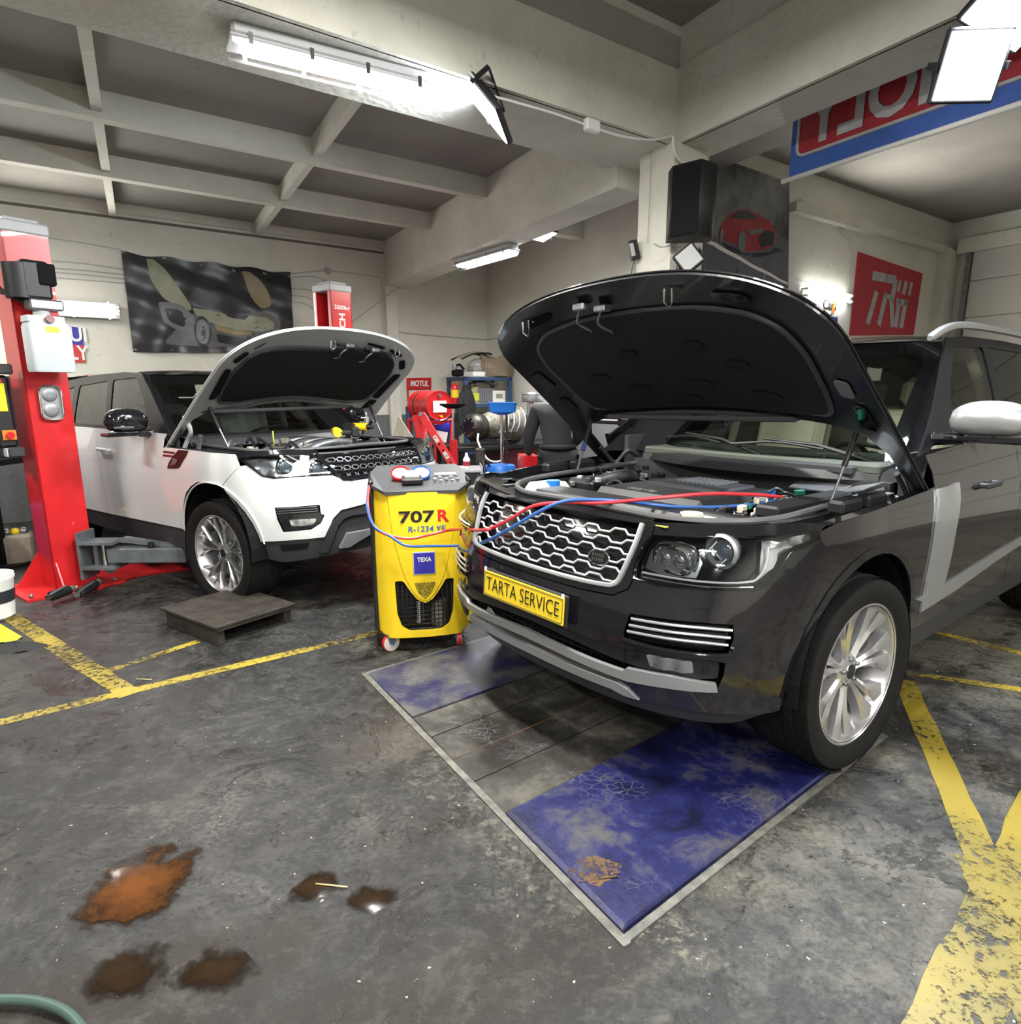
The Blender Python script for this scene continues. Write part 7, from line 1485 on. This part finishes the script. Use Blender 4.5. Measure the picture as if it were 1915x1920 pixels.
mb = MB(); beam_(mb, V(-.25, 0, .10), V(.35, -.25, .10), .07, .07, 'red'); beam_(mb, V(-.1, .1, .10), V(.55, .25, .10), .07, .07, 'red'); mb.build('base_frame', cr)
# tall gearbox jack
j0 = aty(852, 900, 7.2); jk = empty('transmission_jack', (j0[0], j0[1], 0), 0, 'tall transmission jack with a black saddle and bright rod', 'jack')
zz_ = lambda y: aty(852, y, 7.2)[2]
mb = MB(); mb.cyl((0, 0, .1), (0, 0, zz_(825)), .045, M['red'], 16); mb.build('jack_cylinder', jk); mb = MB(); mb.cyl((0, 0, zz_(825)), (0, 0, zz_(765)), .014, M['chrome'], 10); mb.build('jack_rod', jk)
mb = MB(); mb.lathe([(0, zz_(766)), (.06, zz_(766)), (.14, zz_(760)), (.145, zz_(757)), (0, zz_(758))], M['matte'], V(0, 0, 0), UZ, 20); mb.build('saddle', jk)
mb = MB()
for k in range(4): a_ = k * pi / 2 + .4; mb.ring([(0, 0, .12), (.26 * cos(a_), .26 * sin(a_), .05)], .025, M['red'], 6)
mb.build('base_legs', jk)
# blue quilted coat and papers
q0 = aty(822, 800, 7.9); e = empty('blue_cover', tuple(q0), 0, 'blue cloth bag with white mark hanging behind the crane', 'bag'); mb = MB(); mb.sph((0, 0, 0), .15, M['indigo'], (1, .5, 1.05), 18, 12); mb.build('bag_body', e); mb = MB(); text_mb(mb, 'S', M['white'], (-.02, -.078, .06), V(1, 0, 0), V(0, 0, 1), .11, .002, bold=.02); mb.build('bag_mark', e)
q0 = aty(826, 818, 7.7); mb = MB(); mb.box(q0, (.16, .01, .12), M['white'], np.array(Matrix.Rotation(.2, 3, 'Y'))); tag(mb.build('paper_sheet'), 'white paper sheets hanging below the blue bag', 'paper')
q0 = aty(770, 795, 7.9); mb = MB(); mb.ring([V(q0[0], q0[1], 0), V(q0[0] - .02, q0[1], aty(770, 762, 7.9)[2])], .035, M['rackblue'], 10); tag(mb.build('blue_post'), 'thick blue post left of the red crane mast', 'post')
P = [aty(733, 838, 6.6), aty(747, 779, 6.6), aty(788, 842, 6.4), aty(780, 870, 6.4)]; mb = MB(); mb.prism(P, (.004, .02, 0), M['tanp']); tag(mb.build('cardboard_sheet'), 'beige cardboard sheet leaning behind the far headlight of the white car', 'cardboard')
for x, y, m, l in ((741, 757, 'white', 'white wall socket above the dado beside the hood of the white car'), (741, 770, 'lime', 'small yellowish label below the wall socket')):
    c = onn(x, y, NA, W1 - .01); mb = MB(); mb.box(c, (.11, .02, .09 if m == 'white' else .06), M[m], np.stack([AX, NA, UZ], 1), .004); tag(mb.build('wall_socket' if m == 'white' else 'wall_label'), l, 'socket' if m == 'white' else 'label')
# chrome pillar drill on the alcove wall
c = aty(1000, 790, 8.6); dl = empty('drill_press', (c[0], c[1], c[2] - .1), 0, 'silver bench machine with a round head beside the mechanic', 'drill press'); zt3 = aty(1000, 735, 8.6)[2] - c[2] + .1
mb = MB(); mb.lathe([(0, zt3 - .13), (.14, zt3 - .13), (.15, zt3 - .11), (.15, zt3 - .04), (.16, zt3 - .03), (.15, zt3), (0, zt3)], M['silver'], V(0, 0, 0), UZ, 24); mb.build('head', dl); mb = MB(); mb.cyl((-.02, 0, .12), (-.02, 0, zt3 - .12), .06, M['silver'], 16); mb.build('column', dl)
mb = MB(); mb.sph((0, 0, .08), .09, M['silver'], (1, 1, .9)); mb.cyl((.06, -.02, .12), (.17, -.03, .14), .05, M['steel'], 12); mb.cyl((0, 0, -.45), (0, 0, .05), .02, M['steel'], 8); mb.build('chuck', dl)
# red panel cabinet beside the mechanic
c = aty(991, 860, 6.6); mb = MB(); e = empty('red_cabinet', (c[0], c[1], 0), .2, 'bright red perforated cabinet beside the mechanic', 'cabinet'); mb.box((0, 0, .42), (.17, .3, .84), M['red'], None, .008); mb.build('carcass', e); mb = MB()
for k in range(6): mb.box((.06, -.152, .40 + k * .07), (.012, .004, .03), M['dgrey'])
tag(mb.build('slots', e), kind='stuff')
# cordless tools left in the bay of the white car
def drill(p, rz, label, k=1.):
    e = empty('cordless_drill', tuple(p), rz, label, 'power tool'); mb = MB(); mb.cyl((-.07, 0, .04), (.06, 0, .04), .035, M['yellow'], 16); mb.cyl((.06, 0, .04), (.12, 0, .04), .024, M['black'], 12, .012); mb.build('motor_housing', e)
    mb = MB(); mb.box((-.05, -.06, .035), (.04, .10, .035), M['black'], None, .01); mb.build('grip', e); mb = MB(); mb.box((-.05, -.13, .04), (.10, .06, .075), M['black'], None, .01); mb.box((-.05, -.128, .062), (.085, .05, .02), M['yellow'], None, .005); mb.build('battery', e)
import_p = lambda x, y, z: (lambda c, s: V(-1.5309 + x * c - y * s, 5.0243 + x * s + y * c, z))(cos(-.6426), sin(-.6426))
drill(import_p(.10, .06, 1.125), -.6426 + 2.6, 'yellow and black cordless drill lying on the engine of the white car'); drill(import_p(-.25, .58, 1.13), -.6426 + .5, 'smaller yellow tool at the far corner of the white car engine bay')
# ---------------------------------------------------------------- left edge
bk = atz(-8, 1160); e = empty('bucket', (bk[0] - .02, bk[1], 0), 0, 'white plastic bucket at the left edge of the floor', 'bucket'); mb = MB(); mb.lathe([(0, .005), (.11, .005), (.125, .02), (.145, .26), (.152, .27), (.152, .285), (.146, .29), (.150, .30), (.140, .30), (.12, .03), (0, .02)], M['white'], V(0, 0, 0), UZ, 32); mb.build('pail', e)
mb = MB(); mb.lathe([(.137, .12), (.143, .20)], M['pr_dark'], V(0, 0, 0), UZ, 32); mb.build('printed_band', e)
r0 = atz(2, 1200); mb = MB(); vs = [r0 + V(.10 * cos(a) * (1 + .2 * sin(3 * a)) * k, .07 * sin(a) * k, .002 + .10 * (1 - k) + .01 * sin(5 * a)) for k in (1, .7, .4, .05) for a in np.linspace(0, 2 * pi, 18, endpoint=False)]
mb.add(vs, [(i * 18 + j, i * 18 + (j + 1) % 18, (i + 1) * 18 + (j + 1) % 18, (i + 1) * 18 + j) for i in range(3) for j in range(18)], M['hivis'], True); tag(mb.build('rag'), 'fluorescent yellow rag lying against the white bucket', 'rag')
r0 = atz(28, 1215); mb = MB(); vs = [r0 + V(.16 * cos(a) * (1 + .2 * sin(3 * a)) * k, .09 * sin(a) * k, .002 + .035 * (1 - k) + .008 * sin(5 * a + k * 6)) for k in (1, .7, .4, .05) for a in np.linspace(0, 2 * pi, 18, endpoint=False)]
mb.add(vs, [(i * 18 + j, i * 18 + (j + 1) % 18, (i + 1) * 18 + (j + 1) % 18, (i + 1) * 18 + j) for i in range(3) for j in range(18)], M['cloth_black'], True); tag(mb.build('rag'), 'black rag lying in front of the white bucket', 'rag')
cc = atz(0, 1058); mb = MB(); mb.ring(crom([cc + V(.26 * cos(a), .16 * sin(a), .012 + .006 * (i % 3)) for i, a in enumerate(np.linspace(0, 4 * pi, 22))], 4), .010, M['black'], 6); tag(mb.build('cable_coil'), 'coiled black cable on the floor at the left edge', 'cable')
tb = empty('tool_bench', (-5.1, 5.5, 0), 0, 'dark tool bench beyond the near lift post at the left edge', 'bench')
mb = MB(); mb.bx((-1.0, -.22, .86), (.75, .18, .91), M['matte'], .004); mb.build('bench_top', tb)
for x in (-.9, .68): mb = MB(); mb.bx((x - .03, -.2, 0), (x + .03, -.14, .86), M['matte']); mb.build('leg', tb)
mb = MB(); mb.bx((-1.0, .14, .91), (.75, .18, 1.60), M['toolboard'], .004); mb.build('tool_board', tb)
mb = MB(); mb.bx((.25, .12, 1.0), (.55, .14, 1.2), M['blue'], .003); mb.lathe([(.05, 0), (.065, .01), (.05, .02)], M['steel'], V(.4, .12, 1.1), V(0, -1, 0), 18); mb.build('blue_panel', tb)
mb = MB(); mb.bx((-.9, -.18, .0), (.30, .15, .6), M['matte'], .01); mb.build('lower_box', tb)
for k in range(10): mb = MB(); x = -.65 + k * .14; z = 1.15 + .12 * (k % 3); mb.cyl((x, .14, z), (x, .10, z), .03, M['steel'], 10); mb.cyl((x, .12, z - .14), (x, .12, z), .008, M['steel'], 6); mb.build('hanging_tool', tb)
cr0 = S_(0, 0, 0); b0 = V(-4.42, 5.46, 0); e = empty('parts_crate', (b0[0], b0[1], 0), SA, 'worn tan crate of parts under the tool bench', 'crate'); mb = MB(); mb.box((0, 0, .13), (.30, .24, .26), M['tanp'], None, .02); mb.build('crate_body', e)
for k in range(4): mb = MB(); mb.sph((-.09 + k * .06, 0, .28), .04, M['steel' if k % 2 else 'yellow'], (1, 1, .8), 10, 6); mb.build('part', e)
b0 = V(-4.42, 5.0, 0); mb = MB(); mb.lathe([(0, 0), (.17, 0), (.18, .02), (.18, .50), (.17, .52), (0, .52)], M['blue'], V(b0[0], b0[1], 0), UZ, 28); tag(mb.build('plastic_drum'), 'dark blue drum beside the tool bench at the left edge', 'drum')
# ---------------------------------------------------------------- the mechanic
def skin(name, pts, edges, rad, m, parent, sub=2):
    me = bpy.data.meshes.new(name); me.from_pydata([tuple(p) for p in pts], edges, []); o = bpy.data.objects.new(name, me); COL.objects.link(o)
    md = o.modifiers.new('skin', 'SKIN'); md.use_smooth_shade = True; sv = me.skin_vertices[0].data
    for i, r in enumerate(rad): sv[i].radius = (r, r) if np.isscalar(r) else r; sv[i].use_root = (i == 0)
    s2 = o.modifiers.new('sub', 'SUBSURF'); s2.levels = s2.render_levels = sub
    m2 = bpy.data.meshes.new_from_object(o.evaluated_get(bpy.context.evaluated_depsgraph_get())); bpy.data.objects.remove(o); bpy.data.meshes.remove(me)
    m2.name = name; m2.materials.clear(); m2.materials.append(M[m])
    for p in m2.polygons: p.use_smooth = True
    ob = bpy.data.objects.new(name, m2); COL.objects.link(ob); ob.parent = parent; return ob
pc_ = aty(1046, 860, 6.2); pe = empty('person', (pc_[0], pc_[1], 0), radians(0), 'person in black work shirt and trousers with back turned, leaning over the bench', 'person')
J = dict(pel=(0, 0, .86), sp1=(0, .05, 1.0), sp2=(-.02, .14, 1.15), ch=(-.03, .24, 1.27), nk=(-.03, .34, 1.36), hd=(-.03, .40, 1.42), hd2=(-.03, .46, 1.47),
         sl=(-.20, .25, 1.28), el=(-.28, .27, 1.02), wl=(-.27, .36, .84), sr=(.15, .25, 1.29), er=(.24, .33, 1.03), wr=(.16, .52, .92),
         hl=(-.10, 0, .82), kl=(-.13, .06, .46), al=(-.13, -.02, .09), fl=(-.14, .12, .04), hr=(.10, 0, .82), kr=(.13, .06, .46), ar=(.13, -.02, .09), fr=(.14, .12, .04))
k_ = list(J); ix = {n: i for i, n in enumerate(k_)}; E_ = [('pel', 'sp1'), ('sp1', 'sp2'), ('sp2', 'ch'), ('ch', 'nk'), ('nk', 'hd'), ('hd', 'hd2'), ('ch', 'sl'), ('sl', 'el'), ('el', 'wl'), ('ch', 'sr'), ('sr', 'er'), ('er', 'wr'), ('pel', 'hl'), ('hl', 'kl'), ('kl', 'al'), ('al', 'fl'), ('pel', 'hr'), ('hr', 'kr'), ('kr', 'ar'), ('ar', 'fr')]
Rd = dict(pel=(.14, .12), sp1=(.135, .105), sp2=(.15, .11), ch=(.16, .11), nk=.055, hd=.085, hd2=.09, sl=.075, el=.05, wl=.034, sr=.075, er=.05, wr=.034, hl=.10, kl=.07, al=.05, fl=.045, hr=.10, kr=.07, ar=.05, fr=.045)
slim = lambda n: Rd[n] if n in ('nk', 'hd', 'hd2', 'wl', 'wr') else (tuple(r * .62 for r in Rd[n]) if isinstance(Rd[n], tuple) else Rd[n] * .62)
skin('body', [J[n] for n in k_], [(ix[a], ix[b]) for a, b in E_], [slim(n) for n in k_], 'skin', pe)
sh_j = ['pel', 'sp1', 'sp2', 'ch', 'sl', 'el', 'wl', 'sr', 'er', 'wr']; G_ = {n: (tuple(r + .014 for r in Rd[n]) if isinstance(Rd[n], tuple) else Rd[n] + .014) for n in Rd}
ii = {n: i for i, n in enumerate(sh_j)}; skin('shirt', [J[n] for n in sh_j], [(ii[a], ii[b]) for a, b in E_ if a in ii and b in ii], [G_[n] for n in sh_j], 'cloth_black', pe)
tj = ['pel', 'hl', 'kl', 'al', 'hr', 'kr', 'ar']; ii = {n: i for i, n in enumerate(tj)}; skin('trousers', [J[n] for n in tj], [(ii[a], ii[b]) for a, b in E_ if a in ii and b in ii], [(.155, .135) if n == 'pel' else G_[n] for n in tj], 'cloth_dark', pe)
mb = MB(); mb.ring([V(.158 * cos(a), .135 * sin(a) + .02, .955) for a in np.linspace(0, 2 * pi, 24, endpoint=False)], .022, M['cloth_dark'], 8, closed=True); mb.build('waistband', pe)
mb = MB()
for sg in (-1, 1): mb.box((sg * .085, -.135, .80), (.085, .012, .006), M['pr_tan'])
tag(mb.build('pocket_piping', pe), kind='stuff')
mb = MB(); mb.sph((-.03, .43, 1.47), .105, M['hair'], (.9, 1, 1.05), 18, 12, None, -.2, 1.); mb.build('hair', pe)
mb = MB(); mb.sph((-.03, .54, 1.43), .018, M['skin'], (1, 1, 1.2)); mb.build('nose', pe)
for sg, nm in ((-1, 'ear'), (1, 'ear')): mb = MB(); mb.sph((-.03 + sg * .095, .44, 1.44), .03, M['skin'], (.4, .8, 1)); mb.build(nm, pe)
for sg, w in ((-1, 'wl'), (1, 'wr')):
    b = V(*J[w]); d = unit(b - V(*J['el' if sg < 0 else 'er'])); s = unit(np.cross(d, V(0, 0, 1))); u = np.cross(s, d)
    P = [b, b + d * .05, b + d * .095]; E2 = [(0, 1), (1, 2)]; rr2 = [.028, (.042, .020), (.040, .016)]
    for k, (o_, L_) in enumerate(((-.033, .062), (-.011, .075), (.011, .070), (.033, .055))):
        i0 = len(P); a0 = b + d * .10 + s * o_; P += [a0, a0 + d * L_ * .5 - u * .012, a0 + d * L_ * .85 - u * .035]; E2 += [(2, i0), (i0, i0 + 1), (i0 + 1, i0 + 2)]; rr2 += [.0095, .0085, .0075]
    i0 = len(P); a0 = b + d * .035 + s * .035 * -sg; P += [a0, a0 + d * .035 + s * .025 * -sg - u * .01, a0 + d * .06 + s * .03 * -sg - u * .03]; E2 += [(1, i0), (i0, i0 + 1), (i0 + 1, i0 + 2)]; rr2 += [.012, .010, .009]
    skin('hand', P, E2, rr2, 'glove', pe)
for sg, a in ((-1, 'al'), (1, 'ar')):
    q = V(*J[a]); mb = MB(); loft(mb, [[q + V(x, y + .04, z - .09) for x, y in [(.045 * cos(t), .13 * sin(t)) for t in np.linspace(0, 2 * pi, 16, endpoint=False)]] for z in (0.0, .03, .06)], M['black']); mb.build('boot', pe)
# ---------------------------------------------------------------- lamps
def area(o, n, up, sx, sy, power, col=(1, .97, .9), parent=None, spread=180):
    ld = bpy.data.lights.new('lamp_light', 'AREA'); ld.shape = 'RECTANGLE'; ld.size = sx; ld.size_y = sy; ld.energy = power; ld.color = col; ld.spread = radians(spread)
    lo = bpy.data.objects.new('lamp_light', ld); COL.objects.link(lo)
    z = -unit(n); x = unit(np.cross(up, z)); y = np.cross(z, x)
    lo.matrix_world = Matrix(((x[0], y[0], z[0], o[0]), (x[1], y[1], z[1], o[1]), (x[2], y[2], z[2], o[2]), (0, 0, 0, 1)))
    return lo
def tube_lamp(p, q, down, label, group=None, closed=True, n=2, power=TUBE_W, wd=.13, tilt=None, name='tube_light'):
    """batten with n tubes under a clear cover; p,q = ends of the back plate centre line, down = facing direction"""
    p = np.array(p, float); q = np.array(q, float); d = unit(q - p); dn = unit(down); s = unit(np.cross(d, dn)); R = np.stack([d, s, dn], 1); L_ = np.linalg.norm(q - p); c = (p + q) / 2
    e = empty(name, tuple(c), 0, label, 'lamp', group); inv = Matrix.Translation(-Vector(c))
    def put(mb, nm):
        o = mb.build(nm); o.data.transform(inv); o.parent = e; return o
    mb = MB()
    if closed:
        mb.box(c + dn * .03, (L_, wd, .06), M['lgrey'], R, .015); mb.box(c + dn * .065, (L_ + .02, wd + .02, .015), M['lgrey'], R, .005)
    else: mb.box(c + dn * .015, (L_, .05, .03), M['white'], R, .005)
    put(mb, 'housing')
    for k in range(n):
        off = s * ((k - (n - 1) / 2) * wd * .42); mb = MB(); h = .085 if closed else .06
        mb.cyl(c - d * (L_ / 2 - .06) + off + dn * h, c + d * (L_ / 2 - .06) + off + dn * h, .013, M['tube'], 10); t = put(mb, 'tube')
        if not closed:
            for sg in (-1, 1): m2 = MB(); m2.cyl(c + d * sg * (L_ / 2 - .06) + off + dn * h, c + d * sg * (L_ / 2 - .02) + off + dn * h, .015, M['white'], 10); m2.box(c + d * sg * (L_ / 2 - .02) + off + dn * h * .6, (.02, .02, h), M['white'], R); put(m2, 'end_cap')
    if closed:
        mb = MB(); prof = [(-.5, .072), (-.48, .10), (-.3, .125), (.3, .125), (.48, .10), (.5, .072)]
        a = [c - d * L_ / 2 + s * u * wd + dn * v for u, v in prof]; m_ = len(a)
        mb.add(a + [x + d * L_ for x in a], [(i, i + 1, i + 1 + m_, i + m_) for i in range(m_ - 1)], M['lens'], True)
        put(mb, 'cover'); mb = MB()
        for t in (-.42, -.14, .14, .42):
            for sg in (-1, 1): mb.box(c + d * t * L_ + s * sg * (wd / 2 + .012) + dn * .07, (.02, .008, .05), M['chrome'], R)
        tag(put(mb, 'clips'), kind='stuff')
    l = area(c + dn * (.13 if closed else .09), dn, s, wd * .7, L_ - .1, power); l.data.size, l.data.size_y = wd * .7, L_ - .1
    l.parent = e; l.matrix_parent_inverse = Matrix.Translation(-Vector(c)); return e
def flood_lamp(c, n, up, w_, h_, label, power=FLOOD_W, lit=True, group=None, bracket=True, spread=150):
    c = np.array(c, float); n = unit(n); x = unit(np.cross(up, n)); y = np.cross(n, x); R = np.stack([x, y, n], 1)
    e = empty('flood_light', tuple(c), 0, label, 'lamp', group); inv = Matrix.Translation(-Vector(c))
    def put(mb, nm):
        o = mb.build(nm); o.data.transform(inv); o.parent = e; return o
    mb = MB(); mb.box(c - n * .02, (w_ + .03, h_ + .03, .035), M['black'], R, .008)
    for k in range(7): mb.box(c - n * .045 + x * (k - 3) * w_ / 8, (.004, h_ * .7, .02), M['black'], R)
    put(mb, 'housing')
    mb = MB(); mb.box(c + n * .001, (w_, h_, .006), M['flood'] if lit else M['lgrey'], R); put(mb, 'diffuser')
    if bracket:
        mb = MB(); t = .01
        for sg in (-1, 1): mb.box(c + x * sg * (w_ / 2 + .025) - n * .05, (.006, .03, .12), M['black'], R)
        mb.box(c - n * .11, (w_ + .056, .03, .006), M['black'], R); put(mb, 'bracket')
    if lit:
        l = area(c + n * .012, n, y, w_, h_, power, (.86, .93, 1), spread=spread); l.parent = e; l.matrix_parent_inverse = Matrix.Translation(-Vector(c))
    return e
tube_lamp(atz(428, 48, 3.13), atz(800, 145, 3.13), (0, 0, -1), 'long twin-tube ceiling lamp under the nearest beam at the upper left', wd=.16, power=TUBE_W * 1.3)
tube_lamp(atz(858, 487, 2.98), atz(964, 455, 2.98), (0, 0, -1), 'twin-tube ceiling lamp under the far beam above the shelf corner', power=TUBE_W)
p = onn(222, 585, NA, W1 - .01); tube_lamp(p - AX * 1.25, p, -NA, 'lit twin-tube lamp on the back wall beside the dark banner', wd=.16, power=TUBE_W * .7)
p = onn(1500, 548, NA, W3 - .02); q = onn(1592, 562, NA, W3 - .02); tube_lamp(p, q, -NA, 'bare twin tubes on the far wall left of the large red board', closed=False, wd=.17, power=TUBE_W)
# floods that can be seen
c = aty(1823, 124, 3.2); flood_lamp(c, V(-.18, -.93, -.42), V(.05, 0, 1), .24, .25, 'large glaring flood lamp at the upper right below the beam', FLOOD_W * 1.2)
c = aty(1905, 12, 3.1); flood_lamp(c, V(-.2, -.6, -.8), V(-.9, .3, 1), .24, .30, 'glaring flood lamp cut by the upper right corner of the frame', FLOOD_W)
r1 = ray(900, 192); c = V(0, 0, CAMH) + r1 * 3.9; rr = unit(r1); along = unit(atz(934, 250, 2.75) - atz(866, 138, 3.05)); nn = unit(np.cross(rr, along)); nn = nn if nn[2] < 0 else -nn
c = aty(902, 192, 4.05); t_ = unit(aty(934, 246, 3.98) - aty(868, 140, 4.12)); nn = unit(np.cross(t_, unit(ray(902, 192)))); nn = nn if nn[0] < 0 else -nn; nn = unit(nn - unit(ray(902, 192)) * .17)
flood_lamp(c, nn, t_, .28, .40, 'lit flood lamp seen almost edge-on at the right end of the nearest beam lamp', FLOOD_W * .8)
c = atz(1012, 441, 3.1); flood_lamp(c, V(0, -.15, -1), BX, .26, .26, 'small lit square flood lamp in the far bay near the pillar', FLOOD_W * .8)
# unseen tube lamps added as fill over and behind the camera
for i, (a, b) in enumerate(((1.6, .9), (-.6, -2.2), (-1.6, 1.6), (-4.2, .6), (-3.5, -3.2), (-2.2, 6.2))):
    p = ab(a, b, 3.5); tube_lamp(p - AX * .7, p + AX * .7, (0, 0, -1), 'added twin-tube fill lamps overhead, out of view', 'added fill lamps overhead', wd=.16, power=FILL_W)
for i, (a, b) in enumerate(((5.0, -2.4), (7.9, -2.0))):  # unseen lamps added to brighten the left back bay and its wall
    p = ab(a, b, 3.35); tube_lamp(p - AX * .6, p + AX * .6, (0, 0, -1), 'added twin-tube fill lamps out of view on the left', 'added fill lamps on the left', wd=.16, power=FILL_W * .55)
flood_lamp(aty(1292, 484, 4.60), V(-.25, -.95, .1), unit(V(-.6, 0, .75)), .13, .13, 'unlit square flood lamp standing on its corner on the pillar', 0, lit=False)
